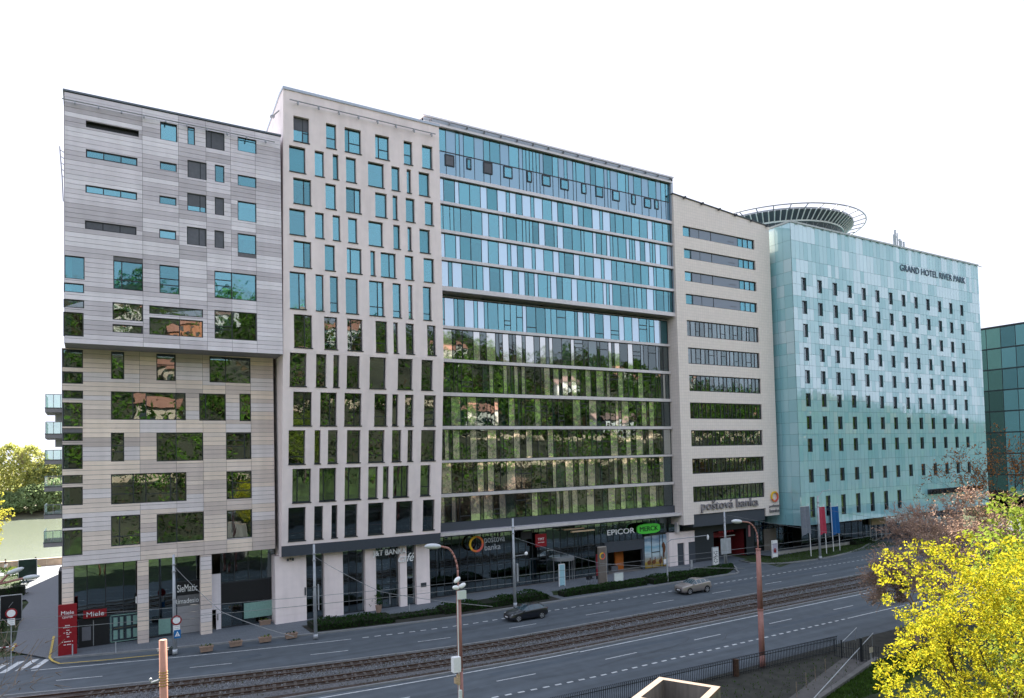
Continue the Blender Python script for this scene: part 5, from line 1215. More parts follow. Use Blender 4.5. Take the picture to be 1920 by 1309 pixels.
tag(q.build('ramp_wall', mat('ramp_edge', (.14, .135, .13), .9, .15, 1.5, dirt=.2)), 'low concrete edge wall between the ramp and the lawn', 'wall')
lg = MB(); lg.poly([((b_ + nn).x, (b_ + nn).y, .1), ((c_ + nn).x, (c_ + nn).y, .1), (60, 20, .1), (75, 33, .1)]); struct('lawn', lg, M['grass'])
# ================================================================== vegetation tools
rnd = random.Random(5)
def rv(): 
    while True:
        v = Vector((rnd.uniform(-1, 1), rnd.uniform(-1, 1), rnd.uniform(-1, 1)))
        if .01 < v.length < 1: return v.normalized()
def leafquad(mb, c, s, up=None, asp=.6, mi=0):
    n = rv(); a = n.orthogonal().normalized(); b = n.cross(a); t = rnd.uniform(0, 6.28)
    u = (a * math.cos(t) + b * math.sin(t)) * s; v = (b * math.cos(t) - a * math.sin(t)) * s * asp
    c = Vector(c); mb.quad(c - u, c - v * .9 + u * .15, c + u, c + v * .9 + u * .15, mi)
def clump(mb, c, r, n, s, flat_=1.0, nm=1):
    for _ in range(n):
        d = rv() * r * rnd.random() ** .4; d.z *= flat_
        leafquad(mb, Vector(c) + d, s * rnd.uniform(.6, 1.3), mi=rnd.randrange(nm))
def limb(mb, p, d, L, r, lev, maxlev, tips, spread=.55, kids=(2, 3), shrink=.72, droop=0.0, n=5):
    segs = 3; q = Vector(p); d = Vector(d).normalized(); r0 = r
    for i in range(segs):
        e = q + d * (L / segs); r1 = r0 * .86; mb.tube(q, e, r0, r1, n if lev < 2 else 4 if lev < 3 else 3, caps=False)
        q = e; r0 = r1; d = (d + rv() * .13 + Vector((0, 0, .03 - droop))).normalized()
        if lev >= 1 and lev < maxlev and i < segs - 1 and rnd.random() < .55:
            s = (d + rv() * spread * 1.3).normalized(); limb(mb, q, s, L * shrink * .8, r0 * .6, lev + 1, maxlev, tips, spread, kids, shrink, droop, n)
    tips.append((q, d, lev))
    if lev < maxlev:
        for _ in range(rnd.randint(*kids)):
            s = (d + rv() * spread).normalized(); limb(mb, q, s, L * shrink * rnd.uniform(.8, 1.15), r0 * .72, lev + 1, maxlev, tips, spread, kids, shrink, droop, n)
M['bark'] = mat('bark', (.07, .052, .042), .9, .3, 5, .4, 25)
M['bark_pale'] = mat('bark_pale', (.22, .17, .13), .9, .3, 5)
M['twig'] = mat('twig_pink', (.30, .205, .165), .9, .25, 2)
M['hedge'] = leafmat('hedge_leaf', (.028, .062, .018), .25, .45, 2.2)
M['maple'] = leafmat('maple_bloom', (.46, .41, .026), .42, .38, 1.6); M['maple2'] = leafmat('maple_leaf', (.24, .27, .026), .42, .3, 1.6)
M['lime'] = leafmat('lime_leaf', (.22, .28, .045), .45, .25, .8)
M['willow'] = leafmat('willow_leaf', (.38, .36, .06), .5, .2, .5)
M['far1'] = leafmat('poplar_leaf', (.42, .43, .14), .5, .25, .14); M['far2'] = leafmat('bank_leaf', (.24, .31, .15), .5, .3, .14)
M['copper'] = leafmat('copper_leaf', (.42, .17, .05), .4, .4, 1)

# hedges along the carriageway
def hedge(name, label, x0, x1, y0, y1, h, dens=95, group='clipped hedges beside the road', cat='hedge', wob=.25):
    o_ = thing(name, label, cat, ((x0 + x1) / 2, (y0(x0) + y1(x0)) / 2, .1), group)
    mb = MB(); area = 0; x = x0
    while x < x1:
        ya, yb = y0(x), y1(x); e = min(1, (x - x0 + .1) / .5, (x1 - x + .1) / .5)
        top = h * (1 + wob * math.sin(x * 1.7) * .5 + wob * .5 * math.sin(x * .63 + 1)) * (.55 + .45 * e)
        for _ in range(int(dens * .25 * (1 + (yb - ya) * .55))):
            t = rnd.random()
            if rnd.random() < .35: yy = ya + rnd.uniform(-.08, .12); zz = rnd.uniform(.05, top)
            else: yy = ya + (yb - ya) * t; zz = top * (1 - .35 * abs(2 * t - 1) ** 3) + rnd.uniform(-.16, .07)
            leafquad(mb, (x + rnd.uniform(-.14, .14), yy, .1 + zz), rnd.uniform(.06, .13))
        x += .25
    mb.build('hedge_leaves', M['hedge'], o_)
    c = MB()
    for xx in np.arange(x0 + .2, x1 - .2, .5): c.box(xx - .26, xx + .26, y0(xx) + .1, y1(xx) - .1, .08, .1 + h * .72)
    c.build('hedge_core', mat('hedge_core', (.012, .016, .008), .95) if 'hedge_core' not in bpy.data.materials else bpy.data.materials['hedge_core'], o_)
hb = lambda d: (lambda x: 64.1 + d + bend(x))
hedge('hedge', 'dark low hedge at the kerb beside the pale catenary pole, left end of the strip', 18.0, 25.5, hb(0.1), hb(3.0), .75)
hedge('hedge', 'sparse low brown and green bushes between two hedge clumps in front of the white piers', 25.8, 30.8, hb(1.2), hb(2.9), .42, 42)
hedge('hedge', 'long low dark hedge behind the navy car', 30.9, 43.6, hb(.7), hb(3.0), .8, wob=.45)
hedge('hedge', 'lower clipped hedge along the kerb left of the beige car', 45.5, 57.6, lambda x: 64.3 + .02 * (58 - x), lambda x: 66.0, .75, wob=.1)
hedge('hedge', 'clipped hedge along the kerb right behind the beige car', 58.3, 74.4, lambda x: 64.0 + max(0, x - 71) * .6, lambda x: 66.4, .85, wob=.1)
lw2 = MB(); lw2.poly([(45, 66.2, .125), (74, 66.6, .125), (75.8, 67.3, .125), (76, 68.4, .125), (58, 68.6, .125), (46, 68.0, .125)]); struct('lawn', lw2, M['grass'])
sb2 = MB(); strip(sb2, list(np.arange(17.5, 44.6, 1.8)), lambda x: 63.9 + bend(x), lambda x: 67.3 + bend(x), .126); struct('soil_bed', sb2, M['soil'])
hedge('hedge', 'small round dark bush on the hotel lawn near the entrance', 107.2, 112.0, lambda x: 69.4, lambda x: 70.6, .8)
hedge('hedge', 'dark hedge at the left edge in front of the advertising board', -16, -6.6, lambda x: 107.2, lambda x: 109.4, 1.5, 60, wob=.5)
hedge('hedge', 'dark hedge at the lower left edge under the near advertising board', -12.5, -7.4, lambda x: 84, lambda x: 88, .9, 80, wob=.6)
# grass blades as one mass on the lawns
gb = MB()
def blades(n, f, h=.14):
    for _ in range(n):
        x, y, z = f(); a = rnd.uniform(0, 6.28); w_ = rnd.uniform(.02, .05); hh = h * rnd.uniform(.5, 1.4)
        gb.tri((x - w_ * math.cos(a), y - w_ * math.sin(a), z), (x + w_ * math.cos(a), y + w_ * math.sin(a), z), (x + rnd.uniform(-.07, .07), y + rnd.uniform(-.07, .07), z + hh))
blades(5000, lambda: (rnd.uniform(82, 114), rnd.uniform(65.2, 70.4), .12)); blades(2600, lambda: (rnd.uniform(46, 75), rnd.uniform(66.3, 68.3), .12))
blades(4000, lambda: (rnd.uniform(-20, -7), rnd.uniform(77, 101), .1), .18); blades(3000, lambda: (rnd.uniform(-26, -9.5), rnd.uniform(110, 127), .12), .2)
def ramplawn():
    t = rnd.random(); u = rnd.random() ** 1.2; p_ = b_ + (c_ - b_) * t + nn + Vector((1, 0, 0)) * u * 12; return (p_.x, p_.y, .1)
blades(9000, ramplawn, .16)
blades(900, lambda: (rnd.uniform(20, 49), rnd.uniform(30, 34.5), 0), .12)
tag(gb.build('grass', M['leaf_grass']), kind='stuff')

# ------------------------------------------------------------------ trees
def bloomtree(name, label, base, top, cpos, radii, ncl, per, ls, mats, trunk_r=.2, cat='tree', inner=.35, cl_r=.22, lev=4, group=None, forks=5, minz=None):
    t = thing(name, label, cat, base, group)
    tm = MB(); tips = []; base = Vector(base); C = Vector(cpos)
    fork = base + (C - base) * .42; tm.tube(base, fork, trunk_r, trunk_r * .8, 9, caps=False)
    for k in range(forks):
        a = 2 * math.pi * k / forks + rnd.uniform(-.3, .3); d = Vector((math.cos(a) * .55, math.sin(a) * .55, 1)).normalized()
        limb(tm, fork - Vector((0, 0, .2 * k * .3)), d, radii[2] * .55, trunk_r * .5, 1, lev, tips, .5, (2, 3), .7)
    tm.build('trunk', M['bark'], t)
    cr = MB()
    for k in range(ncl):
        d = rv(); rr = (1 - inner * rnd.random() ** 1.5); n1 = 1 + .22 * math.sin(d.x * 4 + d.z * 5 + base.x) + .14 * math.sin(d.y * 7 + d.z * 3)
        c = C + Vector((d.x * radii[0], d.y * radii[1], d.z * radii[2])) * rr * n1
        if c.z < base.z + .6: continue
        clump(cr, c, cl_r * rnd.uniform(.7, 1.35), per, ls, .75, len(mats))
    cr.build('crown', mats, t)
    return t
cpt = D(1872, 1215, 22); bs = (cpt[0], cpt[1], gz(cpt[1]) if cpt[1] < 16 else -.06)
bloomtree('maple_tree', 'yellow flowering maple filling the lower right corner', bs, None, cpt, (3.25, 3.1, 3.65), 1200, 24, .056, [M['maple'], M['maple'], M['maple2']], .22, cl_r=.25, inner=.5)
c2 = D(1975, 1110, 27); bloomtree('lime_tree', 'lime green leafy tree at the right edge behind the yellow maple', (c2[0], c2[1], 0), None, c2, (2.2, 2.2, 4.6), 900, 15, .09, [M['lime']], .2, cl_r=.3, inner=.5)
def baretree(name, label, base, h, spread_, seed, mt, maxlev=5, r=.16, buds=None, bud_n=3, bs=.06, kids=(2, 3)):
    global rnd
    rnd = random.Random(seed); t = thing(name, label, 'tree', base)
    tm = MB(); tips = []; limb(tm, base, (rnd.uniform(-.05, .05), rnd.uniform(-.05, .05), 1), h * .40, r, 0, maxlev, tips, spread_, kids, .72, .0, 7)
    tm.build('trunk', mt, t)
    cb = MB()
    for (q, d, lv) in tips:
        if lv >= maxlev - 1:
            for _ in range(bud_n): 
                e = q + (d + rv() * .9) * rnd.uniform(.15, .7); cb.tube(q, e, .02, .012, 3, caps=False)
                if buds: leafquad(cb, e, bs * rnd.uniform(.6, 1.4), mi=1)
    cb.build('crown', [mt, buds or mt], t)
    return t
M['bud'] = leafmat('bud_pink', (.52, .35, .26), .35, .3, 2); M['bud2'] = leafmat('bud_tan', (.58, .42, .24), .35, .3, 2)
for i, (px, dep, h, seed, lab) in enumerate([(1765, 60, 9.6, 11, 'bare spring tree with pinkish brown twigs left behind the yellow maple'), (1830, 66, 11.2, 12, 'taller bare tree of tan twigs right of the pinkish one, in front of the hotel'), (1712, 56, 6.6, 13, 'small low bare tree with pink twigs beside the tram tracks'), (1895, 60, 11.5, 14, 'bare brown tree standing behind the lime green crown')]):
    p_ = D(px, 1000, dep); baretree('bare_tree', lab, (p_[0], p_[1], 0), h, .75, seed, M['twig'], 5, .17, M['bud'] if i != 1 else M['bud2'], 7, .085)
p_ = D(1905, 900, 95); baretree('copper_tree', 'dark twiggy tree with copper leaves before the dark glass block at the right edge', (p_[0], p_[1], 0), 17, .7, 31, M['bark'], 5, .22, M['copper'], 3, .14)
p_ = D(-6, 1180, 33); baretree('bare_tree', 'bare pale branches reaching in at the left edge over the lawn', (p_[0] - 1.6, p_[1], 0), 7.5, .8, 17, M['bark_pale'], 4, .1, None, 2)
rnd = random.Random(9)
# trees across the river
def fartree(label, px, topy, w_, mats, seed, Y=374, name='riverside_tree', group='trees across the river', n=520, low=.18):
    r = random.Random(seed); x = G(px, 975, -5)[0] * (Y + 0) / 356.0; d = .517 * x + .855 * Y; h = 16 + (858.6 - .0243 * (px - 960) - topy) / FPX * d + 2 - 0
    t = thing(name, label, 'tree', (x, Y, -2), group)
    m = MB(); tips = []; global rnd
    rnd = r; limb(m, (x, Y, -2), (0, 0, 1), h * .36, .5, 0, 3, tips, .42, (2, 4), .74); m.build('trunk', M['bark_pale'], t)
    c = MB()
    for k in range(n):
        dz = r.random(); dd = rv(); prof = math.sin(math.pi * min(1, (dz * .86 + .14))) ** .6
        q = Vector((x + dd.x * w_ * prof, Y + dd.y * w_ * prof * .8, -2 + h * (low + (1 - low) * dz)))
        clump(c, q, 1.5, 6, .62, .9, len(mats))
    c.build('crown', mats, t)
for i, (px, ty, w_, mi) in enumerate([(-30, 846, 9, 0), (18, 838, 9.5, 0), (52, 840, 9, 0), (82, 868, 9, 1), (108, 872, 8, 1), (-70, 850, 9, 0)]):
    fartree(['yellow-green poplar on the far river bank at the left picture edge', 'tall yellow-green poplar on the far bank, second from the left edge', 'tall yellow-green poplar on the far bank in the middle of the clump', 'lower dull green tree on the far bank beside the balconies', 'dull green tree on the far bank half hidden by the balconies', 'poplar on the far bank beyond the left edge'][i], px, ty, w_, [[M['far1']], [M['far2'], M['far1']]][mi], 40 + i)
for i, (px, ty) in enumerate([(10, 930), (60, 915), (100, 905)]):
    fartree(['low grey-green willow scrub at the water on the far bank, left', 'rounded grey-green willow scrub at the water on the far bank, middle', 'grey-green willow scrub on the far bank behind the lower balconies'][i], px, ty, 9, [M['far2']], 60 + i, 362, 'riverside_bush', 'bushes across the river', 420, .02)
rnd = random.Random(10)
c3 = D(-34, 990, 118); t = bloomtree('willow_tree', 'yellow willow at the left edge over the river promenade', (c3[0] - 1, c3[1], .1), None, (c3[0] - 1, c3[1], c3[2] + 1.0), (4.2, 4, 5.0), 420, 14, .2, [M['willow']], .25, cl_r=.6, inner=.6)
far = MB(); r_ = random.Random(3); rnd = r_
for k in range(2600):
    x = r_.uniform(-600, 900); y = r_.uniform(378, 460); clump(far, (x, y, r_.uniform(-1, 12) ), 3.2, 3, 1.5, 1.2, 2)
tag(far.build('far_wood', [M['far2'], M['far1']]), kind='stuff')
rnd = random.Random(12)
# small bushes and beds on the riverside lawn
for i, (px, py) in enumerate([(12, 1074), (28, 1082), (40, 1073)]):
    a = G(px, py); t = thing('garden_bush', ['low bright green bush on the riverside lawn, left', 'low bright green bush on the riverside lawn beside the lamp', 'small yellow-green bush before the dark advertising board'][i], 'bush', (a[0], a[1], .1)); m = MB()
    for k in range(60): clump(m, (a[0] + rnd.gauss(0, .9), a[1] + rnd.gauss(0, .7), rnd.uniform(.2, .8)), .3, 5, .13)
    m.build('foliage', [M['lime'] if i == 2 else M['leaf_grass']], t)

# ================================================================== street furniture
M['lamp_pink'] = mat('lamp_pink_paint', (.42, .20, .175), .6, .12, 3, .15, 30, dirt=.2)
M['mast_salmon'] = mat('mast_salmon_paint', (.50, .24, .17), .6, .12, 3, dirt=.15)
M['lamp_head'] = mat('lamp_head', (.55, .57, .60), .35, .05)
def lamphead(mb, c, d, s=1.0):
    d = Vector(d).normalized(); R = d.to_track_quat('X', 'Z').to_matrix(); mb.ball(Vector(c) + d * .42 * s, .5 * s, .2 * s, .16 * s, 12, 8, 0, R)
def curvedlamp(label, base, zj, ztop, reach, r0):
    t = thing('street_lamp', label, 'street lamp', base); b = Vector(base)
    m = MB(); zs = [b.z, b.z + .9, b.z + 4.2, zj]; rs = [r0 * 1.1, r0 * 1.05, r0, r0 * .82]
    for i in range(3): m.tube((b.x, b.y, zs[i]), (b.x, b.y, zs[i + 1]), rs[i], rs[i + 1], 12)
    m.tube((b.x, b.y, zs[2] - .05), (b.x, b.y, zs[2] + .05), r0 * 1.15, n=12); m.tube((b.x, b.y, zj - .06), (b.x, b.y, zj + .04), r0 * .95, n=12)
    m.build('post', M['lamp_pink'], t, True)
    a = MB(); R = ztop - zj; pts = [(b.x, b.y, zj), (b.x - .02, b.y, zj + R * .35)]
    for k in range(1, 9): s_ = k / 8; pts.append((b.x - reach * .75 * (1 - math.cos(s_ * math.pi / 2)), b.y + .1 * s_, zj + R * (.35 + .63 * math.sin(s_ * math.pi / 2))))
    pts.append((b.x - reach, b.y + .15, ztop + .02)); a.path(pts, .055, 8); a.build('arm', M['lamp_pink'], t, True)
    h = MB(); lamphead(h, pts[-1], (-1, .1, .08), 1.0); h.build('lamp_head', M['lamp_head'], t, True)
    return t
q = W(1428, 1085, 35.4); l1 = curvedlamp('pink lamp post with a curved arm and pale head standing behind the railing', (42.55, 35.4, 0), W(1418, 1030, 35.4)[2], W(1400, 978, 35.4)[2], 1.55, .2)
q0 = W(866, 1330, 35.4); l2 = curvedlamp('pink lamp post carrying cameras and boxes with a curved arm, lower middle', (q0[0] - .05, 35.4, 0), W(858, 1110, 35.4)[2], W(845, 1024, 35.4)[2], 1.0, .155)
bx_ = q0[0] - .05
m = MB(); z = W(860, 1113, 35.4)[2]; m.box(bx_ - .2, bx_ + .28, 35.0, 35.2, z - .25, z + .2); o = m.build('junction_box', M['blind'], l2)
z = W(855, 1243, 35.4)[2]; m = MB(); m.box(bx_ - .58, bx_ - .14, 35.0, 35.35, z - .42, z + .4); m.build('junction_box', M['white'], l2)
z = W(855, 1272, 35.4)[2]; m = MB(); m.box(bx_ - .3, bx_ - .16, 35.1, 35.3, z - .3, z + .25); m.box(bx_ - .45, bx_ - .3, 35.1, 35.3, z - .2, z + .1); m.build('cable_box', M['wood'], l2)
z = W(855, 1300, 35.4)[2]; m = MB(); m.box(bx_ - .22, bx_ - .05, 35.1, 35.25, z - .3, z + .2); m.tube((bx_ - .2, 35.2, 0), (bx_ - .17, 35.2, 8.2), .03, n=6); m.build('cable', M['blind'], l2)
for dz, dx, s_ in ((.0, -.2, 1), (-.42, -.28, -.4), (-.35, .12, .6)):
    z = W(855, 1086, 35.4)[2] + dz; m = MB(); m.ball((bx_ + dx, 35.15, z), .26, .13, .13, 10, 6, 0, Euler((0, -.5 * s_, .3)).to_matrix()); m.tube((bx_, 35.35, z), (bx_ + dx, 35.2, z), .04, n=6); m.build('camera_unit', M['white'], l2, True)
# double lamp whose post stands out of frame at the left
dl = thing('street_lamp', 'two pale lamp heads on pink arms reaching in at the left edge over the path', 'street lamp', (-4.2, 45, 0))
pb_ = W(-14, 1100, 45); m = MB(); m.tube((pb_[0], 45, 0), (pb_[0], 45, pb_[2]), .13, .1, 10); m.build('post', M['lamp_pink'], dl)
m = MB(); e1 = W(17, 1075, 45); e2 = W(46, 1084, 45); m.path([(pb_[0], 45, pb_[2] - .2), e1], .06, 8); m.path([(pb_[0], 45, pb_[2] + .05), e2], .06, 8); m.build('arm', M['lamp_pink'], dl)
for e, d in ((e1, (1, 0, .35)), (e2, (1, 0, .05))): m = MB(); lamphead(m, Vector(e) - Vector(d) * .05, d, .8); m.build('lamp_head', M['lamp_head'], dl, True)
# salmon mast close to the camera
tp = W(305.5, 1200, 25); ms = thing('tram_mast', 'salmon coloured mast cut off flat with wire wound round it, lower left', 'mast', (tp[0], 25, 0))
m = MB(); m.tube((tp[0] + .1, 25, -.1), (tp[0], 25, tp[2]), .13, .115, 14); m.build('post', M['mast_salmon'], ms, True)
for k in range(6): z = W(305, 1260 + k * 5, 25)[2]; m = MB(); m.tube((tp[0] + .01, 25, z - .012), (tp[0] + .01, 25, z + .012), .132, n=14); m.build('wire_wrap', mat('wire_yellow', (.42, .27, .06), .6) if k == 0 else bpy.data.materials['wire_yellow'], ms)
m = MB(); z = W(305, 1216, 25)[2]; m.tube((tp[0] - .18, 25, z), (tp[0] + .18, 25, z), .02, n=6); m.tube((tp[0] - .16, 25, z - .06), (tp[0] + .16, 25, z - .06), .02, n=6); z = W(305, 1272, 25)[2]; m.tube((tp[0] - .35, 24.9, z - .05), (tp[0], 25, z), .035, n=6); m.ball((tp[0] - .36, 24.9, z + .05), .05, .05, .05, 8, 5); m.build('bracket', M['galv'], ms)
# catenary poles
def pole(label, px, py, ptop, r, extras=None):
    b = G(px, py, .12); zt = W(px - (py - ptop) * .02, ptop, b[1])[2]
    t = thing('catenary_pole', label, 'pole', (b[0], b[1], .1)); m = MB(); m.tube((b[0], b[1], .1), (b[0] - .05, b[1], zt), r, r * .62, 12); m.tube((b[0], b[1], .1), (b[0], b[1], .5), r * 1.25, n=12)
    m.build('post', M['galv'], t, True); c = MB()
    for f in (.9, .83, .55): z = .1 + (zt - .1) * f; c.tube((b[0] - .03, b[1], z - .04), (b[0] - .03, b[1], z + .04), r * 1.05, n=10)
    c.build('clamp', M['steel'], t); return t, b, zt
poles = []
t, b, zt = pole('pale catenary pole at the kerb before the white pier, left end of the hedge', 592, 1197, 1021, .16); poles.append((b, zt))
m = MB(); m.box(b[0] + .25, b[0] + .33, b[1] - .1, b[1] + .1, 2.6, 4.9); m.build('banner_holder', M['galv'], t)
t, b, zt = pole('pale catenary pole at the kerb with road signs, before the roller door', 328, 1226, 1040, .16); poles.append((b, zt))
sp = (b[0] + .08, b[1] - .25)
def disc(mb, c, r, y, mi=0, n=28): mb.poly([(c[0] + r * math.cos(2 * math.pi * k / n), y, c[1] + r * math.sin(2 * math.pi * k / n)) for k in range(n)], mi); 
def nosign(loc_x, y, zc, r, label, parent_loc, paper=True, name='road_sign'):
    t = thing(name, label, 'road sign', parent_loc)
    m = MB(); m.tube((loc_x, y + .02, zc), (loc_x, y - .02, zc), r, n=28); m.build('sign_rim', M['red'], t)
    m = MB(); m.tube((loc_x, y - .021, zc), (loc_x, y - .026, zc), r * .72, n=28); m.build('sign_face', M['white'], t)
    if paper: m = MB(); m.box(loc_x - r * .62, loc_x + r * .62, y - .02, y + .02, zc - r * 1.05 - r * 1.35, zc - r * 1.08); m.build('sign_plate', M['white'], t); m = MB(); [m.box(loc_x - r * .45, loc_x + r * .45, y - .024, y - .02, zc - r * 1.35 - k * .16, zc - r * 1.3 - k * .16) for k in range(4)]; m.build('small_print', M['blind_dark'], t)
    return t
nosign(W(331, 1163, sp[1])[0], sp[1], W(331, 1163, sp[1])[2], .4, 'round red-rimmed no entry sign with white plate on the left catenary pole', (b[0], b[1], 2))
q = W(332.5, 1188.5, sp[1]); s = thing('road_sign', 'square blue pedestrian crossing sign below the round sign on the pole', 'road sign', (q[0], q[1], q[2])); m = MB(); m.box(q[0] - .26, q[0] + .26, sp[1] - .04, sp[1], q[2] - .36, q[2] + .33); m.build('sign_board', M['blue'], s)
m = MB(); m.poly([(q[0] - .2, sp[1] - .045, q[2] - .2), (q[0] + .2, sp[1] - .045, q[2] - .2), (q[0], sp[1] - .045, q[2] + .22)]); m.build('sign_triangle', M['white'], s); m = MB(); m.ball((q[0], sp[1] - .05, q[2] + .04), .035, .01, .035, 8, 5); m.path([(q[0] - .06, sp[1] - .05, q[2] - .18), (q[0], sp[1] - .05, q[2] - .05), (q[0] + .06, sp[1] - .05, q[2] - .18)], .015, 5); m.build('sign_figure', M['blue'], s)
t, b, zt = pole('pale catenary pole behind the navy car, before the glass front', 966, 1137, 972, .17); poles.append((b, zt))
m = MB(); m.box(b[0] + .25, b[0] + .42, b[1] - .15, b[1] + .1, 2.7, 4.6); m.build('banner_holder', M['galv'], t); m = MB(); m.path([(b[0], b[1], 5.4), (b[0] + 1.3, b[1] - .3, 5.5)], .03); m.build('bracket', M['galv'], t); m = MB(); m.ball((b[0] + 1.35, b[1] - .3, 5.6), .22, .14, .2, 8, 6); m.build('camera_unit', M['white'], t)
t, b, zt = pole('pale catenary pole at the garage drive before the cream block', 1362, 1066, 960, .18); poles.append((b, zt))
t, b, zt = pole('pale catenary pole on the hotel lawn in front of the flags', 1538, 1048, 930, .19); poles.append((b, zt))
m = MB(); m.path([(b[0], b[1], zt - .2), (b[0] + .9, b[1] - .2, zt + .7), (b[0] + 2.4, b[1] - .4, zt + .85)], .04, 6); m.build('arm', M['galv'], t)
# traffic lamp post by the beige car
b = G(1252, 1092, .12); tl_ = thing('signal_pole', 'thin grey post with a long arm to the right behind the beige car', 'pole', b); zt = W(1252, 1018, b[1])[2]; m = MB(); m.tube(b, (b[0], b[1], zt), .11, .08, 10); m.build('post', M['galv'], tl_); m = MB(); e = W(1326, 1004, b[1]); m.path([(b[0], b[1], zt), (b[0] + .8, b[1], zt + .35), e], .05, 6); m.build('arm', M['steel'], tl_)
m = MB(); m.ball((e[0] + .1, e[1], e[2] - .25), .15, .15, .35, 8, 6); m.build('lamp_head', M['white'], tl_)
# overhead wires
wi = mat('wire', (.22, .23, .24), .5)
def wire(label, pts, r=.02, sag=.3):
    m = MB(); pts = [Vector(p) for p in pts]
    for a, b in zip(pts[:-1], pts[1:]):
        prev = a
        for k in range(1, 9): t = k / 8; q = a.lerp(b, t); q.z -= sag * 4 * t * (1 - t); m.tube(prev, q, r, n=4, caps=False); prev = q
    o = tag(m.build('overhead_wire', wi), label, 'wire')
wire('contact wire strung along the tram track nearer the buildings', [(-10, 52.1 + bend(-10), 5.6), (20, 52.1 + bend(20), 5.6), (50, 52.1, 5.6), (80, 52.1, 5.6), (120, 52.1, 5.6)], .02, .12)
wire('contact wire strung along the tram track nearer the railing', [(-10, 49.3 + bend(-10) * .8, 5.6), (20, 49.3 + bend(20) * .8, 5.6), (50, 49.3, 5.6), (80, 49.3, 5.6), (120, 49.3, 5.6)], .02, .12)
for (pb2, zt2), lab in zip(poles, ['span wire from the pole at the white pier across the tracks', 'span wire from the pole with road signs across the tracks', 'span wire from the pole behind the navy car across the tracks', 'span wire from the pole at the garage drive across the tracks', 'span wire from the pole on the hotel lawn across the tracks']):
    wire(lab, [(pb2[0], pb2[1], min(zt2, 7.4)), (pb2[0] + 1.5, 51, 6.0), (pb2[0] + 2.5, 35.4, 7.4)], .02, .1)
# planters, pot, bollards, boards
M['terra'] = mat('terracotta_planter', (.30, .205, .155), .85, .15, 4)
pr0 = None
for i, (px, py, lab) in enumerate([(387, 1221, 'terracotta trough at the kerb, first to the right of the pole with road signs'), (442, 1211, 'terracotta trough at the kerb, second to the right of the pole with road signs'), (497, 1203, 'terracotta trough at the kerb, third to the right of the pole with road signs'), (546, 1196, 'terracotta trough at the kerb nearest the dark hedge'), (497, 1171, 'terracotta trough standing against the shop window beside the white pier'), (318, 1226, 'dark low planter at the foot of the pole with road signs')]):
    a = G(px, py, .12); t = thing('flower_trough', lab, 'planter', a, 'planters on the pavement'); m = MB(); w_, d_2, h_ = .52, .24, .42
    m.hexa([(a[0] - w_ * .9, a[1] - d_2 * .9, .12), (a[0] + w_ * .9, a[1] - d_2 * .9, .12), (a[0] + w_, a[1] - d_2, .12 + h_), (a[0] - w_, a[1] - d_2, .12 + h_), (a[0] - w_ * .9, a[1] + d_2 * .9, .12), (a[0] + w_ * .9, a[1] + d_2 * .9, .12), (a[0] + w_, a[1] + d_2, .12 + h_), (a[0] - w_, a[1] + d_2, .12 + h_)])
    m.box(a[0] - w_ - .03, a[0] + w_ + .03, a[1] - d_2 - .03, a[1] + d_2 + .03, .12 + h_ - .08, .12 + h_ + .005); m.build('trough', M['terra'] if i < 5 else M['sill'], t)
    m = MB(); [clump(m, (a[0] + rnd.uniform(-.42, .42), a[1] + rnd.uniform(-.15, .15), .62), .12, 5, .06, 1, 2) for _ in range(12)]; m.build('flowers', [M['hedge'], M['hedge'] if i % 2 else M['lime']], t)
a = G(710, 1148, .12); t = thing('potted_tree', 'narrow dark evergreen in a terracotta pot beside the cafe door', 'plant', a); m = MB(); m.tube((a[0], a[1], .12), (a[0], a[1], .85), .24, .36, 14); m.build('pot', M['terra'], t)
m = MB(); [clump(m, (a[0] + rnd.gauss(0, .3) * (1 - k / 95), a[1] + rnd.gauss(0, .3) * (1 - k / 95), .9 + k * .026), .16, 8, .07) for k in range(80)]; m.build('foliage', M['hedge'], t)
a = G(1130, 1104, .12); t = thing('totem_sign', 'tall brown bank totem with a ring emblem beside the entrance', 'sign', (a[0], a[1], .12)); zt = W(1133, 1026, a[1])[2]; m = MB(); m.box(a[0] - .55, a[0] + .55, a[1] - .12, a[1] + .12, .12, zt); m.build('totem_body', mat('totem_brown', (.16, .135, .12), .5), t); m = MB(); m.box(a[0] + .551, a[0] + .62, a[1] - .13, a[1] + .14, .12, zt + .03); m.box(a[0] - .55, a[0] + .62, a[1] - .13, a[1] + .14, zt, zt + .1); m.build('totem_edge', mat('totem_edge', (.4, .36, .32), .5), t); m = MB(); ringmesh(m, (a[0], zt - 1.0), .3, .42, a[1] - .16, a[1] - .12, 24, mi=lambda t_: 0 if math.pi * .4 < t_ < math.pi * 1.3 else 1); m.build('sign_ring', [bpy.data.materials['ring_yellow'], bpy.data.materials['ring_red']], t)
def board(name, label, px, py, w_, h_, mt, cat='sign', frame=None, z0=.12):
    a = G(px, py, z0); t = thing(name, label, cat, a); m = MB(); m.box(a[0] - w_ / 2, a[0] + w_ / 2, a[1] - .06, a[1] + .06, z0 + .1, z0 + h_); m.build('panel', mt, t); f = MB(); f.box(a[0] - w_ / 2 - .06, a[0] - w_ / 2, a[1] - .08, a[1] + .08, z0, z0 + h_ + .05); f.box(a[0] + w_ / 2, a[0] + w_ / 2 + .06, a[1] - .08, a[1] + .08, z0, z0 + h_ + .05); f.box(a[0] - w_ / 2, a[0] + w_ / 2, a[1] - .08, a[1] + .08, z0 + h_, z0 + h_ + .07); f.build('frame', frame or M['galv'], t); return t, a
t, a = board('info_board', 'pale glazed notice board behind the hedge beside the brown totem', 1160, 1098, 1.35, 1.5, M['blind'])
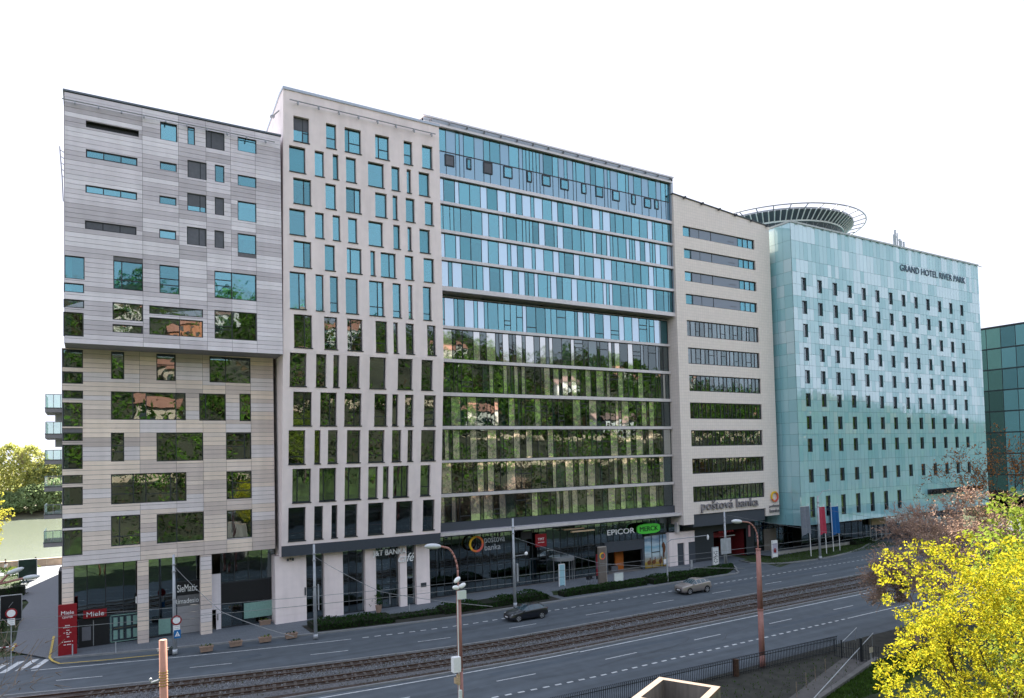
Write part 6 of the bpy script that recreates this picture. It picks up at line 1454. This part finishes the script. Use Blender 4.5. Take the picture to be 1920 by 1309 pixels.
t, a = board('info_board', 'white upright parking price board before the garage opening', 1342, 1062, 1.1, 2.6, M['white'])
m = MB(); [m.box(a[0] - .35 + .25 * (k % 3), a[0] - .2 + .25 * (k % 3), a[1] - .075, a[1] - .06, .5 + .28 * (k // 3 + (k % 3) * .3), .66 + .28 * (k // 3 + (k % 3) * .3)) for k in range(18) if k % 4]; m.build('board_print', M['blind_dark'], t)
a = W(1357, 1020, 66.9); t = thing('traffic_board', 'grey back of a large square sign fixed to the pole at the garage drive', 'sign', (a[0], 66.9, 3)); m = MB(); m.box(a[0] - .95, a[0] + .95, 66.5, 66.6, a[2] - 1.3, a[2] + .8); m.build('panel', M['galv'], t); m = MB(); m.box(a[0] - .3, a[0] - .2, 66.6, 66.7, .1, a[2] + .7); m.build('support', M['steel'], t)
t, a = board('banner_stand', 'slim pale blue banner stand before the glass front', 1054, 1099, .75, 2.6, mat('banner_blue', (.35, .58, .66), .5), frame=M['white'])
t, a = board('poster_stand', 'white advertising lightbox with a small red figure print on the lawn by the hotel', 1453, 1046, 1.1, 2.5, mat('poster_lilac', (.5, .46, .56), .5), frame=M['white']); m = MB(); m.ball((a[0], a[1] - .07, 1.2), .3, .015, .35, 10, 6); m.build('print', M['red'], t); m = MB(); m.box(a[0] - .5, a[0] + .5, a[1] - .075, a[1] - .06, .25, .75); m.box(a[0] - .5, a[0] + .5, a[1] - .075, a[1] - .06, 2.25, 2.6); m.build('print_margin', M['white'], t)
ad_ = mat('advert_green', (.012, .03, .026), .35, .5, 1.5)
t, a = board('advertising_board', 'dark green advertising board standing on the riverside lawn beyond the hedge', 52, 1088, 2.1, 2.9, ad_); t, a = board('advertising_board', 'dark advertising board on the near lawn behind the round sign', 21, 1167, 1.75, 2.75, M['black'], frame=M['galv'])
m = MB(); m.path([(a[0] - .2, a[1] - .09, 1.7), (a[0] + .15, a[1] - .09, 2.2)], .02); m.box(a[0] - .5, a[0] + .4, a[1] - .08, a[1] - .06, 1.2, 1.24); m.build('board_print', M['galv'], t)
q = W(21, 1150, 70); nosign(q[0], 70, q[2], .4, 'round red-rimmed no entry sign with white plate at the mouth of the path', (q[0], 70, .1)); m = MB(); m.tube((q[0], 70.06, .1), (q[0], 70.06, q[2] + .3), .035, n=8); tag(m.build('sign_post', M['galv']), 'thin grey post of the round sign at the path', 'post')
q = G(0, 1235); e = G(33, 1231); m = MB()
for k in range(6): t0, t1 = k / 6, (k + 1) / 6; m.tube((q[0] + (e[0] - q[0]) * t0, q[1] + (e[1] - q[1]) * t0, .9), (q[0] + (e[0] - q[0]) * t1, q[1] + (e[1] - q[1]) * t1, .9), .05, n=8, mi=k % 2)
tag(m.build('barrier_pole', [M['white'], M['red']]), 'red and white striped barrier pole across the mouth of the path', 'barrier')
for i, (px, py, lab) in enumerate([(136, 1229, 'thin steel bollard at the foot of the red pylon'), (217, 1224, 'thin steel bollard on the pavement between the pylon and the second pier'), (1297, 1070, 'pale post behind the hedge near the white wall'), (768, 1150, 'slim steel bollard before the cafe window')]):
    a = G(px, py, .12); m = MB(); m.tube((a[0], a[1], .12), (a[0], a[1], 1.05 if i != 2 else 1.5), .05 if i != 2 else .16, n=10); tag(m.build('bollard', M['galv']), lab, 'bollard', 'pavement bollards')
for i, (px, py) in enumerate([(1110, 1092), (1123, 1093), (1104, 1094)]):
    a = G(px, py, .12); t = thing('cafe_chair', ['small dark terrace chair nearest the totem', 'small dark terrace chair under the red panel', 'small dark terrace chair by the revolving door'][i], 'chair', a); m = MB(); m.box(a[0] - .22, a[0] + .22, a[1] - .22, a[1] + .22, .56, .6); m.build('seat', M['black'], t); m = MB(); m.box(a[0] - .22, a[0] + .22, a[1] + .18, a[1] + .22, .6, .98); m.build('backrest', M['black'], t)
    for sx in (-.2, .2):
        for sy in (-.2, .2): m = MB(); m.tube((a[0] + sx, a[1] + sy, .12), (a[0] + sx, a[1] + sy, .56), .015, n=5); m.build('leg', M['galv'], t)
a = G(918, 1228); 
for i, (px, py) in enumerate([(468, 1231), (1015, 1201)]):
    a = G(px, py); m = MB(); m.box(a[0] - .9, a[0] + .9, a[1] - .35, a[1] + .35, .003, .012); struct('manhole_cover', m, M['asphalt2'])
# flags
fl = [(1521, 1043, 948, 'grey', 'grey flag hanging on the leftmost pole before the hotel', [(0, 1, (.2, .22, .26))], 1.95), (1550, 1038, 949, 'red', 'red, white and blue flag hanging on a pole behind the catenary pole', [(0, .18, (.6, .6, .65)), (.18, .62, (.48, .05, .09)), (.62, 1, (.48, .05, .09))], 1.75), (1575, 1032, 948, 'blue', 'deep blue flag hanging on the rightmost pole before the hotel', [(0, 1, (.008, .11, .33))], 1.9), (1563, 1034, 946, '', '', None, 0)]
for (px, py, pt_, nm2, lab, bands, w_) in fl:
    a = G(px, py, .12); zt = W(px - 3, pt_ - 4, a[1])[2]
    t = thing('flag_pole', lab if lab else 'bare white pole beside the blue flag before the hotel', 'flagpole', a); m = MB(); m.tube((a[0], a[1], .12), (a[0] - .25, a[1], zt), .06, .04, 8); m.build('pole', M['white'], t)
    if not bands: continue
    zb = W(px - 3, 1002, a[1])[2]; zt2 = W(px - 3, pt_ + 1, a[1])[2]; m = MB(); ms_ = []
    for k in range(12):
        f0, f1 = k / 12, (k + 1) / 12
        c = [b for b in bands if b[0] <= (f0 + f1) / 2 <= b[1]][0]
        if c[2] not in ms_: ms_.append(c[2])
        x0, x1 = a[0] - .2 - w_ * (1 - f0), a[0] - .2 - w_ * (1 - f1); y0, y1 = a[1] + .12 * math.sin(f0 * 11), a[1] + .12 * math.sin(f1 * 11); d0, d1 = .5 * math.sin(f0 * 2.2) - .3, .5 * math.sin(f1 * 2.2) - .3
        m.hexa([(x0 + .25, y0 - .012, zb + d0), (x1 + .25, y1 - .012, zb + d1), (x1, y1 - .012, zt2), (x0, y0 - .012, zt2), (x0 + .25, y0 + .012, zb + d0), (x1 + .25, y1 + .012, zb + d1), (x1, y1 + .012, zt2), (x0, y0 + .012, zt2)], ms_.index(c[2]))
    m.build('flag', [mat('flag_%s_%d' % (nm2, k), c, .8, .1, 3) for k, c in enumerate(ms_)], t)
    m = MB(); m.tube((a[0] - .2 - w_, a[1], zt2 + .03), (a[0] - .2, a[1], zt2 + .03), .025, n=6); m.build('flag_rod', M['white'], t)
# bicycle-like hoop stand and sign on the ramp lawn
a = G(1634, 1250, .1); t = thing('lawn_notice', 'small pale notice board on a thin stake beside the gate', 'sign', a); q = W(1634, 1218, a[1]); m = MB(); m.tube(a, (a[0], a[1], q[2]), .02, n=6); m.build('stake', M['galv'], t); m = MB(); m.box(a[0] - .22, a[0] + .22, a[1] - .04, a[1] - .02, q[2] - .2, q[2] + .18); m.build('board', mat('notice_tan', (.42, .36, .29), .6), t)
# railing
fe = thing('iron_railing', 'long black iron railing of upright bars along the pavement edge in the foreground', 'railing', (36, 35, 0))
M['iron'] = mat('iron_black', (.035, .04, .047), .35, .1, metal=.5)
fy = lambda x: 35.9 - (x - 24) * .052
def barmesh():
    m = MB(); m.tube((0, 0, 0), (0, 0, 1.18), .022, n=6); m.path([(0, 0, 1.18), (0, .05, 1.27), (0, .12, 1.31)], .024, 6); me = bpy.data.meshes.new('railing_bar'); me.from_pydata(m.v, [], m.f); me.materials.append(M['iron']); return me
bm_ = barmesh()
x = 18.0; n_ = 0
while x < 50.2:
    o = bpy.data.objects.new('bar', bm_); COL.objects.link(o); o.parent = fe; o.location = Vector((x, fy(x), 0)) - Vector((36, 35, 0)); o.rotation_euler = (0, 0, math.pi); x += .165; n_ += 1
m = MB()
for z in (.15, 1.02): m.hexa([(18, fy(18) - .02, z), (50.2, fy(50.2) - .02, z), (50.2, fy(50.2) - .02, z + .04), (18, fy(18) - .02, z + .04), (18, fy(18) + .02, z), (50.2, fy(50.2) + .02, z), (50.2, fy(50.2) + .02, z + .04), (18, fy(18) + .02, z + .04)])
m.build('rail', M['iron'], fe)
m = MB(); xx = W(1378, 1270, fy(38.7))[0]; m.box(xx - .14, xx + .14, fy(xx) - .25, fy(xx) + .1, 0, 1.2); m.build('junction_post', M['rust'], fe)
ga = thing('iron_gate', 'black iron gate panel with a stout post at the head of the ramp', 'gate', (51, 33.5, 0)); p0, p1 = G(1565, 1232), G(1648, 1246)
for k in range(19): t_ = k / 18; m = MB(); m.tube((p0[0] + (p1[0] - p0[0]) * t_, p0[1] + (p1[1] - p0[1]) * t_, .05), (p0[0] + (p1[0] - p0[0]) * t_, p0[1] + (p1[1] - p0[1]) * t_, 1.32), .02, n=6); m.build('bar', M['iron'], ga)
m = MB()
for z in (.12, .85): m.tube((p0[0], p0[1], z), (p1[0], p1[1], z), .025, n=6)
m.build('rail', M['iron'], ga); t_ = .62; m = MB(); xg, yg = p0[0] + (p1[0] - p0[0]) * t_, p0[1] + (p1[1] - p0[1]) * t_; m.tube((xg, yg, 0), (xg, yg, 1.75), .1, n=8); t_ = .17; xg, yg = p0[0] + (p1[0] - p0[0]) * t_, p0[1] + (p1[1] - p0[1]) * t_; m.tube((xg, yg, 0), (xg, yg, 1.4), .05, n=8); m.build('gate_post', M['iron'], ga)
ra = thing('handrail', 'straight pale steel handrail on thin posts down the middle of the ramp', 'handrail', (45, 31, 0)); h0, h1 = G(1637, 1187, 1.0), G(1500, 1338, 1.0); m = MB(); m.tube(h0, h1, .03, n=8); m.build('rail', M['galv'], ra)
for t_ in (.02, .28, .5, .66, .82): q = Vector(h0).lerp(Vector(h1), t_); m = MB(); m.tube((q.x, q.y, .02), (q.x, q.y, 1.0), .022, n=6); m.build('post', M['steel'], ra)
ra2 = thing('handrail', 'short pale handrail beyond the railing at the head of the ramp', 'handrail', (52, 36, 0)); h0, h1 = G(1606, 1177, 1.0), G(1580, 1203, 1.0); m = MB(); m.tube(h0, h1, .03, n=8); m.build('rail', M['galv'], ra2)
for t_ in (.1, .9): q = Vector(h0).lerp(Vector(h1), t_); m = MB(); m.tube((q.x, q.y, 0), (q.x, q.y, 1.0), .02, n=6); m.build('post', M['steel'], ra2)
for i, (px, py) in enumerate([(1548, 1262), (1529, 1278), (1512, 1290), (1494, 1308)]):
    a = G(px, py, .0); m = MB(); m.tube(a, (a[0], a[1], 1.0), .025, n=6); tag(m.build('garden_stake', M['bark_pale']), ['thin wooden stake on the soil bed nearest the gate', 'second thin wooden stake on the soil bed from the gate', 'third thin wooden stake on the soil bed from the gate', 'thin wooden stake on the soil bed nearest the picture bottom'][i], 'stake', 'stakes along the ramp')
# concrete shaft in the foreground
zc = 6.4; P0, P1 = Vector(G(1236.3, 1269.2, zc)), Vector(G(1350.8, 1287.4, zc)); e1 = (P1 - P0); L1 = e1.length; e1.normalize(); e2 = (Vector(G(1180, 1303.5, zc)) - P0); e2 -= e1 * e2.dot(e1) * .0; e2.normalize(); e2 = (e2 - e1 * e2.dot(e1)).normalized(); L2 = L1 * 1.15
cs_ = thing('concrete_shaft', 'open square concrete shaft with a sunlit pale rim at the bottom edge', 'concrete shaft', (P0.x, P0.y, 0)); tk = .28
def pt2(a, b, z): v = P0 + e1 * a + e2 * b; return (v.x, v.y, z)
m = MB(); A = [pt2(0, 0, zc), pt2(L1, 0, zc), pt2(L1, L2, zc), pt2(0, L2, zc)]; B = [pt2(tk, tk, zc), pt2(L1 - tk, tk, zc), pt2(L1 - tk, L2 - tk, zc), pt2(tk, L2 - tk, zc)]
for k in range(4): m.quad(A[k], A[(k + 1) % 4], B[(k + 1) % 4], B[k])
A2 = [(p[0], p[1], zc - .12) for p in A]
for k in range(4): m.quad(A[k], A[(k + 1) % 4], A2[(k + 1) % 4], A2[k])
m.build('rim', mat('rim_concrete', (.185, .135, .105), .8, .08, 3), cs_); m = MB()
for k in range(4): m.quad((A[k][0], A[k][1], zc - .12), (A[(k + 1) % 4][0], A[(k + 1) % 4][1], zc - .12), (A[(k + 1) % 4][0], A[(k + 1) % 4][1], -.1), (A[k][0], A[k][1], -.1)); m.quad(B[k], B[(k + 1) % 4], (B[(k + 1) % 4][0], B[(k + 1) % 4][1], 2), (B[k][0], B[k][1], 2))
m.poly([(p[0], p[1], 2.0) for p in B]); m.build('shaft_wall', M['conc_dark'], cs_)

# ================================================================== cars
def car(name, label, fw, rw, body, H, W_, suv):
    fwp, rwp = Vector(G(*fw)), Vector(G(*rw)); ax = (fwp - rwp); wb = 2.62; ax.z = 0; ax.normalize(); ax = Vector((-1, .03, 0)).normalized()
    sd_ = Vector((0, 0, 1)).cross(ax)                       # towards the far side... sign fixed below
    if sd_.y < 0: sd_ = -sd_
    mid = (fwp + rwp) / 2; org = mid + sd_ * (W_ / 2 - .06)
    t = thing(name, label, 'car', (org.x, org.y, 0))
    P = lambda x, y, z: tuple(org + ax * x + sd_ * y + Vector((0, 0, z)))
    L0, L1_ = wb / 2 + .86, -wb / 2 - (.80 if not suv else .78)
    # stations: x, half width at sill, half width at belt, z sill, z mid, z belt, half width roof edge, z roof
    hw = W_ / 2
    if not suv: S = [(L0, .62, .55, .32, .5, .62, .4, .66), (L0 - .12, .80, .72, .22, .5, .70, .6, .74), (L0 - .5, hw, hw * .93, .2, .55, .82, .62, .86), (.95, hw, hw * .96, .2, .6, .93, .64, .985), (.78, hw, hw * .96, .2, .6, .95, .64, 1.0), (.05, hw, hw * .97, .2, .6, .97, .54, 1.42), (-.55, hw, hw * .97, .2, .6, .99, .54, H), (-1.2, hw, hw * .96, .2, .6, 1.02, .53, 1.44), (-1.72, hw, hw * .93, .24, .62, 1.05, .52, 1.28), (L1_ + .12, hw * .97, hw * .86, .3, .62, 1.02, .55, 1.06), (L1_, hw * .9, hw * .8, .38, .6, .9, .5, .94)]
    else: S = [(L0, .66, .58, .38, .58, .82, .45, .86), (L0 - .12, .84, .76, .28, .58, .92, .6, .97), (L0 - .5, hw, hw * .93, .27, .62, 1.0, .64, 1.06), (.98, hw, hw * .96, .27, .68, 1.07, .66, 1.12), (.80, hw, hw * .96, .27, .68, 1.09, .66, 1.14), (.1, hw, hw * .97, .27, .68, 1.1, .58, 1.56), (-.5, hw, hw * .97, .27, .68, 1.13, .58, H), (-1.25, hw, hw * .96, .27, .68, 1.18, .57, 1.56), (-1.75, hw, hw * .93, .3, .7, 1.22, .55, 1.42), (L1_ + .1, hw * .97, hw * .88, .36, .7, 1.16, .6, 1.2), (L1_, hw * .9, hw * .82, .42, .68, 1.0, .55, 1.02)]
    rings = []
    for (x, ws, wbt, zs, zm, zb, wr, zr_) in S:
        half = [(ws * .86, zs), (ws, zs + .1), (ws, zm), (wbt * 1.02, zb - .1), (wbt, zb), (wr, zr_ - .03), (wr * .6, zr_), (0, zr_ + .015)]
        pts = half + [(-a, b) for a, b in half[-2::-1]]; rings.append([P(x, a, b) for a, b in pts])
    body_m, glass_m = MB(), MB(); nR = len(rings[0]); zg = set()
    for i in range(len(rings) - 1):
        for j in range(nR - 1):
            q = (rings[i][j], rings[i + 1][j], rings[i + 1][j + 1], rings[i][j + 1]); cab = S[i][7] - S[i][5] > .2 or S[i + 1][7] - S[i + 1][5] > .2
            side = j in (4, nR - 6); top = j in (5, 6, nR - 8, nR - 7)
            isg = (side and cab and i in (4, 5, 6, 7)) or (top and i == 4) or (top and i == 8) or (side and i == 8 and not suv)
            if isg:
                c = [sum((Vector(p)[k] for p in q)) / 4 for k in range(3)]; s2 = [tuple(Vector(p).lerp(Vector(c), .09)) for p in q]; glass_m.quad(*s2); n_ = (Vector(q[1]) - Vector(q[0])).cross(Vector(q[3]) - Vector(q[0])).normalized(); n_ = n_ if n_.dot(Vector(c) - Vector(P(-.4, 0, .8))) > 0 else -n_
                for k in range(4): body_m.quad(q[k], q[(k + 1) % 4], s2[(k + 1) % 4], s2[k])
                body_m.quad(*[tuple(Vector(p) - n_ * 0.03) for p in s2])
            else: body_m.quad(*q)
    body_m.poly(rings[0]); body_m.poly(rings[-1][::-1])
    for i in range(len(rings) - 1): body_m.quad(rings[i][0], rings[i][-1], rings[i + 1][-1], rings[i + 1][0])
    o = body_m.build('body', body, t, True); md_ = o.modifiers.new('weld', 'WELD'); md_.merge_threshold = .004
    try: o.data.set_sharp_from_angle(angle=RAD(38))
    except Exception: pass
    glass_m.build('window', mat('car_glass', (.03, .06, .075), .05, .0, spec=1.0) if 'car_glass' not in bpy.data.materials else bpy.data.materials['car_glass'], t)
    R = .335 if not suv else .37
    for x in (wb / 2, -wb / 2):
        for s_ in (-1, 1):
            m = MB(); m.tube(P(x, s_ * (hw - .2), R), P(x, s_ * (hw + .012), R), R, n=22); wh = m.build('wheel', bpy.data.materials.get('tyre') or mat('tyre', (.014, .014, .015), .8), t)
            m = MB(); m.tube(P(x, s_ * (hw + .012), R), P(x, s_ * (hw + .02), R), R * .68, n=18)
            m.build('rim', bpy.data.materials.get('alloy') or mat('alloy', (.5, .5, .52), .3, .05, metal=.7), wh)
            m = MB()
            for k in range(5): a = k * 2 * math.pi / 5 + .3; b = a + .45; m.poly([P(x + R * r * math.cos(q), s_ * (hw + .024), R + R * r * math.sin(q)) for r, q in ((.2, a), (.62, a - .05), (.62, b + .05), (.2, b))])
            m.build('rim_gap', M['black'], wh)
            m = MB(); m.poly([P(x + (R + .07) * math.cos(a), s_ * (hw + .004), R + (R + .07) * math.sin(a)) for a in [math.pi * k / 14 for k in range(15)]]); m.build('wheel_arch', M['black'], t)
    for s_ in (-1, 1):
        zb = .66 if not suv else .86; m = MB(); m.hexa([P(L0 - .04, s_ * .45, zb - .06), P(L0 - .16, s_ * .74, zb - .04), P(L0 - .2, s_ * .74, zb + .08), P(L0 - .1, s_ * .45, zb + .04), P(L0 - .5, s_ * .6, zb + .02), P(L0 - .55, s_ * .86, zb + .06), P(L0 - .6, s_ * .84, zb + .17), P(L0 - .5, s_ * .6, zb + .14)]); m.build('headlight', bpy.data.materials.get('headlight') or mat('headlight', (.75, .77, .8), .15, .0, spec=.8), t)
        m = MB(); c = P(.72, s_ * (hw + .1), 1.02 if not suv else 1.14); m.ball(c, .1, .12, .08, 8, 6); m.build('mirror', body, t, True)
        m = MB(); m.box(0, 0, 0, 0, 0, 0); 
    m = MB(); z = .42 if not suv else .5; m.hexa([P(L0 + .012, -.26, z), P(L0 + .012, .26, z), P(L0 + .012, .26, z + .11), P(L0 + .012, -.26, z + .11), P(L0 - .05, -.26, z), P(L0 - .05, .26, z), P(L0 - .05, .26, z + .11), P(L0 - .05, -.26, z + .11)]); m.build('number_plate', M['white'], t)
    m = MB(); z = .3 if not suv else .38; m.hexa([P(L0 + .006, -.5, z), P(L0 + .006, .5, z), P(L0 + .006, .45, z + .3), P(L0 + .006, -.45, z + .3), P(L0 - .1, -.5, z), P(L0 - .1, .5, z), P(L0 - .1, .45, z + .3), P(L0 - .1, -.45, z + .3)]); m.build('grille', M['black'], t)
    m = MB()
    for x in (.35, -.42): m.hexa([P(x, -hw - .004, .35), P(x - .02, -hw - .004, .35), P(x - .02, -hw * .985, .9), P(x, -hw * .985, .9), P(x, -hw + .02, .35), P(x - .02, -hw + .02, .35), P(x - .02, -hw + .03, .9), P(x, -hw + .03, .9)])
    m.build('door_seam', M['black'], t)
    for s_ in (-1, 1): m = MB(); m.hexa([P(L1_ + .1, s_ * .55, .78), P(L1_ + .12, s_ * .78, .78), P(L1_ + .14, s_ * .76, .98), P(L1_ + .1, s_ * .55, .98), P(L1_ - .01, s_ * .55, .78), P(L1_ - .005, s_ * .72, .78), P(L1_ - .005, s_ * .7, .98), P(L1_ - .01, s_ * .55, .98)]); m.build('tail_light', M['red'], t)
    return t
def carpaint(name, c, met): m = mat(name, c, .28, .0, metal=met, spec=.6); m.node_tree.nodes['Principled BSDF'].inputs['Coat Weight'].default_value = .8; return m
car('hatchback_car', 'dark navy hatchback driving along the kerb lane', (972, 1167), (1016, 1159.5), carpaint('paint_navy', (.006, .008, .015), .2), 1.47, 1.8, False)
car('compact_suv', 'beige metallic compact off-roader driving beside the clipped hedge', (1294, 1116), (1325, 1110.5), carpaint('paint_beige', (.33, .29, .27), .4), 1.62, 1.84, True)

# ================================================================== people on the promenade
def skinmesh(verts, edges, radii, name, m_, parent, sub=1):
    me = bpy.data.meshes.new('tmp'); me.from_pydata(verts, edges, []); o = bpy.data.objects.new('tmp', me); COL.objects.link(o)
    sk = o.modifiers.new('s', 'SKIN'); ss = o.modifiers.new('u', 'SUBSURF'); ss.levels = sub; ss.render_levels = sub
    for i, r in enumerate(radii): o.data.skin_vertices[0].data[i].radius = (r, r)
    o.data.skin_vertices[0].data[0].use_root = True
    dg = bpy.context.evaluated_depsgraph_get(); dg.update(); nm = bpy.data.meshes.new_from_object(o.evaluated_get(dg)); bpy.data.objects.remove(o)
    nm.materials.clear(); nm.materials.append(m_)
    r = bpy.data.objects.new(name, nm); COL.objects.link(r); off = ORG[parent.name]; nm.transform(Matrix.Translation(-off)); r.parent = parent; return r
skin = mat('skin', (.48, .30, .22), .6)
def person(label, base, top, bottom, facing, step):
    t = thing('person', label, 'person', base); B = Vector(base); f = Vector((math.cos(facing), math.sin(facing), 0)); s_ = Vector((-f.y, f.x, 0))
    def p(fx, sy, z): return tuple(B + f * fx + s_ * sy + Vector((0, 0, z)))
    st = step
    V = [p(0, 0, .95), p(.02, 0, 1.2), p(.04, 0, 1.43), p(.05, 0, 1.53), p(.07, 0, 1.66), p(.08, 0, 1.76),
         p(.03, .19, 1.42), p(-st * .5, .25, 1.15), p(-st * .2, .25, .92), p(.03, -.19, 1.42), p(st * .5, -.25, 1.15), p(st * .9, -.24, .98),
         p(0, .1, .9), p(st * .7, .1, .5), p(st * .9, .1, .08), p(st * .9 + .16, .1, .04), p(0, -.1, .9), p(-st * .3, -.1, .5), p(-st * 1.1, -.1, .1), p(-st * 1.1 + .15, -.1, .04)]
    E_ = [(0, 1), (1, 2), (2, 3), (3, 4), (4, 5), (2, 6), (6, 7), (7, 8), (2, 9), (9, 10), (10, 11), (0, 12), (12, 13), (13, 14), (14, 15), (0, 16), (16, 17), (17, 18), (18, 19)]
    Rr = [.15, .15, .15, .06, .1, .08, .075, .05, .035, .075, .05, .035, .1, .07, .045, .035, .1, .07, .045, .035]
    skinmesh(V, E_, Rr, 'body', skin, t)
    def shell(idx, ed, grow, nm, mt): skinmesh([V[i] for i in idx], [(idx.index(a), idx.index(b)) for a, b in ed], [Rr[i] + grow for i in idx], nm, mt, t)
    shell([1, 2, 6, 7, 9, 10, 0], [(0, 1), (1, 2), (2, 6), (6, 7), (2, 9), (9, 10)], .02, 'shirt', top)
    shell([0, 12, 13, 16, 17], [(0, 12), (12, 13), (0, 16), (16, 17)], .022, 'trousers', bottom)
    m = MB(); c = Vector(p(.06, 0, 1.72)); m.ball(c, .115, .115, .1, 10, 6); m.build('hair', M['bark'], t, True)
a = G(11, 1070, .12); person('person in a dark top and white shorts walking on the promenade at the left edge', a, mat('cloth_navy', (.02, .025, .05), .8), M['white'], math.pi, .28)
a = G(66, 1066, .12); person('person in dark clothes walking on the promenade beyond the advertising board', a, mat('cloth_plum', (.05, .02, .035), .8), mat('cloth_grey', (.05, .05, .06), .8), 0.2, .2)

# ================================================================== the hill behind the camera (mirrored in the glass)
rnd = random.Random(77)
hill = MB()
hm2 = [leafmat('hill_leaf_dark', (.028, .045, .014), .3, .4, .08), leafmat('hill_leaf_fresh', (.105, .19, .026), .4, .3, .08), leafmat('hill_leaf_brown', (.085, .062, .038), .3, .35, .08), leafmat('hill_leaf_mid', (.06, .115, .02), .3, .35, .08)]
for k in range(3400):
    x = rnd.uniform(-150, 540); y = -3 - 245 * rnd.random() ** 1.7; z = gp_(x, y)[2]; h = rnd.uniform(3, 7) if y > -25 else rnd.uniform(5, 11)
    if abs(x) < 9 and y > -9: continue
    mi = rnd.choice([0, 0, 2, 3, 3, 3, 1, 1]); tall = rnd.uniform(.35, .5)
    for _ in range(64):
        d = rv(); c = Vector((x + d.x * h * .34, y + d.y * h * .34, z + h * .55 + d.z * h * tall)); leafquad(hill, c, rnd.uniform(.4, .9) * h / 8, mi=mi if rnd.random() < .8 else rnd.randrange(4), asp=.45)
for k in range(2600):
    x = rnd.uniform(-90, 330); y = rnd.uniform(-8, 14); z = gp_(x, y)[2]
    if abs(x) < 4 and y > -3.5: continue
    top = 16 - .354 * max(0, .517 * x + .855 * y) - 1.0 if x < 2.35 * y + 6 else 99
    h = min(rnd.uniform(1.4, 3.4), top - z)
    if h < .5: continue
    mi = rnd.choice([0, 0, 3, 3, 1, 2])
    for _ in range(16): d = rv(); leafquad(hill, (x + d.x * h * .6, y + d.y * h * .6, z + h * .5 + d.z * h * .5), rnd.uniform(.2, .5), mi=mi if rnd.random() < .75 else rnd.randrange(4), asp=.45)
tag(hill.build('hill_wood', hm2), kind='stuff')
hroof = [mat('roof_tile_%d' % i, c, .8, .15, 1) for i, c in enumerate([(.22, .10, .07), (.2, .095, .07), (.12, .075, .065)])]
hwall = [mat('house_wall_%d' % i, c, .85, .08, .5) for i, c in enumerate([(.5, .47, .42), (.45, .36, .28), (.42, .17, .09), (.52, .51, .5)])]
def house(x, y, w_, d_, h_, wi_, ri):
    z = gp_(x, y)[2] - .5; t = thing('hillside_house', 'house on the wooded hill seen only as a mirror image in the glass fronts', 'house', (x, y, z), 'houses mirrored in the glass fronts')
    m = MB(); m.box(x - w_ / 2, x + w_ / 2, y - d_ / 2, y + d_ / 2, z, z + h_); m.build('wall', hwall[wi_], t)
    m = MB(); e = .5; zr2 = z + h_ + d_ * .38
    m.quad((x - w_ / 2 - e, y + d_ / 2 + e, z + h_ - .1), (x + w_ / 2 + e, y + d_ / 2 + e, z + h_ - .1), (x + w_ / 2 + e, y, zr2), (x - w_ / 2 - e, y, zr2)); m.quad((x - w_ / 2 - e, y - d_ / 2 - e, z + h_ - .1), (x - w_ / 2 - e, y, zr2), (x + w_ / 2 + e, y, zr2), (x + w_ / 2 + e, y - d_ / 2 - e, z + h_ - .1)); m.tri((x - w_ / 2, y - d_ / 2, z + h_), (x - w_ / 2, y + d_ / 2, z + h_), (x - w_ / 2, y, zr2 - .1)); m.tri((x + w_ / 2, y - d_ / 2, z + h_), (x + w_ / 2, y, zr2 - .1), (x + w_ / 2, y + d_ / 2, z + h_)); m.build('roof', hroof[ri], t)
    for fl_ in range(int(h_ // 3)):
        for k in range(int(w_ // 3)):
            wx = x - w_ / 2 + 1 + k * 3; q = MB(); q.box(wx, wx + 1.1, y + d_ / 2 - .05, y + d_ / 2 + .06, z + 1 + fl_ * 3, z + 2.5 + fl_ * 3); q.build('window', M['frame'], t)
rw = MB()
for (xa, xb, y, z0, z1) in ((-70, 40, -5.5, 11.5, 14.2), (44, 170, -7, 11.5, 15.0), (-40, 60, -24, 17, 20.5), (75, 230, -30, 18, 22)  ): rw.box(xa, xb, y - .5, y, z0, z1)
tag(rw.build('retaining_wall', M['stone']), 'beige stone terrace wall on the hill seen only mirrored in the lower panes', 'wall')
for a in [(14, -34, 13, 9, 6, 1, 0), (100, -42, 15, 9, 6, 0, 0), (62, -38, 11, 8, 5, 3, 1), (150, -36, 16, 9, 6, 3, 2), (30, -118, 16, 10, 8, 2, 0), (60, -95, 12, 9, 6, 0, 1), (88, -150, 18, 11, 9, 3, 0), (8, -140, 14, 10, 7, 0, 0), (120, -110, 14, 10, 7, 1, 0), (-28, -120, 13, 9, 6, 3, 1), (150, -165, 16, 10, 8, 0, 0), (190, -120, 15, 10, 7, 3, 2), (48, -175, 14, 10, 9, 3, 2), (110, -195, 16, 10, 8, 3, 1), (240, -140, 16, 11, 7, 0, 0), (255, -62, 16, 10, 7, 2, 0), (20, -78, 13, 9, 5, 1, 0), (75, -215, 15, 10, 9, 0, 0), (-5, -190, 15, 10, 9, 3, 0), (290, -160, 16, 10, 8, 3, 1)]: house(a[0], a[1], a[2] * .72, a[3] * .72, a[4] * .8, a[5], a[6])
